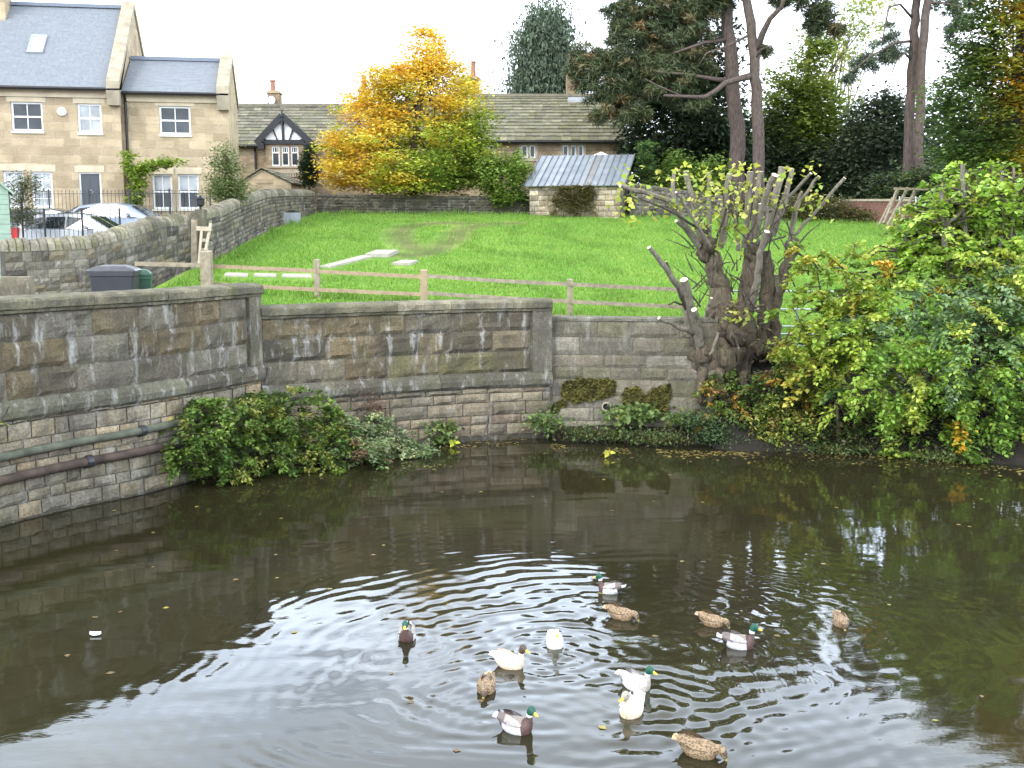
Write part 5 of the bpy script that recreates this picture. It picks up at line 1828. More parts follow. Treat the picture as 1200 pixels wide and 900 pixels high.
# bins behind the left wall
def wheelie_bin(label, px, py, Y, wd, dp, hgt, bm, lm, rz, group):
    p = at(px, py, Y)
    zb = p.z - hgt
    t = thing('wheelie_bin', label, 'bin', (p.x, Y, zb), rz, group)
    w2, d2 = wd / 2, dp / 2
    mb = MB(); k = .84
    hb = hgt - .17
    pts = []
    for f, s_ in ((0, k), (.06, k + .01), (.9, .98), (.93, 1.02), (1.0, 1.02)):
        z = .05 + (hb - .05) * f
        for (a, b) in ((-1, -.86), (-.92, -1), (.92, -1), (1, -.86), (1, .86), (.92, 1), (-.92, 1), (-1, .86)):
            pts.append((a * w2 * s_, b * d2 * s_, z))
    mb.quadgrid(pts, 8, 5, close=True)
    mb.build('tub', M[bm], t)
    mb = MB()
    pts = []
    for f, s_ in ((0, 1.04), (.25, 1.06), (.45, 1.0), (.72, .8), (.9, .62), (1, .45)):
        z = hb + .004 + .17 * f
        for (a, b) in ((-1, -.9), (-.94, -1), (.94, -1), (1, -.9), (1, .9), (.94, 1), (-.94, 1), (-1, .9)):
            pts.append((a * w2 * s_, b * d2 * (s_ if b > 0 else s_ * .98), z))
    mb.quadgrid(pts, 8, 6, close=True)
    b0_ = len(mb.v) - 8; mb.f.append(tuple(b0_ + i for i in range(8))); mb.c.append(WHITE); mb.m.append(0)
    for s_ in (-.3, .3):
        mb.beam((s_ * wd, -d2 * .7, hb + .12), (s_ * wd, d2 * .7, hb + .12), .05, .05)
    mb.build('lid', M[lm], t)
    mb = MB(); mb.tube([(-w2 * .8, d2 * 1.08, hb - .02), (-w2 * .8, d2 * 1.22, hb + .06), (w2 * .8, d2 * 1.22, hb + .06), (w2 * .8, d2 * 1.08, hb - .02)], .02, 6); mb.build('handle', M[bm], t)
    for s_ in (-1, 1):
        mb = MB(); pts = []
        for rr, xx in ((.02, -.03), (.1, -.03), (.1, .03), (.02, .03)):
            for q in range(12):
                a = 2 * math.pi * q / 12; pts.append((s_ * (w2 * .78) + xx, d2 * .9 + rr * math.cos(a), .1 + rr * math.sin(a)))
        mb.quadgrid(pts, 12, 4, close=True); mb.build('wheel', M['rubber'], t)
    return t
wheelie_bin('large charcoal wheeled bin with a worn grey lid behind the left pond wall', 134, 310.5, 26.0, 1.02, .72, 1.22, 'bin', 'binlid', math.radians(6), 'wheeled bins behind the wall')
wheelie_bin('small dark green wheeled bin beside the larger charcoal bin', 163, 315.5, 26.9, .56, .6, 1.06, 'bingreen', 'bingreen', math.radians(15), 'wheeled bins behind the wall')

# lump of cut stone behind the wall at the far left
mb = MB(); p = at(10, 325, 24.5)
Pth = Path2([(p.x - 1.4, 24.5), (p.x + .35, 24.7)], smooth=False)
courses(mb, Pth, 0, Pth.L, lambda s: 2.9, lambda s: p.z, [(0, 1)], (.8, 1.0), R, lambda s, t: pick(R, [(.25, .225, .16)]), .05, .05, .01, nx=8, nz=6)
ribbon(mb, Pth, 0, Pth.L, [(0.02, 2.9), (0.02, p.z - .05), (-.05, p.z), (-.4, p.z), (-.45, 2.9)], 8, (.25, .225, .16), rng=R, rough=.02)
tag(mb.build('stone_block', M['stone_coping'], org=(p.x, 24.5, 2.9)), 'weathered long stone block lying behind the left pond wall at the picture edge', 'stone')

# green timber shed at the left edge
p = at(9.5, 222, 32.0)
shed = thing('garden_shed', 'sage green timber shed cut off by the left edge', 'shed', (p.x, 32.0, 3.1), math.radians(25))
zt = p.z - 3.1
mb = MB()
for k in range(22):
    z0, z1 = zt * k / 22, zt * (k + 1) / 22
    mb.box(-2.2, 0, -.02 - .012 * (k % 2), 2.0, z0, z1 - .004)
mb.face([(-2.2, -.02, zt), (0, -.02, zt), (-1.1, -.02, zt + .95)])
mb.build('boarding', M['shedgreen'], shed)
for s_ in (-1, 1):
    mb = MB(); x = 0.12 if s_ > 0 else -2.32
    mb.hexa([(x, -.12, zt - .14), (-1.1, -.12, zt + .97), (-1.1, 2.1, zt + .97), (x, 2.1, zt - .14), (x, -.12, zt - .06), (-1.1, -.12, zt + 1.05), (-1.1, 2.1, zt + 1.05), (x, 2.1, zt - .06)] if s_ > 0 else
            [(-1.1, -.12, zt + .97), (x, -.12, zt - .14), (x, 2.1, zt - .14), (-1.1, 2.1, zt + .97), (-1.1, -.12, zt + 1.05), (x, -.12, zt - .06), (x, 2.1, zt - .06), (-1.1, 2.1, zt + 1.05)])
    mb.build('roof_slope', M['shedgreen'], shed)

# paving slabs on the grass
def slab(label, quad, h=.06):
    P = [on_lawn(*q) for q in quad]
    mb = MB(); o = P[0]
    mb.hexa([(q.x, q.y, q.z - .05) for q in P] + [(q.x, q.y, q.z + h) for q in P])
    tag(mb.build('paving_slab', M['slab'], org=tuple(o)), label, 'slab', 'pale slabs lying on the grass')
slab('long pale paving strip running up the grass from the fence', [(374, 314), (388, 314), (437, 302), (426, 300.5)])
slab('pale slab at the far end of the long paving strip', [(428, 301.5), (456, 301.5), (467, 296.6), (441, 296.6)], .12)
slab('pale slab lying apart to the right of the paving strip', [(459, 311), (481, 311), (490, 307.3), (470, 307.3)], .08)
slab('pale slab half in the grass behind the left fence rail', [(262, 324), (290, 325), (291, 321.5), (266, 320.5)], .04)
slab('broken pale slab in the grass nearest the middle fence post', [(330, 325), (366, 326), (364, 322.5), (332, 322)], .04)
slab('narrow pale slab between the two other slabs behind the left fence rail', [(297, 324), (324, 325), (324, 321.8), (299, 321.5)], .04)

# galvanised planter and two stakes in the field corner
p = on_lawn(341.5, 263)
mb = MB(); Yp = p.y
w_ = 17 * Yp / FPX / 2
mb.hexa([(-w_ * .95, 0, -.05), (w_ * .95, 0, -.05), (w_ * .95, .5, -.05), (-w_ * .95, .5, -.05), (-w_, -.03, .5), (w_, -.03, .5), (w_, .53, .5), (-w_, .53, .5)], mi=0)
for k in range(1, 4): mb.box(-w_ + 2 * w_ * k / 4 - .02, -w_ + 2 * w_ * k / 4 + .02, -.045, -.02, 0, .48, mi=0)
o = thing('planter', 'square grey galvanised planter of soil in the far corner of the field', 'planter', tuple(p))
mb.build('tub', M['lead'], o)
mb = MB(); pts = []
for j in range(7):
    for i in range(9):
        u, v = i / 8 * 2 - 1, j / 6
        pts.append((u * w_ * .95, v * .5, .49 + .14 * (1 - u * u) * (1 - (2 * v - 1) ** 2) + .04 * noise.noise(Vector((i, j, 3)))))
mb.quadgrid(pts, 9, 7); mb.build('soil_heap', M['soil'], o)
for px, pt_, pb_, Y, lb in ((347, 221, 256, 52.5, 'thin wooden stake by the grey planter'), (370.5, 215, 247, 54.2, 'thin wooden stake at the corner where the two field walls meet')):
    a, b = at(px, pb_, Y), at(px, pt_, Y)
    mb = MB(); mb.tube([(0, 0, zlawn(a.x, Y) - a.z - .2), (.02, 0, (b.z - a.z) * .5), (.0, 0, b.z - a.z)], [.06, .055, .05], 7)
    tag(mb.build('stake', M['wood'], org=tuple(a)), lb, 'stake')
# molehill
p = on_lawn(604, 283)
mb = MB(); pts = []
for j in range(6):
    for i in range(14):
        a = 2 * math.pi * i / 14; r_ = (j / 5) * .5 * (1 + .2 * noise.noise(Vector((math.cos(a), math.sin(a), 2))))
        pts.append((r_ * math.cos(a) * 1.1, r_ * math.sin(a), .13 * (1 - (j / 5) ** 2) - .01 + .02 * noise.noise(Vector((i, j, 0)))))
mb.quadgrid(pts, 14, 6, close=True)
tag(mb.build('molehill', M['soil'], org=tuple(p)), 'dark molehill on the open grass in front of the metal roofed store', 'molehill')
# white tent peak behind the store
p = at(706, 195, 60)
mb = MB(); zz = at(706, 177.5, 60).z; zl = at(706, 185, 60).z
tent = thing('gazebo', 'white pointed tent roof showing over the metal roof', 'tent', (p.x, 60.0, 5.7))
mb.quadgrid([(r_ * math.cos(2 * math.pi * k / 8), 1.0 + r_ * math.sin(2 * math.pi * k / 8), z_ - 5.7) for r_, z_ in ((1.25, zl - .35), (1.2, zl - .1), (.4, zl + .22), (.02, zz + .05)) for k in range(8)], 8, 4, close=True)
mb.build('canopy', M['tent'], tent)
for sx_, sy_ in ((-1, -1), (1, -1), (1, 1), (-1, 1)):
    mb = MB(); mb.tube([(sx_ * .85, 1 + sy_ * .85, 0), (sx_ * .85, 1 + sy_ * .85, zl - 5.7 - .1)], .03, 6); mb.build('leg', M['white'], tent)

# timber climbing frame / hurdles on the right of the field
p = at(1060, 268, 50)
wf = thing('timber_frame', 'rough brown timber frame of leaning poles at the right of the field', 'frame', (p.x, 50, zlawn(p.x, 50)))
for a, b, th_ in (((1036, 262), (1052, 222), .12), ((1040, 264), (1064, 220), .1), ((1052, 266), (1072, 224), .1), ((1030, 264), (1046, 232), .08), ((1048, 221), (1100, 222), .1), ((1095, 222), (1096, 262), .1), ((1042, 250), (1060, 236), .07), ((1046, 262), (1056, 262), .2)):
    mb = MB(); mb.beam(at(*a, 50 - (a[0] % 3) * .2), at(*b, 50.2 + (b[0] % 2) * .2), th_, th_); mb.build('pole', M['wood'], wf, world=True)
p = at(1075, 250, 52)
mg = thing('metal_hurdle', 'small grey metal hurdle behind the timber frame', 'hurdle', (p.x, 52, zlawn(p.x, 52)))
for yy in (232, 240, 248, 256):
    mb = MB(); mb.tube([at(1054, yy, 52), at(1092, yy, 52)], .03, 6); mb.build('bar', M['galv'], mg, world=True)
for px in (1054, 1073, 1092):
    mb = MB(); mb.tube([at(px, 230, 52), at(px, 264, 52)], .03, 6); mb.build('upright', M['galv'], mg, world=True)

# ================================================================== TREES AND PLANTS
def cl_colors(rng, C, per, cols, weights, cvar=.18, lvar=.22, mixin=.35):
    """each clump leans to one colour of the palette, each leaf varies a little."""
    base = palette(rng, len(C), cols, weights, cvar)
    leaf = np.repeat(base, per, axis=0)
    other = palette(rng, len(leaf), cols, weights, cvar)
    sw = rng.random(len(leaf)) < mixin
    leaf[sw] = other[sw]
    return leaf * (1 + lvar * rng.uniform(-1, 1, len(leaf)))[:, None]

def foliage_tree(name, label, cat, Y, lobes, nclump, per, rc, size, cols, weights=None, trunk=None, trad=.2, bark='bark', mat='leaf',
                 shell=.45, flat=.55, up=.5, aspect=.62, droop=.0, group=None, depth=.9, limbs=10, limbr=.05, base=None, seed=1, colfn=None, mixin=.35, outward=0.0, lrad=.6):
    rng = np.random.default_rng(seed)
    rr = random.Random(seed)
    LB = lobes_to_world(lobes, Y, depth)
    C, k, d = clusters_in(rng, LB, nclump, shell)
    if trunk:
        pts = [at(q[0], q[1], Y + (q[2] if len(q) > 2 else 0)) for q in trunk]
        b = pts[0]
    else:
        lo = min(LB, key=lambda q: q[0][2] - q[1][2])
        b = Vector((lo[0][0], lo[0][1], lo[0][2] - lo[1][2])); pts = None
    if base is not None: b = Vector((b.x, b.y, base))
    t = thing(name, label, cat, tuple(b), 0, group)
    if pts:
        pts[0] = Vector((pts[0].x, pts[0].y, b.z - .3))
        mb = MB()
        n = len(pts)
        rad = [trad * (1 - .62 * i / (n - 1)) if n > 1 else trad for i in range(n)]
        rad[0] *= 1.25
        mb.tube(pts, rad, 10, jitter=.12, rng=rr)
        mb.build('trunk', M[bark], t, smooth=True, world=True)
        if limbs:
            mb = MB()
            sel = rng.choice(len(C), min(limbs, len(C)), replace=False)
            for i in sel:
                c = Vector(C[i])
                f = rr.uniform(.35, 1.0)
                kk = f * (n - 1); i0 = min(int(kk), n - 2)
                s_ = pts[i0].lerp(pts[i0 + 1], kk - i0)
                m1 = s_.lerp(c, .5) + Vector((rr.uniform(-.1, .1), rr.uniform(-.1, .1), .08)) * (c - s_).length
                lr = limbr * rr.uniform(.6, 1.3)
                mb.tube([s_, s_.lerp(m1, .5) + Vector((0, 0, .03)), m1, m1.lerp(c, .5), c], [lr, lr * .8, lr * .6, lr * .4, lr * .15], 5)
            mb.build('limb', M[bark], t, smooth=True, world=True)
    P = puff(rng, C, per, rc, flat)
    if colfn is None:
        K = cl_colors(rng, C, per, cols, weights, mixin=mixin)
    else:
        K = colfn(rng, C, per)
    dirs = None
    if outward:
        dv = P - np.repeat(C, per, axis=0)
        dirs = dv / (np.linalg.norm(dv, axis=1)[:, None] + 1e-6) * outward
    leaf_cloud('crown' if pts else 'foliage', P, size, K, M[mat], t, rng, up=up, aspect=aspect, droop=droop, dirs=dirs)
    return t

# ---- autumn tree
def autumn(rng, C, per):
    org_, yel, grn, dgr = np.array((.66, .39, .07)), np.array((.70, .54, .10)), np.array((.40, .45, .08)), np.array((.17, .25, .045))
    out = []
    for c in C:
        p = c - np.array(at(480, 150, 57))
        x, z = p[0] * FPX / 57, p[2] * FPX / 57
        g = .5 + .018 * (x * .35) - .012 * (z - 10) * (1 if abs(x - 30) < 60 else .3) + .9 * noise.noise(Vector(c * .45))
        # warm at the left and along the lower rim, green through the middle
        if x < -55: g -= .12
        if z < -58: g -= .35
        if z > 55: g -= .25
        u = rng.random()
        if g > .95: k = dgr if u < .4 else grn
        elif g > .55: k = grn if u < .5 else yel
        elif g > .05: k = yel if u < .74 else (org_ if u < .86 else grn)
        else: k = org_ if u < .35 else yel
        out.append(k * (1 + .15 * rng.uniform(-1, 1)))
    K = np.repeat(np.array(out), per, axis=0)
    return K * (1 + .25 * rng.uniform(-1, 1, len(K)))[:, None]
foliage_tree('autumn_tree', 'broad autumn tree with yellow orange and green leaves in front of the cottage', 'tree', 57.2,
             [(478, 178, 96, 40), (500, 118, 62, 50), (503, 68, 28, 30), (500, 45, 12, 14), (432, 150, 44, 46), (545, 132, 30, 42), (418, 198, 40, 22), (545, 192, 32, 26), (458, 108, 34, 30), (395, 178, 22, 22), (520, 85, 28, 22), (480, 208, 80, 16), (540, 160, 34, 30), (400, 205, 26, 18), (560, 195, 18, 22), (485, 216, 74, 13, -1.2), (480, 195, 60, 20, -1.6), (530, 212, 36, 12, -1)],
             1000, 46, .36, .20, None, trunk=[(484, 232), (484, 190), (490, 130), (500, 70)], trad=.28, colfn=autumn, shell=.5, flat=.4, up=.55, limbs=34, base=5.7, seed=3)

# ---- dark conifer behind the roofs
foliage_tree('cypress_tree', 'tall dark blue green conifer rising behind the farmhouse roof', 'tree', 86,
             [(637, 78, 27, 40), (640, 42, 19, 26), (641, 26, 11, 10), (624, 100, 17, 18), (655, 95, 16, 25), (632, 118, 25, 14)], 420, 60, .7, .36,
             [(.10, .135, .085), (.13, .17, .105), (.07, .095, .062)], [3, 2, 2], trunk=[(640, 160), (640, 100), (641, 30)], trad=.4, bark='bark_dark', mat='needle',
             shell=.6, flat=1.1, up=.15, aspect=.35, droop=1.2, limbs=0, base=5.7, seed=4)

# ---- big pine with two trunks
PC = [(.078, .100, .046), (.105, .122, .054), (.055, .072, .037), (.15, .125, .058), (.22, .14, .06)]
PW = [5, 4, 4, 1.6, .5]
def pine(name, label, Y, trunks, lobes, limbs, nclump, per, seed, rc=.42, base=5.6, bark='bark_pine', size=.40, cols=PC, wts=PW):
    rng = np.random.default_rng(seed); rr = random.Random(seed)
    b = at(*trunks[0][0][0], Y)
    t = thing(name, label, 'tree', (b.x, Y, base))
    for pts, r0, r1, dY in trunks:
        P = [at(px, py, Y + dY) for px, py in pts]
        P[0].z = base - .3
        mb = MB(); n = len(P)
        # refine so the bark wanders
        Q, rad = [], []
        for i in range(n - 1):
            for k in range(5):
                f = k / 5; Q.append(P[i].lerp(P[i + 1], f) + Vector((rr.uniform(-.05, .05), rr.uniform(-.05, .05), 0)))
                rad.append(r0 + (r1 - r0) * (i + f) / (n - 1))
        Q.append(P[-1]); rad.append(r1); rad[0] *= 1.3; rad[1] *= 1.08
        mb.tube(Q, rad, 12, jitter=.14, rng=rr)
        mb.build('trunk', M[bark], t, smooth=True, world=True)
    for pts, r0, r1 in limbs:
        P = [at(px, py, Y + dy) for px, py, dy in pts]
        n = len(P)
        mb = MB(); mb.tube(P, [r0 + (r1 - r0) * i / (n - 1) for i in range(n)], 7, jitter=.1, rng=rr)
        mb.build('limb', M[bark], t, smooth=True, world=True)
    LB = lobes_to_world(lobes, Y, .85)
    C, k, d = clusters_in(rng, LB, nclump, .35)
    K = cl_colors(rng, C, per, cols, wts, mixin=.25)
    # tufts: needles fan out from the clump centre
    dv = rng.normal(size=(len(C) * per, 3)); dv[:, 2] += .3
    dv /= np.linalg.norm(dv, axis=1)[:, None]
    P = np.repeat(C, per, axis=0) + dv * rc * (.45 + .55 * rng.random((len(dv), 1))) * np.array([1, 1, .7])
    leaf_cloud('crown', P, size, K, M['needle'], t, rng, up=.1, aspect=.13, dirs=dv * 1.5, sizevar=.3)
    return t
pine('pine_tree', 'great pine with two bare trunks and a heavy olive crown reaching left over the farmhouse', 62,
     [([(866, 205), (863, 150), (857, 80), (851, 0), (846, -90)], .46, .26, 0), ([(892, 203), (888, 130), (884, 65), (876, 0), (868, -80)], .35, .2, -1.2)],
     [(712, 92, 32, 28), (682, 86, 18, 20), (676, 70, 10, 12), (742, 55, 36, 40), (692, 72, 20, 18), (716, 118, 28, 20), (742, 130, 22, 16), (775, 95, 42, 32), (795, 45, 40, 38), (725, 22, 24, 20), (765, 10, 40, 22), (810, 5, 40, 22), (806, 122, 22, 10),
      (845, -15, 46, 24), (770, -35, 50, 34), (840, -75, 70, 40), (700, 136, 8, 8), (822, 75, 18, 22), (925, -6, 36, 14), (955, 10, 28, 14), (960, 30, 16, 12), (979, 36, 11, 9), (945, -40, 50, 22), (895, 232, 1, 1), (895, 60, 6, 6)],
     [([(884, 88, -1.2), (868, 92, -1.4), (850, 97, -1.8), (838, 107, -2.2), (825, 114, -2.6), (800, 113, -3), (778, 112, -3.4)], .2, .06),
      ([(858, 95, 0), (838, 93, -.5), (810, 88, -1), (770, 84, -2)], .16, .05), ([(856, 46, 0), (825, 50, -1), (790, 62, -2)], .13, .05),
      ([(886, 62, -1.2), (893, 40, -1.5), (902, 22, -2), (916, 8, -2.5), (922, -12, -3)], .2, .08), ([(876, 42, -1.2), (850, 55, -1.6), (828, 62, -2), (818, 78, -2)], .07, .02), ([(884, 70, -1.3), (892, 58, -1.6), (899, 55, -2)], .09, .03), ([(800, 113, -3), (770, 100, -3.4), (755, 92, -3.6)], .06, .02)],
     1150, 95, 5)
pine('pine_tree', 'slender pair of pine trunks at the right with a thin drooping left branch', 60,
     [([(1066, 195), (1067, 120), (1070, 60), (1074, 0), (1077, -70)], .28, .2, .3), ([(1078, 190), (1077, 150), (1081, 60), (1087, 0), (1092, -70)], .26, .2, -.3)],
     [(1032, 62, 24, 12), (1046, 42, 12, 11), (1010, 78, 16, 10), (994, 90, 8, 9), (1052, 60, 10, 12), (1126, 12, 20, 14), (1120, 40, 9, 16), (1105, 2, 12, 8), (1085, -60, 70, 34), (1040, -25, 40, 12)],
     [([(1070, 22, .3), (1055, 5, -.4), (1042, 8, -1), (1037, 30, -1.2), (1034, 50, -1.5)], .07, .03), ([(1068, 70, .3), (1060, 62, -.4), (1050, 72, -1), (1043, 92, -1.2)], .07, .02),
      ([(1070, 48, .3), (1050, 50, -.5), (1020, 66, -1.2), (998, 84, -1.6)], .08, .025), ([(1086, 4, -.3), (1105, 3, -.8), (1126, 8, -1)], .07, .03)],
     190, 90, 6, rc=.4, cols=[(.085, .115, .075), (.11, .14, .085), (.06, .08, .055)], wts=[3, 2, 2])

# ---- other trees and shrubs behind the field
DG = [(.045, .070, .034), (.068, .10, .042), (.095, .132, .055), (.028, .042, .024)]
foliage_tree('yew_tree', 'very dark evergreen tree filling the space under the great pine', 'tree', 67,
             [(790, 160, 55, 48), (830, 140, 45, 55), (762, 190, 32, 30), (850, 190, 40, 34), (745, 150, 12, 40), (800, 110, 40, 20), (785, 70, 46, 50), (750, 100, 24, 40), (835, 60, 24, 40)], 620, 40, .55, .34, DG, [4, 2, 1, 4], trunk=[(800, 235), (800, 190), (805, 130)], trad=.35, bark='bark_dark', mat='needle', shell=.5, aspect=.5, droop=.7, limbs=8, base=5.6, seed=7, group='trees beyond the field')
foliage_tree('ivy_column', 'narrow bright green ivy column against the dark evergreen', 'ivy', 57.2, [(757, 186, 7, 22), (759, 206, 9, 14)], 60, 45, .16, .16, [(.10, .17, .05), (.14, .22, .07), (.07, .12, .04)], trunk=[(758, 240), (757, 200), (756, 170)], trad=.16, base=5.6, limbs=0, seed=8)
foliage_tree('deciduous_tree', 'loose yellow green tree just right of the great pine trunks', 'tree', 70,
             [(930, 135, 30, 38), (946, 92, 22, 30), (925, 175, 40, 34), (955, 60, 16, 22), (908, 110, 14, 34), (960, 130, 26, 30), (965, 175, 26, 24), (980, 155, 10, 20)], 330, 44, .5, .30, [(.24, .30, .06), (.16, .22, .045), (.33, .36, .09), (.09, .14, .03)], [3, 3, 2, 2], trunk=[(940, 240), (940, 180), (944, 110), (950, 60)], trad=.2, limbs=16, base=5.6, seed=9, group='trees beyond the field')
foliage_tree('deciduous_tree', 'sparse pale yellow tree seen against the sky between the two pines', 'tree', 78,
             [(1010, 22, 26, 20), (998, 52, 22, 14), (980, 90, 14, 40), (1020, 5, 30, 12), (1000, 120, 10, 8)], 62, 26, .6, .32, [(.38, .42, .13), (.28, .34, .09), (.45, .46, .18)], trunk=[(1006, 240), (1004, 150), (975, 110), (960, 80)], trad=.14, limbs=26, limbr=.05, base=5.5, seed=10, group='trees beyond the field')
foliage_tree('evergreen_shrub', 'dark evergreen mass at the foot of the loose yellow green tree', 'shrub', 69,
             [(930, 200, 48, 36), (905, 170, 22, 40), (965, 215, 45, 26), (985, 190, 25, 25)], 320, 40, .5, .30, DG + [(.06, .09, .03)], [3, 3, 2, 3, 1], base=5.5, seed=11, group='trees beyond the field')
foliage_tree('holm_oak', 'round dark grey green tree left of the slender pine trunks', 'tree', 66,
             [(1030, 148, 36, 36), (1045, 120, 18, 14), (1010, 175, 34, 26), (1050, 185, 34, 34), (990, 200, 24, 22), (1030, 215, 60, 20)], 330, 42, .5, .28, [(.065, .09, .05), (.09, .12, .065), (.042, .058, .036)], [3, 2, 3], trunk=[(1036, 245), (1034, 200), (1030, 150)], trad=.25, bark='bark_dark', limbs=10, base=5.5, seed=12, group='trees beyond the field')
def rightoak(rng, C, per):
    out = []
    for c in C:
        p = c - np.array(at(1150, 110, 46)); x, z = p[0] * FPX / 46, p[2] * FPX / 46
        g = .035 * (x + 6) * .6 + 1.1 * noise.noise(Vector(c * .4))
        u = rng.random()
        if g > .55: k = np.array([(.46, .33, .05), (.36, .34, .07), (.50, .27, .04), (.22, .25, .05)][int(u * 4)])
        elif g > .15: k = np.array([(.18, .22, .045), (.24, .26, .05), (.12, .17, .04)][int(u * 3)])
        else: k = np.array([(.09, .14, .042), (.12, .18, .05), (.065, .105, .035)][int(u * 3)])
        out.append(k * (1 + .15 * rng.uniform(-1, 1)))
    K = np.repeat(np.array(out), per, axis=0)
    return K * (1 + .22 * rng.uniform(-1, 1, len(K)))[:, None]
foliage_tree('oak_tree', 'large dark green tree turning orange at the right edge', 'tree', 46,
             [(1150, 125, 46, 62), (1185, 65, 42, 75), (1132, 172, 40, 30), (1112, 115, 14, 22), (1190, -30, 60, 60), (1185, 185, 60, 36), (1235, 100, 60, 100), (1128, 60, 8, 14), (1150, 45, 18, 30), (1270, -40, 80, 80)],
             900, 44, .42, .22, None, trunk=[(1180, 262), (1182, 190), (1190, 100), (1200, 10)], trad=.35, colfn=rightoak, shell=.5, flat=.35, up=.6, limbs=40, limbr=.07, base=4.6, seed=13, bark='bark_dark')
foliage_tree('shrub', 'rounded fresh green shrub left of the metal roofed store', 'shrub', 55.6,
             [(590, 212, 27, 28), (605, 195, 16, 16), (575, 200, 14, 16), (600, 232, 22, 10)], 170, 44, .26, .17, [(.20, .29, .055), (.14, .22, .045), (.26, .34, .08), (.09, .15, .035)], [3, 3, 2, 1], base=5.6, seed=14)
foliage_tree('shrub', 'bright green bramble clump right of the metal roofed store', 'shrub', 56.5,
             [(800, 210, 28, 22), (780, 225, 26, 14), (825, 220, 28, 16), (838, 196, 12, 14), (790, 190, 8, 14)], 170, 36, .3, .17, [(.13, .20, .045), (.19, .27, .055), (.08, .13, .03)], base=5.5, seed=15)
foliage_tree('hedge', 'low brownish green hedge along the top right of the field', 'hedge', 55.6,
             [(870, 250, 20, 14), (900, 247, 28, 17), (940, 248, 30, 17), (975, 247, 22, 18), (1000, 255, 20, 10)], 260, 40, .26, .15, [(.09, .11, .035), (.13, .12, .045), (.055, .075, .025), (.17, .13, .05)], base=5.3, seed=16)
foliage_tree('hedge', 'dark shrubbery behind the timber frame at the right', 'hedge', 58,
             [(1060, 222, 40, 18), (1110, 215, 50, 24), (1160, 215, 60, 28), (1230, 210, 60, 30), (1080, 244, 60, 18), (1160, 245, 60, 18), (1040, 250, 40, 14)], 440, 40, .36, .24, DG + [(.08, .11, .03)], [3, 3, 2, 2, 2], base=5.3, seed=17)
# dark wood closing the view behind
rng = np.random.default_rng(18)
LB = lobes_to_world([(760, 190, 50, 30), (840, 180, 60, 50), (920, 190, 60, 40), (1000, 190, 60, 36), (1080, 180, 60, 50), (1160, 170, 70, 60), (1240, 160, 70, 70), (1330, 150, 70, 80), (800, 245, 80, 26), (920, 245, 80, 26), (1040, 245, 80, 26), (1160, 245, 80, 26), (1280, 245, 80, 26)], 92, .5)
C, k, d = clusters_in(rng, LB, 1000, .4)
wd = leaf_cloud('far_wood', puff(rng, C, 30, 1.0, .6), .6, cl_colors(rng, C, 30, DG, [3, 3, 2, 2]), M['leaf'], None, rng, up=.4, org=(18, 92, 5.6), kind='stuff')
wd['label'] = 'dark wood closing the view behind the pines'; wd['category'] = 'wood'

# ---- greenery round the houses
foliage_tree('topiary_yew', 'clipped dark conical yew beside the dormer window', 'shrub', 58.5, [(362, 205, 9, 16), (361, 190, 8, 14), (362, 178, 4, 7)], 110, 44, .16, .13, [(.03, .055, .022), (.045, .075, .03), (.02, .035, .016)], trunk=[(362, 230), (362, 180)], trad=.08, base=5.7, limbs=0, seed=20, mat='needle', aspect=.4)
foliage_tree('willow_shrub', 'tall airy grey green shrub at the right corner of the stone house', 'shrub', 40.5, [(264, 212, 17, 26), (262, 190, 10, 16), (272, 225, 18, 16), (256, 226, 14, 14), (265, 176, 5, 8)], 150, 34, .22, .13, [(.17, .21, .08), (.23, .27, .11), (.11, .15, .055)], trunk=[(264, 244), (264, 210), (264, 180)], trad=.05, limbs=24, limbr=.018, aspect=.35, base=4.6, seed=21, shell=.2)
foliage_tree('climbing_plant', 'green climbing plant on the stone house over the ground floor windows', 'climber', 42.9, [(160, 215, 8, 22), (168, 198, 12, 7), (190, 192, 16, 4), (206, 191, 6, 3), (157, 236, 6, 10), (150, 190, 3, 14)], 110, 26, .14, .14, [(.24, .34, .05), (.17, .26, .045), (.32, .40, .08)], trunk=[(156, 250), (157, 220), (165, 198), (200, 192)], trad=.04, limbs=14, limbr=.015, depth=.35, base=5.0, seed=22, shell=.2)
foliage_tree('shrub', 'thin grey leaved shrub behind the railings left of the cars', 'shrub', 36.8, [(25, 232, 12, 22), (32, 215, 8, 14), (22, 255, 14, 14)], 70, 30, .2, .11, [(.13, .15, .08), (.09, .11, .05), (.18, .18, .10)], trunk=[(26, 275), (26, 235), (30, 210)], trad=.03, limbs=16, limbr=.014, aspect=.45, base=4.0, seed=23, shell=.2)
foliage_tree('wall_creeper', 'brown green creeper on the front of the metal roofed store', 'climber', 53.62, [(650 + 8.5 * i_ + (j_ % 2) * 2, 221 + 7 * j_, 5, 4) for i_ in range(6) for j_ in range(5) if not (j_ == 4 and i_ in (1, 4))], 190, 22, .09, .11, [(.13, .125, .045), (.17, .15, .055), (.09, .095, .03), (.20, .16, .07)], depth=.10, base=5.6, seed=24, shell=.0)

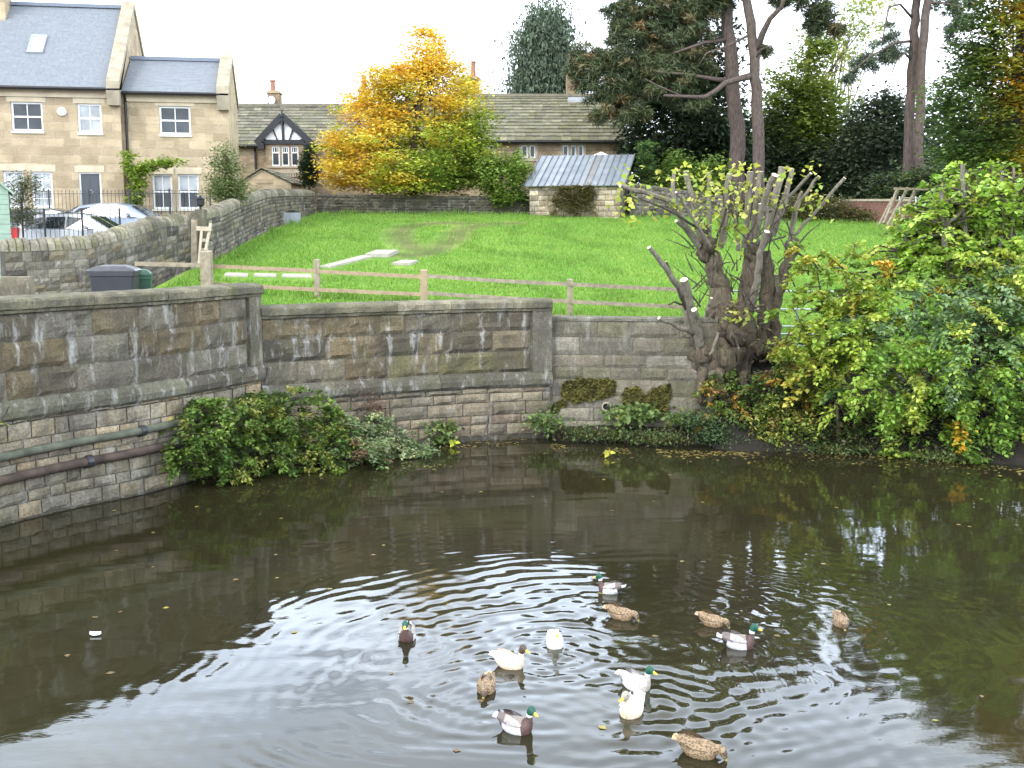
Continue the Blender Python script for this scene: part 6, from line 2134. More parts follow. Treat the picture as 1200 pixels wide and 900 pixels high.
# ================================================================== POLLARDED TREE AND BANK PLANTS
YP = 26.7
def zp(zx, zy, dY=0.0):
    return at(700 + zx / 2.903, 170 + zy / 2.903, YP + dY)
rr = random.Random(31)
pb = zp(440, 800)
pol = thing('pollarded_tree', 'heavily pollarded tree with many cut poles and few yellow leaves standing at the wall end', 'tree', (pb.x, YP, pb.z))
def wob(P, amp, n=4):
    out = []
    for i in range(len(P) - 1):
        for k in range(n):
            f = k / n
            q = P[i].lerp(P[i + 1], f)
            if not (i == 0 and k == 0): q = q + Vector((rr.uniform(-amp, amp), rr.uniform(-amp, amp), rr.uniform(-amp, amp)))
            out.append(q)
    out.append(P[-1]); return out
def stem(name, pts, radii, mat='bark', amp=.02, cut=False, n=9, jit=.14):
    P = [zp(*p) for p in pts]
    Q = wob(P, amp)
    m = len(Q); rad = [float(np.interp(i / (m - 1), np.linspace(0, 1, len(radii)), radii)) * (.86 if name in ('trunk', 'burr', 'root') else .8) for i in range(m)]
    mb = MB(); mb.tube(Q, rad, n, jitter=jit, rng=rr, capmi=1)
    return mb.build(name, [M[mat], M['cutwood'] if cut else M[mat]], pol, smooth=not cut, world=True)
# burr and roots at the base, main stems
stem('trunk', [(370, 850, .1), (385, 770, .1), (400, 690, .1), (415, 610, .15), (420, 520, .2), (405, 440, .2), (378, 375, .2)], [.34, .5, .62, .5, .30, .25, .24], amp=.06, n=14, jit=.3)
stem('trunk', [(470, 800, .3), (480, 700, .3), (485, 620, .35), (505, 530, .4), (520, 450, .4), (528, 370, .4)], [.42, .46, .40, .27, .24, .22], amp=.04, n=12, jit=.22)
stem('trunk', [(552, 740, .6), (555, 640, .6), (572, 560, .6), (582, 460, .6), (572, 360, .6)], [.2, .19, .2, .21, .16], amp=.03, n=10)
stem('trunk', [(598, 750, .8), (602, 640, .8), (600, 550, .7), (632, 450, .7), (655, 370, .6), (672, 318, .6)], [.19, .2, .2, .15, .15, .13], amp=.045, n=10, jit=.3)
stem('burr', [(345, 790, -.1), (350, 720, -.15), (365, 670, -.1)], [.16, .36, .26], amp=.05, n=12, jit=.4)
stem('burr', [(430, 700, -.25), (460, 650, -.3), (510, 660, -.2)], [.2, .3, .2], amp=.06, n=12, jit=.4)
stem('burr', [(355, 390, .1), (370, 350, .15), (395, 340, .15)], [.14, .27, .2], amp=.04, n=10, jit=.4)
stem('burr', [(510, 390, .3), (530, 350, .35), (560, 345, .4)], [.14, .24, .18], amp=.04, n=10, jit=.4)
stem('burr', [(650, 400, .6), (660, 365, .6), (662, 330, .6)], [.12, .2, .15], amp=.04, n=9, jit=.4)
stem('burr', [(400, 780, -.1), (440, 720, -.2), (490, 690, -.1)], [.3, .42, .3], amp=.09, n=14, jit=.5)
stem('burr', [(320, 700, -.2), (335, 660, -.25), (350, 630, -.2)], [.12, .26, .16], amp=.06, n=12, jit=.5)
stem('burr', [(520, 720, .2), (555, 690, .2), (600, 700, .4)], [.2, .28, .2], amp=.08, n=12, jit=.5)
stem('root', [(360, 760, -.3), (352, 820, -.4), (345, 880, -.5)], [.16, .13, .08], amp=.03)
stem('root', [(420, 760, -.35), (408, 830, -.5), (380, 880, -.6)], [.16, .12, .07], amp=.03)
stem('root', [(490, 770, -.1), (500, 820, -.2), (520, 850, -.3)], [.16, .12, .07], amp=.03)
POLES = [
    ([(345, 345, 0), (250, 190, -.4), (150, 158, -.7), (78, 138, -.9)], [.09, .085, .075, .06]),
    ([(330, 310, 0), (268, 258, -.5)], [.06, .05]), ([(335, 330, .1), (300, 285, 0), (255, 165, .1), (262, 90, .2)], [.10, .09, .07, .06]),
    ([(350, 330, .2), (330, 200, .3), (300, 90, .5)], [.09, .085, .08]), ([(380, 350, .2), (380, 200, .4), (378, 95, .5)], [.075, .07, .065]),
    ([(385, 345, -.2), (290, 190, -.8), (268, 160, -1)], [.05, .04, .035]), ([(375, 300, -.2), (240, 220, -.7), (135, 176, -1)], [.045, .035, .02]),
    ([(420, 350, .2), (430, 220, .3), (450, 98, .4)], [.09, .085, .085]), ([(398, 345, 0), (440, 220, -.3), (470, 185, -.5)], [.045, .035, .02]),
    ([(500, 350, .3), (512, 200, .4), (520, 92, .5)], [.10, .1, .095]), ([(520, 340, .2), (540, 200, .1), (556, 90, .1)], [.085, .08, .075]),
    ([(535, 340, .2), (565, 190, -.2), (604, 102, -.6)], [.10, .10, .10]), ([(565, 340, .5), (600, 200, .6), (628, 78, .8)], [.12, .115, .11]),
    ([(580, 330, .5), (640, 180, .7), (662, 82, .9)], [.09, .085, .075]), ([(600, 310, .4), (650, 180, .1), (726, 96, -.3)], [.06, .055, .045]),
    ([(650, 330, .6), (690, 190, .5), (754, 106, .3)], [.055, .05, .045]), ([(668, 310, .6), (740, 230, .4), (842, 112, .1)], [.055, .05, .05]),
    ([(655, 320, .6), (672, 210, .6), (694, 160, .7)], [.05, .045, .04]), ([(545, 330, 0), (548, 250, -.3), (553, 200, -.4)], [.05, .045, .045]),
    ([(520, 555, 0), (545, 460, -.3), (552, 370, -.5), (577, 294, -.8)], [.13, .11, .10, .085]), ([(430, 340, .1), (440, 240, .2), (408, 150, .2)], [.06, .055, .05]),
    ([(560, 350, .1), (572, 260, -.1), (580, 170, .2)], [.06, .055, .05]), ([(480, 360, .2), (470, 260, .3), (488, 130, .5)], [.07, .06, .055]),
    ([(315, 650, -.3), (300, 520, -.4), (255, 450, -.7), (176, 348, -1.1)], [.11, .10, .09, .06]), ([(300, 560, -.4), (270, 470, -.6), (234, 396, -.8)], [.05, .045, .03]),
    ([(345, 690, -.3), (325, 570, -.5), (294, 458, -.9)], [.13, .12, .12]), ([(352, 680, -.4), (345, 620, -.6), (329, 560, -.9)], [.11, .10, .09]),
    ([(345, 640, -.3), (285, 625, -.7), (210, 588, -1.1)], [.08, .07, .05]), ([(365, 600, -.2), (375, 560, -.4), (388, 520, -.5)], [.06, .055, .045]),
    ([(410, 640, -.4), (395, 690, -.7), (382, 712, -.8)], [.05, .045, .035]), ([(440, 630, -.4), (470, 660, -.7), (480, 690, -.8)], [.04, .035, .03]),
    ([(300, 545, -.4), (262, 535, -.6), (240, 545, -.7)], [.035, .03, .02]), ([(425, 640, -.3), (480, 640, -.6), (500, 665, -.7)], [.04, .04, .025]),
    ([(612, 500, .6), (612, 460, .6), (610, 440, .6)], [.05, .06, .05]), ([(640, 310, .5), (600, 320, .2), (560, 345, 0)], [.03, .03, .02]),
]
for pts, rad in POLES:
    o_ = stem('cut_branch', pts, rad, 'bark_pole' if rad[-1] > .03 else 'bark_dark', amp=.018, cut=True, n=8, jit=.08)
    if rad[-1] >= .04:
        P_ = [zp(*p) for p in pts]; d_ = (P_[-1] - P_[-2]).normalized(); e_ = P_[-1]
        mb = MB(); e_ = e_ - Vector(pol.location); mb.tube([e_ - d_ * .004, e_ + d_ * .006], rad[-1] * .8 * .97, 10); mb.build('cut_end', M['cutwood'], o_)
mb = MB()
for k in range(130):
    a = zp(rr.uniform(300, 680), rr.uniform(180, 560), rr.uniform(-.3, .8))
    b = a + Vector((rr.uniform(-.9, .8), rr.uniform(-.6, .3), rr.uniform(.1, 1.1))) * rr.uniform(.3, .9)
    tk = rr.uniform(.7, 1.7)
    mb.tube([a, a.lerp(b, .5) + Vector((0, 0, rr.uniform(-.05, .08))), b], [.014 * tk, .011 * tk, .005], 4)
tw = mb.build('twigs', M['bark_dark'], pol, world=True); tw['kind'] = 'stuff'
mb = MB()
for k in range(110):
    zx_, zy_ = rr.uniform(325, 610), rr.uniform(540, 800)
    if zy_ < 600 and zx_ < 380: continue
    a = zp(zx_, zy_, rr.uniform(-.35, -.1))
    b = a + Vector((rr.uniform(-.22, .22), rr.uniform(-.3, -.05), rr.uniform(-.12, .22)))
    t_ = rr.uniform(.012, .035)
    mb.tube([a, a.lerp(b, .5), b], [t_ * 1.5, t_, t_ * .7], 5, jitter=.3, rng=rr)
sh_ = mb.build('shoots', M['bark'], pol, world=True); sh_['kind'] = 'stuff'
rng = np.random.default_rng(33)
C = []
for k in range(80):
    u = rng.random()
    if u < .72: p = zp(rng.uniform(90, 560), 80 + 190 * rng.random() ** 1.2 + (40 if rng.random() < .3 else 0), rng.uniform(-.8, .6))
    elif u < .9: p = zp(rng.uniform(560, 770), rng.uniform(90, 260), rng.uniform(-.4, .8))
    else: p = zp(rng.uniform(400, 560), rng.uniform(280, 350), rng.uniform(-.6, 0))
    C.append(p)
for p in ((440, 590), (470, 575), (455, 560), (500, 600), (480, 600)): C.append(zp(*p, -1.0))
C = np.array(C)
leaf_cloud('leaves', puff(rng, C, 7, .16, .7), .14, cl_colors(rng, C, 7, [(.42, .46, .08), (.30, .37, .06), (.50, .48, .13), (.22, .30, .06)], [4, 3, 2, 1]), M['leaf'], pol, rng, up=.3, aspect=.85, droop=.3)

# ---- big overhanging bushes on the right bank
def boughs(rng, LB, n, per, length, spread, leaf, colfn, pal, droop=.75, inner=.25):
    """arching side branches, each clothed with its own leaves in rows; returns points, leaf axes, colours, stalk paths."""
    C, k, d = clusters_in(rng, LB, n, inner)
    P, T, K, S = [], [], [], []
    for c, dd in zip(C, d):
        dd = dd + rng.normal(size=3) * .45; dd[2] = dd[2] * .5 + .15
        dd /= np.linalg.norm(dd)
        L_ = length * rng.uniform(.6, 1.3)
        side = np.cross(dd, (0, 0, 1.0)); side /= np.linalg.norm(side) + 1e-6
        f = rng.random(per) ** .8
        dr = droop * rng.uniform(.6, 1.3)
        pos = c + np.outer(f, dd) * L_ + np.outer(f * f, (0, 0, -dr * L_))
        tang = dd + np.outer(f, (0, 0, -1.7 * dr))
        lat = rng.normal(size=per) * spread * (1.1 - .75 * f)
        sgn = np.sign(lat)[:, None]
        ax_ = tang * .75 + side * sgn * .85 + np.array([0, 0, -.3])
        P.append(pos + np.outer(lat, side) + rng.normal(size=(per, 3)) * .035)
        T.append(ax_)
        base = colfn(rng, c)
        K.append(base * (1 + .2 * rng.uniform(-1, 1, per))[:, None] * (1 + .06 * rng.normal(size=(per, 3))))
        S.append([c - dd * .25, c + dd * L_ * .35, c + dd * L_ * .7 + np.array([0, 0, -dr * L_ * .45])])
    return np.concatenate(P), np.concatenate(T), np.concatenate(K), S
def bush(name, label, cat, Y, lobes, nclump, per, rc, size, cols, weights, stems, seed, shell=.35, flat=.6, up=.45, aspect=.6, droop=.2, depth=.8, base=None, smat='bark_dark', sr=.03, colfn=None, mat='leaf', group=None, bough=None):
    rng = np.random.default_rng(seed); rq = random.Random(seed)
    LB = lobes_to_world(lobes, Y, depth)
    C, k, d = clusters_in(rng, LB, nclump, shell)
    C[:, 2] = np.maximum(C[:, 2], .10)
    b = at(*stems[0], Y) if stems else Vector(C.mean(axis=0))
    bz = base if base is not None else b.z
    t = thing(name, label, cat, (b.x, Y, bz), 0, group)
    mb = MB()
    for s_ in stems:
        a = at(*s_, Y); a.z = bz
        for q in range(rq.randint(2, 4)):
            c = Vector(C[rng.integers(len(C))])
            a2 = a + Vector((rq.uniform(-.3, .3), rq.uniform(-.3, .3), -.15))
            m_ = a2.lerp(c, .5) + Vector((rq.uniform(-.2, .2), rq.uniform(-.2, .2), .35))
            mb.tube([a2, a2.lerp(m_, .5), m_, m_.lerp(c, .5), c], [sr, sr * .85, sr * .6, sr * .4, sr * .2], 5)
    if mb.v: mb.build('stems', M[smat], t, smooth=True, world=True)
    if bough:
        one = (lambda r_, c_: colfn(r_, c_[None], 1)[0]) if colfn else (lambda r_, c_: palette(r_, 1, cols, weights, .2)[0])
        P, T, K, S_ = boughs(rng, LB, bough[0], bough[1], bough[2], bough[3], size, one, None, inner=shell)
        P[:, 2] = np.maximum(P[:, 2], .02 + .05 * rng.random(len(P)))
        leaf_cloud('foliage', P, size, K, M[mat], t, rng, up=up, aspect=aspect, dirs=T * 1.5)
        mb = MB()
        for st in S_: mb.tube([Vector(p) for p in st], [sr * .5, sr * .4, sr * .2], 4)
        mb.build('twigs', M[smat], t, world=True)
        return t
    P = puff(rng, C, per, rc, flat)
    P[:, 2] = np.maximum(P[:, 2], .02 + .05 * rng.random(len(P)))
    K = cl_colors(rng, C, per, cols, weights) if colfn is None else colfn(rng, C, per)
    leaf_cloud('foliage', P, size, K, M[mat], t, rng, up=up, aspect=aspect, droop=droop)
    return t
YG = [(.32, .45, .08), (.40, .52, .10), (.24, .37, .065), (.48, .52, .11), (.17, .27, .05)]
bush('pollarded_tree', 'bright yellow green regrowth of a second pollarded tree at the top right of the bank', 'tree', 26.2,
     [(1120, 240, 44, 30), (1165, 237, 46, 32), (1092, 258, 34, 22), (1140, 280, 56, 28), (1200, 250, 40, 40), (1130, 205, 14, 12), (1110, 300, 64, 24), (1180, 290, 50, 30), (1075, 282, 20, 14), (1140, 228, 44, 24, -.7), (1110, 270, 44, 26, -.7), (1180, 225, 40, 28, -.6), (1070, 290, 34, 24, -.4), (1030, 320, 34, 22), (1150, 300, 60, 30, -.5)], 360, 16, .24, .135, YG, [4, 4, 3, 1, 1], [(1100, 420), (1130, 420), (1165, 420)], 41, shell=.15, base=1.6, aspect=.75, sr=.05, bough=(430, 30, .5, .16))
pol2 = bpy.data.objects['pollarded_tree.001']
for pts, r_ in (([(1118, 330), (1106, 290), (1103, 222)], .09), ([(1138, 340), (1130, 262), (1128, 192)], .09), ([(1160, 330), (1176, 270), (1174, 200)], .07), ([(1180, 330), (1186, 270), (1188, 196)], .045), ([(1108, 300), (1110, 262), (1126, 250), (1132, 247)], .075), ([(1150, 310), (1158, 262), (1160, 222)], .06)):
    P = [at(px, py, 25.6) for px, py in pts]; mb = MB(); Q = wob(P, .015)
    mb.tube(Q, [r_ * .62 * (1.1 - .2 * i / (len(Q) - 1)) for i in range(len(Q))], 9, capmi=1, jitter=.08, rng=rr)
    mb.build('cut_branch', [M['bark_pole'], M['cutwood']], pol2, world=True)
def bigbush(rng, C, per):
    out = []
    for c in C:
        p = c - np.array(at(1080, 420, 24.4)); x, z = p[0] * FPX / 24.4, p[2] * FPX / 24.4
        u = rng.random()
        blue = np.exp(-((x - 40) / 90) ** 2 - ((z - 55) / 55) ** 2)
        if u < blue * .85: k = np.array([(.15, .235, .115), (.20, .285, .15), (.11, .185, .085)][rng.integers(3)])
        elif u > .975: k = np.array((.50, .34, .04))
        elif x < -70 or u > .80: k = np.array([(.33, .43, .065), (.42, .46, .08), (.24, .34, .055)][rng.integers(3)])
        else: k = np.array([(.18, .29, .05), (.13, .22, .042), (.25, .36, .06), (.09, .16, .032)][rng.integers(4)])
        out.append(k * (1 + .15 * rng.uniform(-1, 1)))
    K = np.repeat(np.array(out), per, axis=0)
    return K * (1 + .25 * rng.uniform(-1, 1, len(K)))[:, None]
def sprays(rng, C, D, n_pairs, length, leaf):
    """compound leaves: paired leaflets along an arching stalk."""
    P, T = [], []
    for c, d in zip(C, D):
        d = d + rng.normal(size=3) * .35; d[2] = d[2] * .4 + .1
        d /= np.linalg.norm(d)
        side = np.cross(d, (0, 0, 1.0)); side /= np.linalg.norm(side) + 1e-6
        for k in range(n_pairs):
            f = (k + .5) / n_pairs
            q = c + d * length * f + np.array([0, 0, -.9 * length * f * f])
            tang = d + np.array([0, 0, -1.8 * f])
            for s_ in (-1, 1):
                t_ = side * s_ * .9 + tang * .6 + np.array([0, 0, -.35])
                P.append(q + t_ * leaf * .45); T.append(t_)
        P.append(c + d * length * 1.05 + np.array([0, 0, -1.0 * length])); T.append(d + np.array([0, 0, -2.]))
    return np.array(P), np.array(T)
def bigcol(rng, c):
    p = c - np.array(at(1080, 420, 24.4)); x, z = p[0] * FPX / 24.4, p[2] * FPX / 24.4
    u = rng.random()
    blue = np.exp(-((x - 45) / 95) ** 2 - ((z - 45) / 60) ** 2)
    if u < blue * .95: k = [(.21, .31, .145), (.27, .37, .19), (.16, .25, .11), (.24, .36, .13)][rng.integers(4)]
    elif u > .985: k = (.55, .36, .04)
    elif x < -60 or z > 75 or u > .80: k = [(.38, .48, .08), (.44, .50, .10), (.30, .42, .07)][rng.integers(3)]
    else: k = [(.24, .37, .065), (.19, .31, .055), (.31, .44, .08), (.14, .24, .045)][rng.integers(4)]
    return np.array(k)
bt0 = at(1110, 500, 24.6)
BT = thing('bankside_tree', 'large leafy green tree leaning over the water from the right bank', 'tree', (bt0.x, 24.9, .6))
rng = np.random.default_rng(142); rq = random.Random(142)
LB = lobes_to_world([(1090, 350, 66, 34), (1160, 330, 70, 44), (1055, 335, 36, 22), (1110, 415, 100, 52), (1185, 400, 64, 70), (1030, 400, 40, 40), (1055, 465, 58, 40), (1150, 480, 76, 44), (1225, 330, 60, 60), (1010, 450, 22, 34), (1250, 430, 80, 100), (1090, 500, 70, 22), (1190, 505, 50, 24), (1040, 345, 40, 26), (1005, 375, 26, 26), (1080, 520, 70, 12), (1170, 525, 60, 14)], 24.6, .75)
P1, T1, K1, S1 = boughs(rng, LB, 470, 92, .75, .18, .17, bigcol, None)
P1[:, 2] = np.maximum(P1[:, 2], .06)
leaf_cloud('foliage', P1, .128, K1, M['leafgloss'], BT, rng, up=.42, aspect=.58, dirs=T1 * 1.6, sizevar=.3)
mb = MB()
roots = [at(px, py, 25.0) for px, py in ((1060, 500), (1100, 495), (1160, 500))]
for i, st in enumerate(S1):
    mb.tube([Vector(p) for p in st], [.014, .010, .005], 4)
for r0 in roots:
    r0.z = .45
    for q in range(5):
        c = Vector(S1[rng.integers(len(S1))][0]); m_ = r0.lerp(c, .5) + Vector((rq.uniform(-.2, .2), 0, .4))
        mb.tube([r0, r0.lerp(m_, .5), m_, m_.lerp(c, .5), c], [.08, .06, .045, .03, .014], 6)
mb.build('branches', M['bark_dark'], BT, smooth=True, world=True)
bush('sapling', 'thin yellow green sapling left of the large overhanging tree', 'tree', 25.1,
     [(955, 320, 24, 24), (942, 360, 32, 26), (975, 350, 32, 30), (962, 400, 36, 30), (938, 300, 12, 14), (990, 310, 30, 20), (950, 435, 26, 24), (990, 420, 20, 30), (1005, 345, 22, 26), (1000, 390, 22, 26), (930, 400, 18, 26)],
     330, 15, .22, .135, [(.36, .42, .07), (.27, .36, .06), (.46, .42, .08), (.18, .28, .045)], [3, 4, 1.5, 2], [(982, 500), (975, 470)], 43, shell=.15, base=.9, aspect=.7, sr=.03, bough=(120, 40, .5, .13))
P = [at(983, 520, 25.0), at(981, 470, 25.0), at(977, 420, 25.0), at(962, 350, 25.1), at(955, 300, 25.1)]
mb = MB(); mb.tube(wob(P, .02), [.055 - .0028 * k for k in range(17)], 7, jitter=.1, rng=rr)
mb.build('trunk', M['bark'], bpy.data.objects['sapling'], smooth=True, world=True)
# ---- undergrowth along the right bank
def brown_mix(rng, C, per):
    return cl_colors(rng, C, per, [(.11, .17, .04), (.18, .24, .05), (.34, .33, .08), (.40, .24, .05), (.07, .11, .03), (.17, .11, .05)], [4, 3, 2, 1, 3, 1])
bush('bramble', 'mixed green and yellow bramble tangle on the bank below the pollarded tree', 'undergrowth', 25.9,
     [(860, 462, 36, 14), (900, 455, 36, 20), (935, 460, 36, 26), (965, 455, 26, 26), (900, 485, 50, 18), (945, 495, 36, 22), (850, 480, 34, 14), (920, 435, 30, 10), (880, 500, 44, 14), (850, 455, 22, 12, .2), (985, 480, 24, 20)], 330, 20, .18, .10, None, None, [(880, 490), (930, 500), (960, 490)], 44, colfn=brown_mix, base=1.0, sr=.015, bough=(330, 44, .42, .12), shell=.1)
bush('bramble', 'trailing yellow green bramble hanging to the water left of the sapling', 'undergrowth', 25.2,
     [(905, 510, 18, 28), (925, 520, 16, 20), (940, 505, 18, 24), (895, 490, 20, 16)], 90, 18, .16, .10, [(.30, .33, .06), (.20, .27, .05), (.42, .38, .09), (.10, .16, .035)], None, [(905, 500)], 45, base=.6, sr=.012, droop=.6)
bush('ivy', 'blue green ivy and grass spilling over the soil ledge under the pollarded tree', 'undergrowth', 25.5,
     [(838, 505, 24, 16), (862, 515, 30, 14), (885, 520, 24, 12), (820, 490, 18, 10), (815, 510, 14, 10), (850, 528, 26, 6)], 170, 22, .14, .08, [(.09, .14, .065), (.12, .18, .085), (.06, .10, .045), (.14, .22, .06)], [4, 3, 3, 1], [(850, 520)], 46, base=.3, aspect=.35, droop=.6, sr=.01)
bush('bramble', 'dark leafy undergrowth on the bank beneath the overhanging tree', 'undergrowth', 24.9,
     [(985, 500, 26, 20), (1030, 500, 40, 22), (1090, 505, 50, 22), (1160, 510, 60, 20), (960, 515, 16, 12), (1230, 500, 50, 30)], 260, 18, .2, .10, [(.05, .08, .025), (.08, .12, .035), (.03, .05, .018), (.11, .10, .04)], None, [(1000, 510), (1080, 510), (1160, 510)], 47, base=.5, sr=.015)
# plants at the foot of the low wall
for i, (px, py, rx, ry, n_, sz, lb) in enumerate((
    (740, 487, 36, 9, 60, .14, 'broad leaved green trailing plant below the moss on the low wall'),
    (640, 494, 22, 16, 50, .09, 'small grey green plant at the foot of the curved wall pier'),
    (800, 492, 16, 10, 30, .12, 'broad leaved plant at the right foot of the low wall'),
    (722, 512, 12, 9, 24, .10, 'little plant hanging over the soil ledge below the drain hole'),
    (513, 500, 24, 8, 34, .10, 'sprig of dark green leaves growing from the curved wall'),
    (518, 517, 10, 8, 20, .09, 'yellow green sprig at the waterline of the curved wall'))):
    Yw = 26.0 if px > 600 else 25.75
    bush('wall_plant', lb, 'plant', Yw, [(px, py, rx, ry)], n_, 9, .12, sz, [(.13, .20, .06), (.18, .25, .08), (.09, .14, .045), (.26, .29, .09)], [4, 3, 2, 1], [(px, py + ry)], 50 + i, shell=.1, aspect=.85, up=.25, sr=.008, depth=.5)
for i, (px, py, rx, ry, Y_, n_, lb) in enumerate((
    (690, 508, 40, 7, 25.75, 90, 'straggling low weeds on the soil ledge under the drain hole'),
    (770, 512, 44, 8, 25.5, 110, 'straggling low weeds on the soil ledge under the right moss patch'),
    (1000, 530, 60, 8, 24.6, 120, 'dark trailing weeds at the water edge left of the overhanging tree'),
    (1120, 538, 70, 8, 23.9, 150, 'dark trailing weeds at the water edge beneath the overhanging tree'))):
    bush('weeds', lb, 'undergrowth', Y_, [(px, py, rx, ry)], n_, 10, .12, .075, [(.09, .13, .04), (.14, .18, .05), (.06, .09, .03), (.20, .18, .06), (.12, .08, .04)], [4, 3, 3, 1, 1], [(px - 10, py + 4), (px + 12, py + 4)], 170 + i, shell=.0, aspect=.5, up=.2, droop=.6, sr=.008, depth=.35, base=.05)
# ---- bramble bush at the foot of the left wall corner
def leftbush(rng, C, per):
    out = []
    for c in C:
        p = c - np.array(at(340, 500, 23.3)); x = p[0] * FPX / 23.3
        u = rng.random()
        if x < 60: k = [(.13, .20, .045), (.18, .26, .055), (.09, .15, .035), (.29, .31, .075), (.35, .34, .14)][min(4, int(u * 5.0) if u < .75 else int(rng.integers(3)))]
        else: k = [(.16, .24, .09), (.23, .30, .13), (.11, .17, .06), (.32, .36, .19), (.20, .14, .08)][int(u * 5)]
        out.append(np.array(k) * (1 + .15 * rng.uniform(-1, 1)))
    K = np.repeat(np.array(out), per, axis=0)
    return K * (1 + .25 * rng.uniform(-1, 1, len(K)))[:, None]
bush('bramble_bush', 'dense green bramble bush growing from the water where the two pond walls meet', 'bush', 23.3,
     [(228, 505, 28, 32, -2.0), (222, 535, 24, 20, -2.2), (262, 500, 40, 34, -1.3), (300, 488, 40, 28, -.5), (345, 495, 48, 30), (320, 525, 66, 26, -.5), (385, 505, 36, 28), (260, 540, 40, 16, -1.5), (410, 530, 44, 20), (360, 466, 26, 14), (300, 470, 34, 10, -.2), (360, 545, 50, 8, -.4), (238, 480, 20, 12, -1.6)],
     640, 20, .19, .095, None, None, [(300, 545), (340, 545), (390, 540)], 61, shell=.2, base=.0, colfn=leftbush, depth=.6, sr=.014, droop=.4, bough=(330, 60, .34, .11))
bush('bramble', 'grey green trailing weeds between the bramble bush and the curved wall', 'undergrowth', 24.4,
     [(430, 520, 32, 18), (465, 520, 26, 16), (490, 528, 16, 10), (440, 500, 20, 14), (420, 545, 40, 6), (470, 540, 24, 6)], 190, 15, .15, .085, [(.20, .27, .13), (.28, .35, .18), (.14, .20, .08), (.40, .42, .22)], [4, 3, 2, 1], [(430, 535), (465, 530)], 62, base=0., sr=.01, shell=.1, bough=(210, 34, .28, .08))
bush('dock_plant', 'dead reddish brown dock stalks standing against the curved wall', 'plant', 24.9,
     [(400, 455, 18, 14), (440, 480, 10, 24), (395, 440, 12, 8), (375, 450, 16, 8), (430, 460, 8, 18)], 60, 12, .1, .06, [(.19, .12, .085), (.26, .17, .12), (.13, .085, .06)], None, [(400, 490), (440, 520)], 63, base=.3, sr=.012, aspect=.5, shell=.1, up=.2)
bush('overhanging_twig', 'few yellow green leaves reaching in at the left edge in front of the wall', 'plant', 17.6, [(-6, 505, 10, 14), (-18, 500, 14, 18)], 12, 7, .06, .06, [(.30, .36, .06), (.20, .28, .05)], None, [(-22, 495)], 64, base=1.9, sr=.008)
# ---- fallen leaves on the bank and water
rng = np.random.default_rng(70)
Pl = []
while len(Pl) < 420:
    x = rng.uniform(0.9, 12)
    y = toe_y(x) - .22 - abs(rng.normal()) * .45
    if noise.noise(Vector((x * .9, 3.1, 0))) < -.05: continue
    if 5.2 < x and rng.random() < .5: continue
    Pl.append((x, y, .006))
for k in range(70):
    q = atz(rng.uniform(-40, 1240), 530 + 360 * rng.random() ** 1.6, .006)
    if q.x > -7.5 or q.y < 18: Pl.append((q.x, q.y, .006))
for px, py, n_ in ((540, 520, 20), (590, 518, 20), (600, 513, 14), (500, 545, 14), (560, 516, 16)):
    for k in range(n_):
        q = atz(px + rng.normal() * 14, py + abs(rng.normal()) * 3, .006); Pl.append((q.x, q.y, .006))
Pl = np.array(Pl)
o = leaf_cloud('fallen_leaves', Pl, .085, palette(rng, len(Pl), [(.42, .34, .10), (.30, .24, .09), (.22, .15, .07), (.38, .36, .12)], [2, 2, 3, 1]), M['leaf'], None, rng, up=.97, aspect=.75, org=tuple(Pl[0]), kind='stuff', fold=.03)
o['label'] = 'scattered yellow and brown fallen leaves floating on the pond'; o['category'] = 'leaves'
for px, py, lb, col in ((532, 522, 'bright yellow leaf standing in the water by the curved wall', (.45, .50, .06)), (713, 534, 'bright yellow leaf standing in the water below the low wall', (.50, .48, .07))):
    q = atz(px, py + 2, 0)
    bush('water_plant', lb, 'plant', q.y, [(px, py, 3, 5)], 5, 3, .05, .14, [col], None, [(px, py + 5)], 71, base=0.0, shell=.1, up=.1, sr=.005)
# floating pale feather at the left
q = atz(112, 744, .01)
mb = MB(); pts = []
for j in range(9):
    f = j / 8; w_ = .055 * math.sin(math.pi * min(1, f * .95 + .05)) ** .7
    for i in range(5):
        u = i / 4 * 2 - 1; pts.append((-.07 + .14 * f, u * w_ * .7, .008 + .035 * (1 - u * u) + .02 * (f - .5) ** 2))
mb.quadgrid(pts, 5, 9)
tag(mb.build('feather', M['tent'], smooth=True, org=None), 'small pale curled feather floating alone on the dark water at the left', 'feather').location = tuple(q)

# ================================================================== DUCKS
def catmull(K, n):
    K = np.array(K, float); m = len(K); out = []
    for i in range(m - 1):
        p0, p1, p2, p3 = K[max(i - 1, 0)], K[i], K[i + 1], K[min(i + 2, m - 1)]
        for k in range(n):
            t = k / n
            out.append(.5 * ((2 * p1) + (p2 - p0) * t + (2 * p0 - 5 * p1 + 4 * p2 - p3) * t * t + (3 * p1 - p0 - 3 * p2 + p3) * t ** 3))
    out.append(K[-1]); return np.array(out)
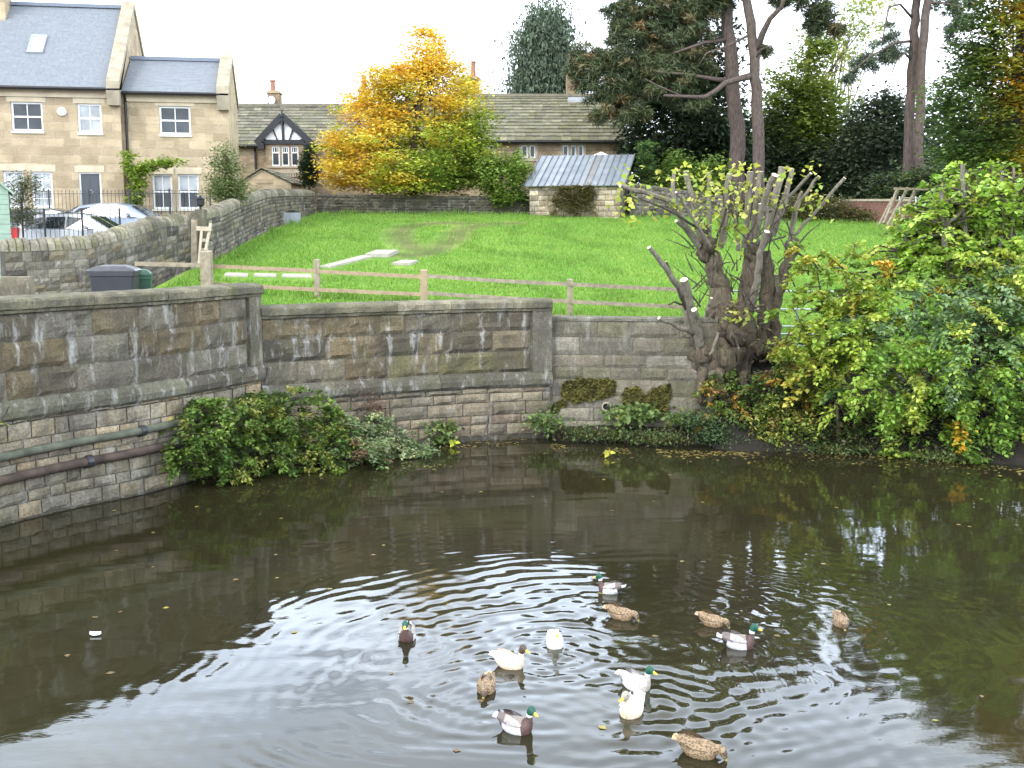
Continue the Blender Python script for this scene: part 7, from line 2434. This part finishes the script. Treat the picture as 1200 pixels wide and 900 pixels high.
# x, z, half width, half height, tilt of the ring normal
BODY = [(-.285, .115, .008, .006, -20), (-.25, .10, .034, .015, -20), (-.20, .08, .066, .040, -14), (-.13, .052, .092, .070, -6), (-.04, .038, .112, .090, 0), (.05, .036, .112, .095, 4), (.115, .044, .092, .088, 14), (.150, .070, .066, .066, 36)]
NECKS = {'up': [(.165, .115, .042, .044, 66), (.168, .160, .034, .037, 84), (.178, .200, .036, .042, 66), (.200, .222, .040, .042, 25), (.228, .215, .034, .034, -8), (.248, .204, .022, .022, -15), (.258, .199, .010, .010, -15)],
         'low': [(.170, .095, .045, .046, 50), (.190, .125, .036, .038, 60), (.208, .152, .038, .042, 48), (.232, .165, .039, .040, 12), (.258, .158, .032, .032, -12), (.276, .148, .021, .021, -18), (.286, .143, .010, .010, -18)],
         'down': [(.180, .075, .046, .046, 25), (.212, .082, .036, .038, 10), (.240, .076, .038, .040, -10), (.266, .060, .038, .038, -38), (.284, .036, .030, .030, -55), (.293, .016, .020, .020, -62), (.297, .004, .010, .010, -62)]}
DX, DY, DZ = .80, .94, 1.08
def duck(label, px, py, heading, kind, pose='up', turn=0.0, size=1.0):
    g = atz(px, py, 0)
    t = thing('duck', label, 'duck', (g.x, g.y, 0.0), heading, 'ducks swimming on the pond')
    K = catmull(BODY + NECKS[pose], 5)
    nb = (len(BODY) - 1) * 5
    rq = random.Random(int(px * 7 + py))
    n = 18
    hx0 = NECKS[pose][0]
    pts, ringf = [], []
    for i, (x, z, w_, h_, tl) in enumerate(K):
        a = math.radians(tl)
        tx, tz = math.cos(a), math.sin(a)
        f = max(0, (i - nb - 4) / (len(K) - nb - 5))
        for k in range(n):
            th = 2 * math.pi * k / n
            y, q = w_ * math.cos(th), h_ * math.sin(th)
            X, Y_, Z = x - tz * q, y, z + tx * q
            if f > 0 and turn:       # the head turns about the neck
                an = turn * min(1, f * 2.2); cx = hx0[0]
                X, Y_ = cx + (X - cx) * math.cos(an) - Y_ * math.sin(an), (X - cx) * math.sin(an) + Y_ * math.cos(an)
            pts.append((X * size * DX, Y_ * size * DY, Z * size * DZ))
    NK = len(K)
    def col(j, i):
        x = K[j][0]; up = math.sin(2 * math.pi * (i + .5) / n)
        v = 1 + rq.uniform(-.12, .12)
        hd = (j - nb) / (NK - nb)      # 0 at breast .. 1 at face
        if kind == 'drake' or kind == 'paledrake':
            if hd > .36: c = (.006, .075, .045)
            elif hd > .27: c = (.75, .75, .72)
            elif hd > -.18: c = (.085, .045, .038) if kind == 'drake' else (.42, .38, .34)
            elif x < -.235: c = (.70, .69, .66)
            elif x < -.165: c = (.018, .018, .02)
            elif up > .55: c = (.22, .19, .165) if kind == 'drake' else (.45, .43, .41)
            else: c = (.55, .54, .52) if kind == 'drake' else (.68, .67, .65)
        elif kind == 'hen':
            base = (.125, .088, .054)
            if hd > .36: base = (.12, .085, .052)
            if hd > .55 and up > .45: base = (.05, .036, .024)
            c = base
        elif kind == 'white': c = (.80, .78, .70)
        elif kind == 'buff':
            c = (.80, .70, .60) if up > 0 else (.72, .54, .38)
            if hd > .3: c = (.075, .052, .038)
        elif kind == 'cream':
            c = (.80, .74, .64) if up > -.1 else (.74, .58, .42)
            if hd > .45: c = (.30, .27, .22)
        return tuple(q * v for q in c)
    mb = MB(); mb.quadgrid(pts, n, NK, col, close=True)
    e = len(mb.v) - n
    mb.f.append(tuple(e + i for i in range(n))); mb.c.append(mb.c[-1]); mb.m.append(0)
    mb.f.append(tuple(reversed(range(n)))); mb.c.append(mb.c[0]); mb.m.append(0)
    DM = M['hen'] if kind == 'hen' else M['duck']
    mb.build('body', DM, t, smooth=True)
    # folded wings lie over the back
    for s_ in (-1, 1):
        mb = MB(); wp_ = []
        NW = 10
        for j in range(NW):
            f = j / (NW - 1); x = .105 - .335 * f
            h_ = .054 * math.sin(math.pi * (.16 + .80 * (1 - f) ** .85)) + .004
            zc = .085 + .035 * f - .010 * math.sin(math.pi * f)
            yc = .088 - .030 * f ** 1.5 + .012 * math.sin(math.pi * f)
            for i in range(7):
                u = i / 6 * 2 - 1
                wp_.append((x * size * DX, s_ * (yc + .020 * (1 - u * u) - .030 * max(0, u)) * size * DY, (zc + h_ * u) * size * DZ))
        def wcol(j, i):
            v = 1 + rq.uniform(-.15, .15)
            if kind in ('drake', 'paledrake'):
                c = (.33, .30, .275) if j < 6 else (.14, .11, .10)
                if kind == 'paledrake': c = (.62, .61, .60) if j < 7 else (.3, .28, .27)
                if i < 2 and 2 < j < 7: c = (.55, .53, .51)
                if kind == 'drake' and j == 5 and i == 2: c = (.10, .10, .18)
            elif kind == 'hen': c = (.12, .085, .052)
            elif kind == 'white': c = (.82, .80, .74)
            elif kind == 'buff': c = (.82, .74, .66)
            else: c = (.82, .79, .74)
            return tuple(q * v for q in c)
        mb.quadgrid(wp_, 7, NW, wcol)
        mb.build('wing', DM, t, smooth=True)
    # bill and eyes on the (possibly turned) head
    hx, hz, _, _, tl = NECKS[pose][-2]
    ex, ez = NECKS[pose][3][0], NECKS[pose][3][1]
    a = math.radians({'up': -14, 'low': -20, 'down': -66}[pose])
    def turned(x, y, z):
        cx = hx0[0]
        X = cx + (x - cx) * math.cos(turn) - y * math.sin(turn); Y_ = (x - cx) * math.sin(turn) + y * math.cos(turn)
        return (X * size * DX, Y_ * size * DY, z * size * DZ)
    mb = MB(); bp = []
    for (d, w_, h_) in ((-.006, .019, .021), (.012, .0175, .016), (.032, .019, .0095), (.048, .021, .007), (.058, .015, .005), (.062, .006, .003)):
        for k in range(10):
            th = 2 * math.pi * k / 10
            y, q = w_ * math.cos(th), h_ * math.sin(th)
            bp.append(turned(hx + d * math.cos(a) - q * math.sin(a), y, hz + d * math.sin(a) + q * math.cos(a)))
    mb.quadgrid(bp, 10, 6, close=True)
    b0_ = len(mb.v) - 10; mb.f.append(tuple(b0_ + i for i in range(10))); mb.c.append(WHITE); mb.m.append(0)
    mb.build('bill', M['billorange' if kind == 'white' else ('billdull' if kind == 'hen' else 'bill')], t, smooth=True)
    for s_ in (-1, 1):
        mb = MB(); c = turned(ex + .014 * math.cos(a), s_ * .0345, ez + .010)
        mb.lathe(0, 0, [(.001, -.006 * size), (.0052 * size, -.003 * size), (.006 * size, 0), (.0052 * size, .003 * size), (.001, .006 * size)], 8)
        mb.v = [(v[0] + c[0], v[1] + c[1], v[2] + c[2]) for v in mb.v]
        mb.build('eye', M['eye'], t, smooth=True)
    # tail: fan of stiff feathers, curled black plumes on drakes
    mb = MB()
    tcol = {'drake': (.66, .65, .62), 'paledrake': (.70, .69, .66), 'hen': (.30, .22, .14), 'white': (.8, .79, .74), 'buff': (.74, .66, .60), 'cream': (.80, .76, .70)}[kind]
    for k in range(-3, 4):
        an = k * .16
        r0, r1 = .03, .062
        x0_, x1_ = -.245, -.245 - r1 * math.cos(an)
        mb.hexa([(v[0] * size * DX, v[1] * size * DY, v[2] * size * DZ) for v in
                 [(x0_, .010 * k - .012, .088), (x0_, .010 * k + .012, .088), (x1_, .010 * k + math.sin(an) * r1 + .010, .120 - .004 * abs(k)), (x1_, .010 * k + math.sin(an) * r1 - .010, .120 - .004 * abs(k)),
                  (x0_, .010 * k - .012, .098), (x0_, .010 * k + .012, .098), (x1_, .010 * k + math.sin(an) * r1 + .010, .124 - .004 * abs(k)), (x1_, .010 * k + math.sin(an) * r1 - .010, .124 - .004 * abs(k))]], tuple(q * rq.uniform(.8, 1.1) for q in tcol))
    if kind in ('drake', 'paledrake'):
        mb.tube([(v[0] * size * DX, v[1] * size * DY, v[2] * size * DZ) for v in [(-.20, 0, .112), (-.235, 0, .128), (-.252, 0, .145), (-.245, 0, .158), (-.233, 0, .154)]], [.012 * size, .011 * size, .009 * size, .007 * size, .004 * size], 6, (.015, .015, .018))
    mb.build('tail', DM, t)
    return t
DK = [('drake', 'up', 0, 1.0, 'green headed drake swimming alone furthest left, facing the camera'),
      ('buff', 'up', -.2, 1.05, 'white and buff duck with a dark brown head swimming to the right'),
      ('white', 'up', .1, .95, 'all white duck with an orange bill facing the camera'),
      ('hen', 'down', 0, .95, 'brown speckled hen dipping her bill, below the buff duck'),
      ('drake', 'up', -.25, 1.05, 'green headed drake at the bottom centre swimming right with pale flanks'),
      ('drake', 'up', .1, .95, 'green headed drake furthest back, swimming left'),
      ('hen', 'down', 0, 1.0, 'brown speckled hen just in front of the furthest drake'),
      ('paledrake', 'up', .1, 1.05, 'pale grey drake with a green head and yellow bill behind the cream duck'),
      ('cream', 'up', -.3, 1.1, 'cream white duck with a grey brown face in front of the pale grey drake'),
      ('hen', 'down', 0, .95, 'brown speckled hen behind the drake that swims right'),
      ('drake', 'up', .05, 1.1, 'green headed drake with chestnut breast swimming right, beside a brown hen'),
      ('hen', 'down', 0, .9, 'brown speckled hen alone furthest right on the green reflection'),
      ('hen', 'down', 0, 1.1, 'brown speckled hen nearest the camera at the bottom edge')]
for (px, py), hd_, (kd, ps, tn, sz, lb) in zip(DUCKPX, HEAD, DK):
    duck(lb, px, py - 6, hd_, kd, ps, tn, sz)
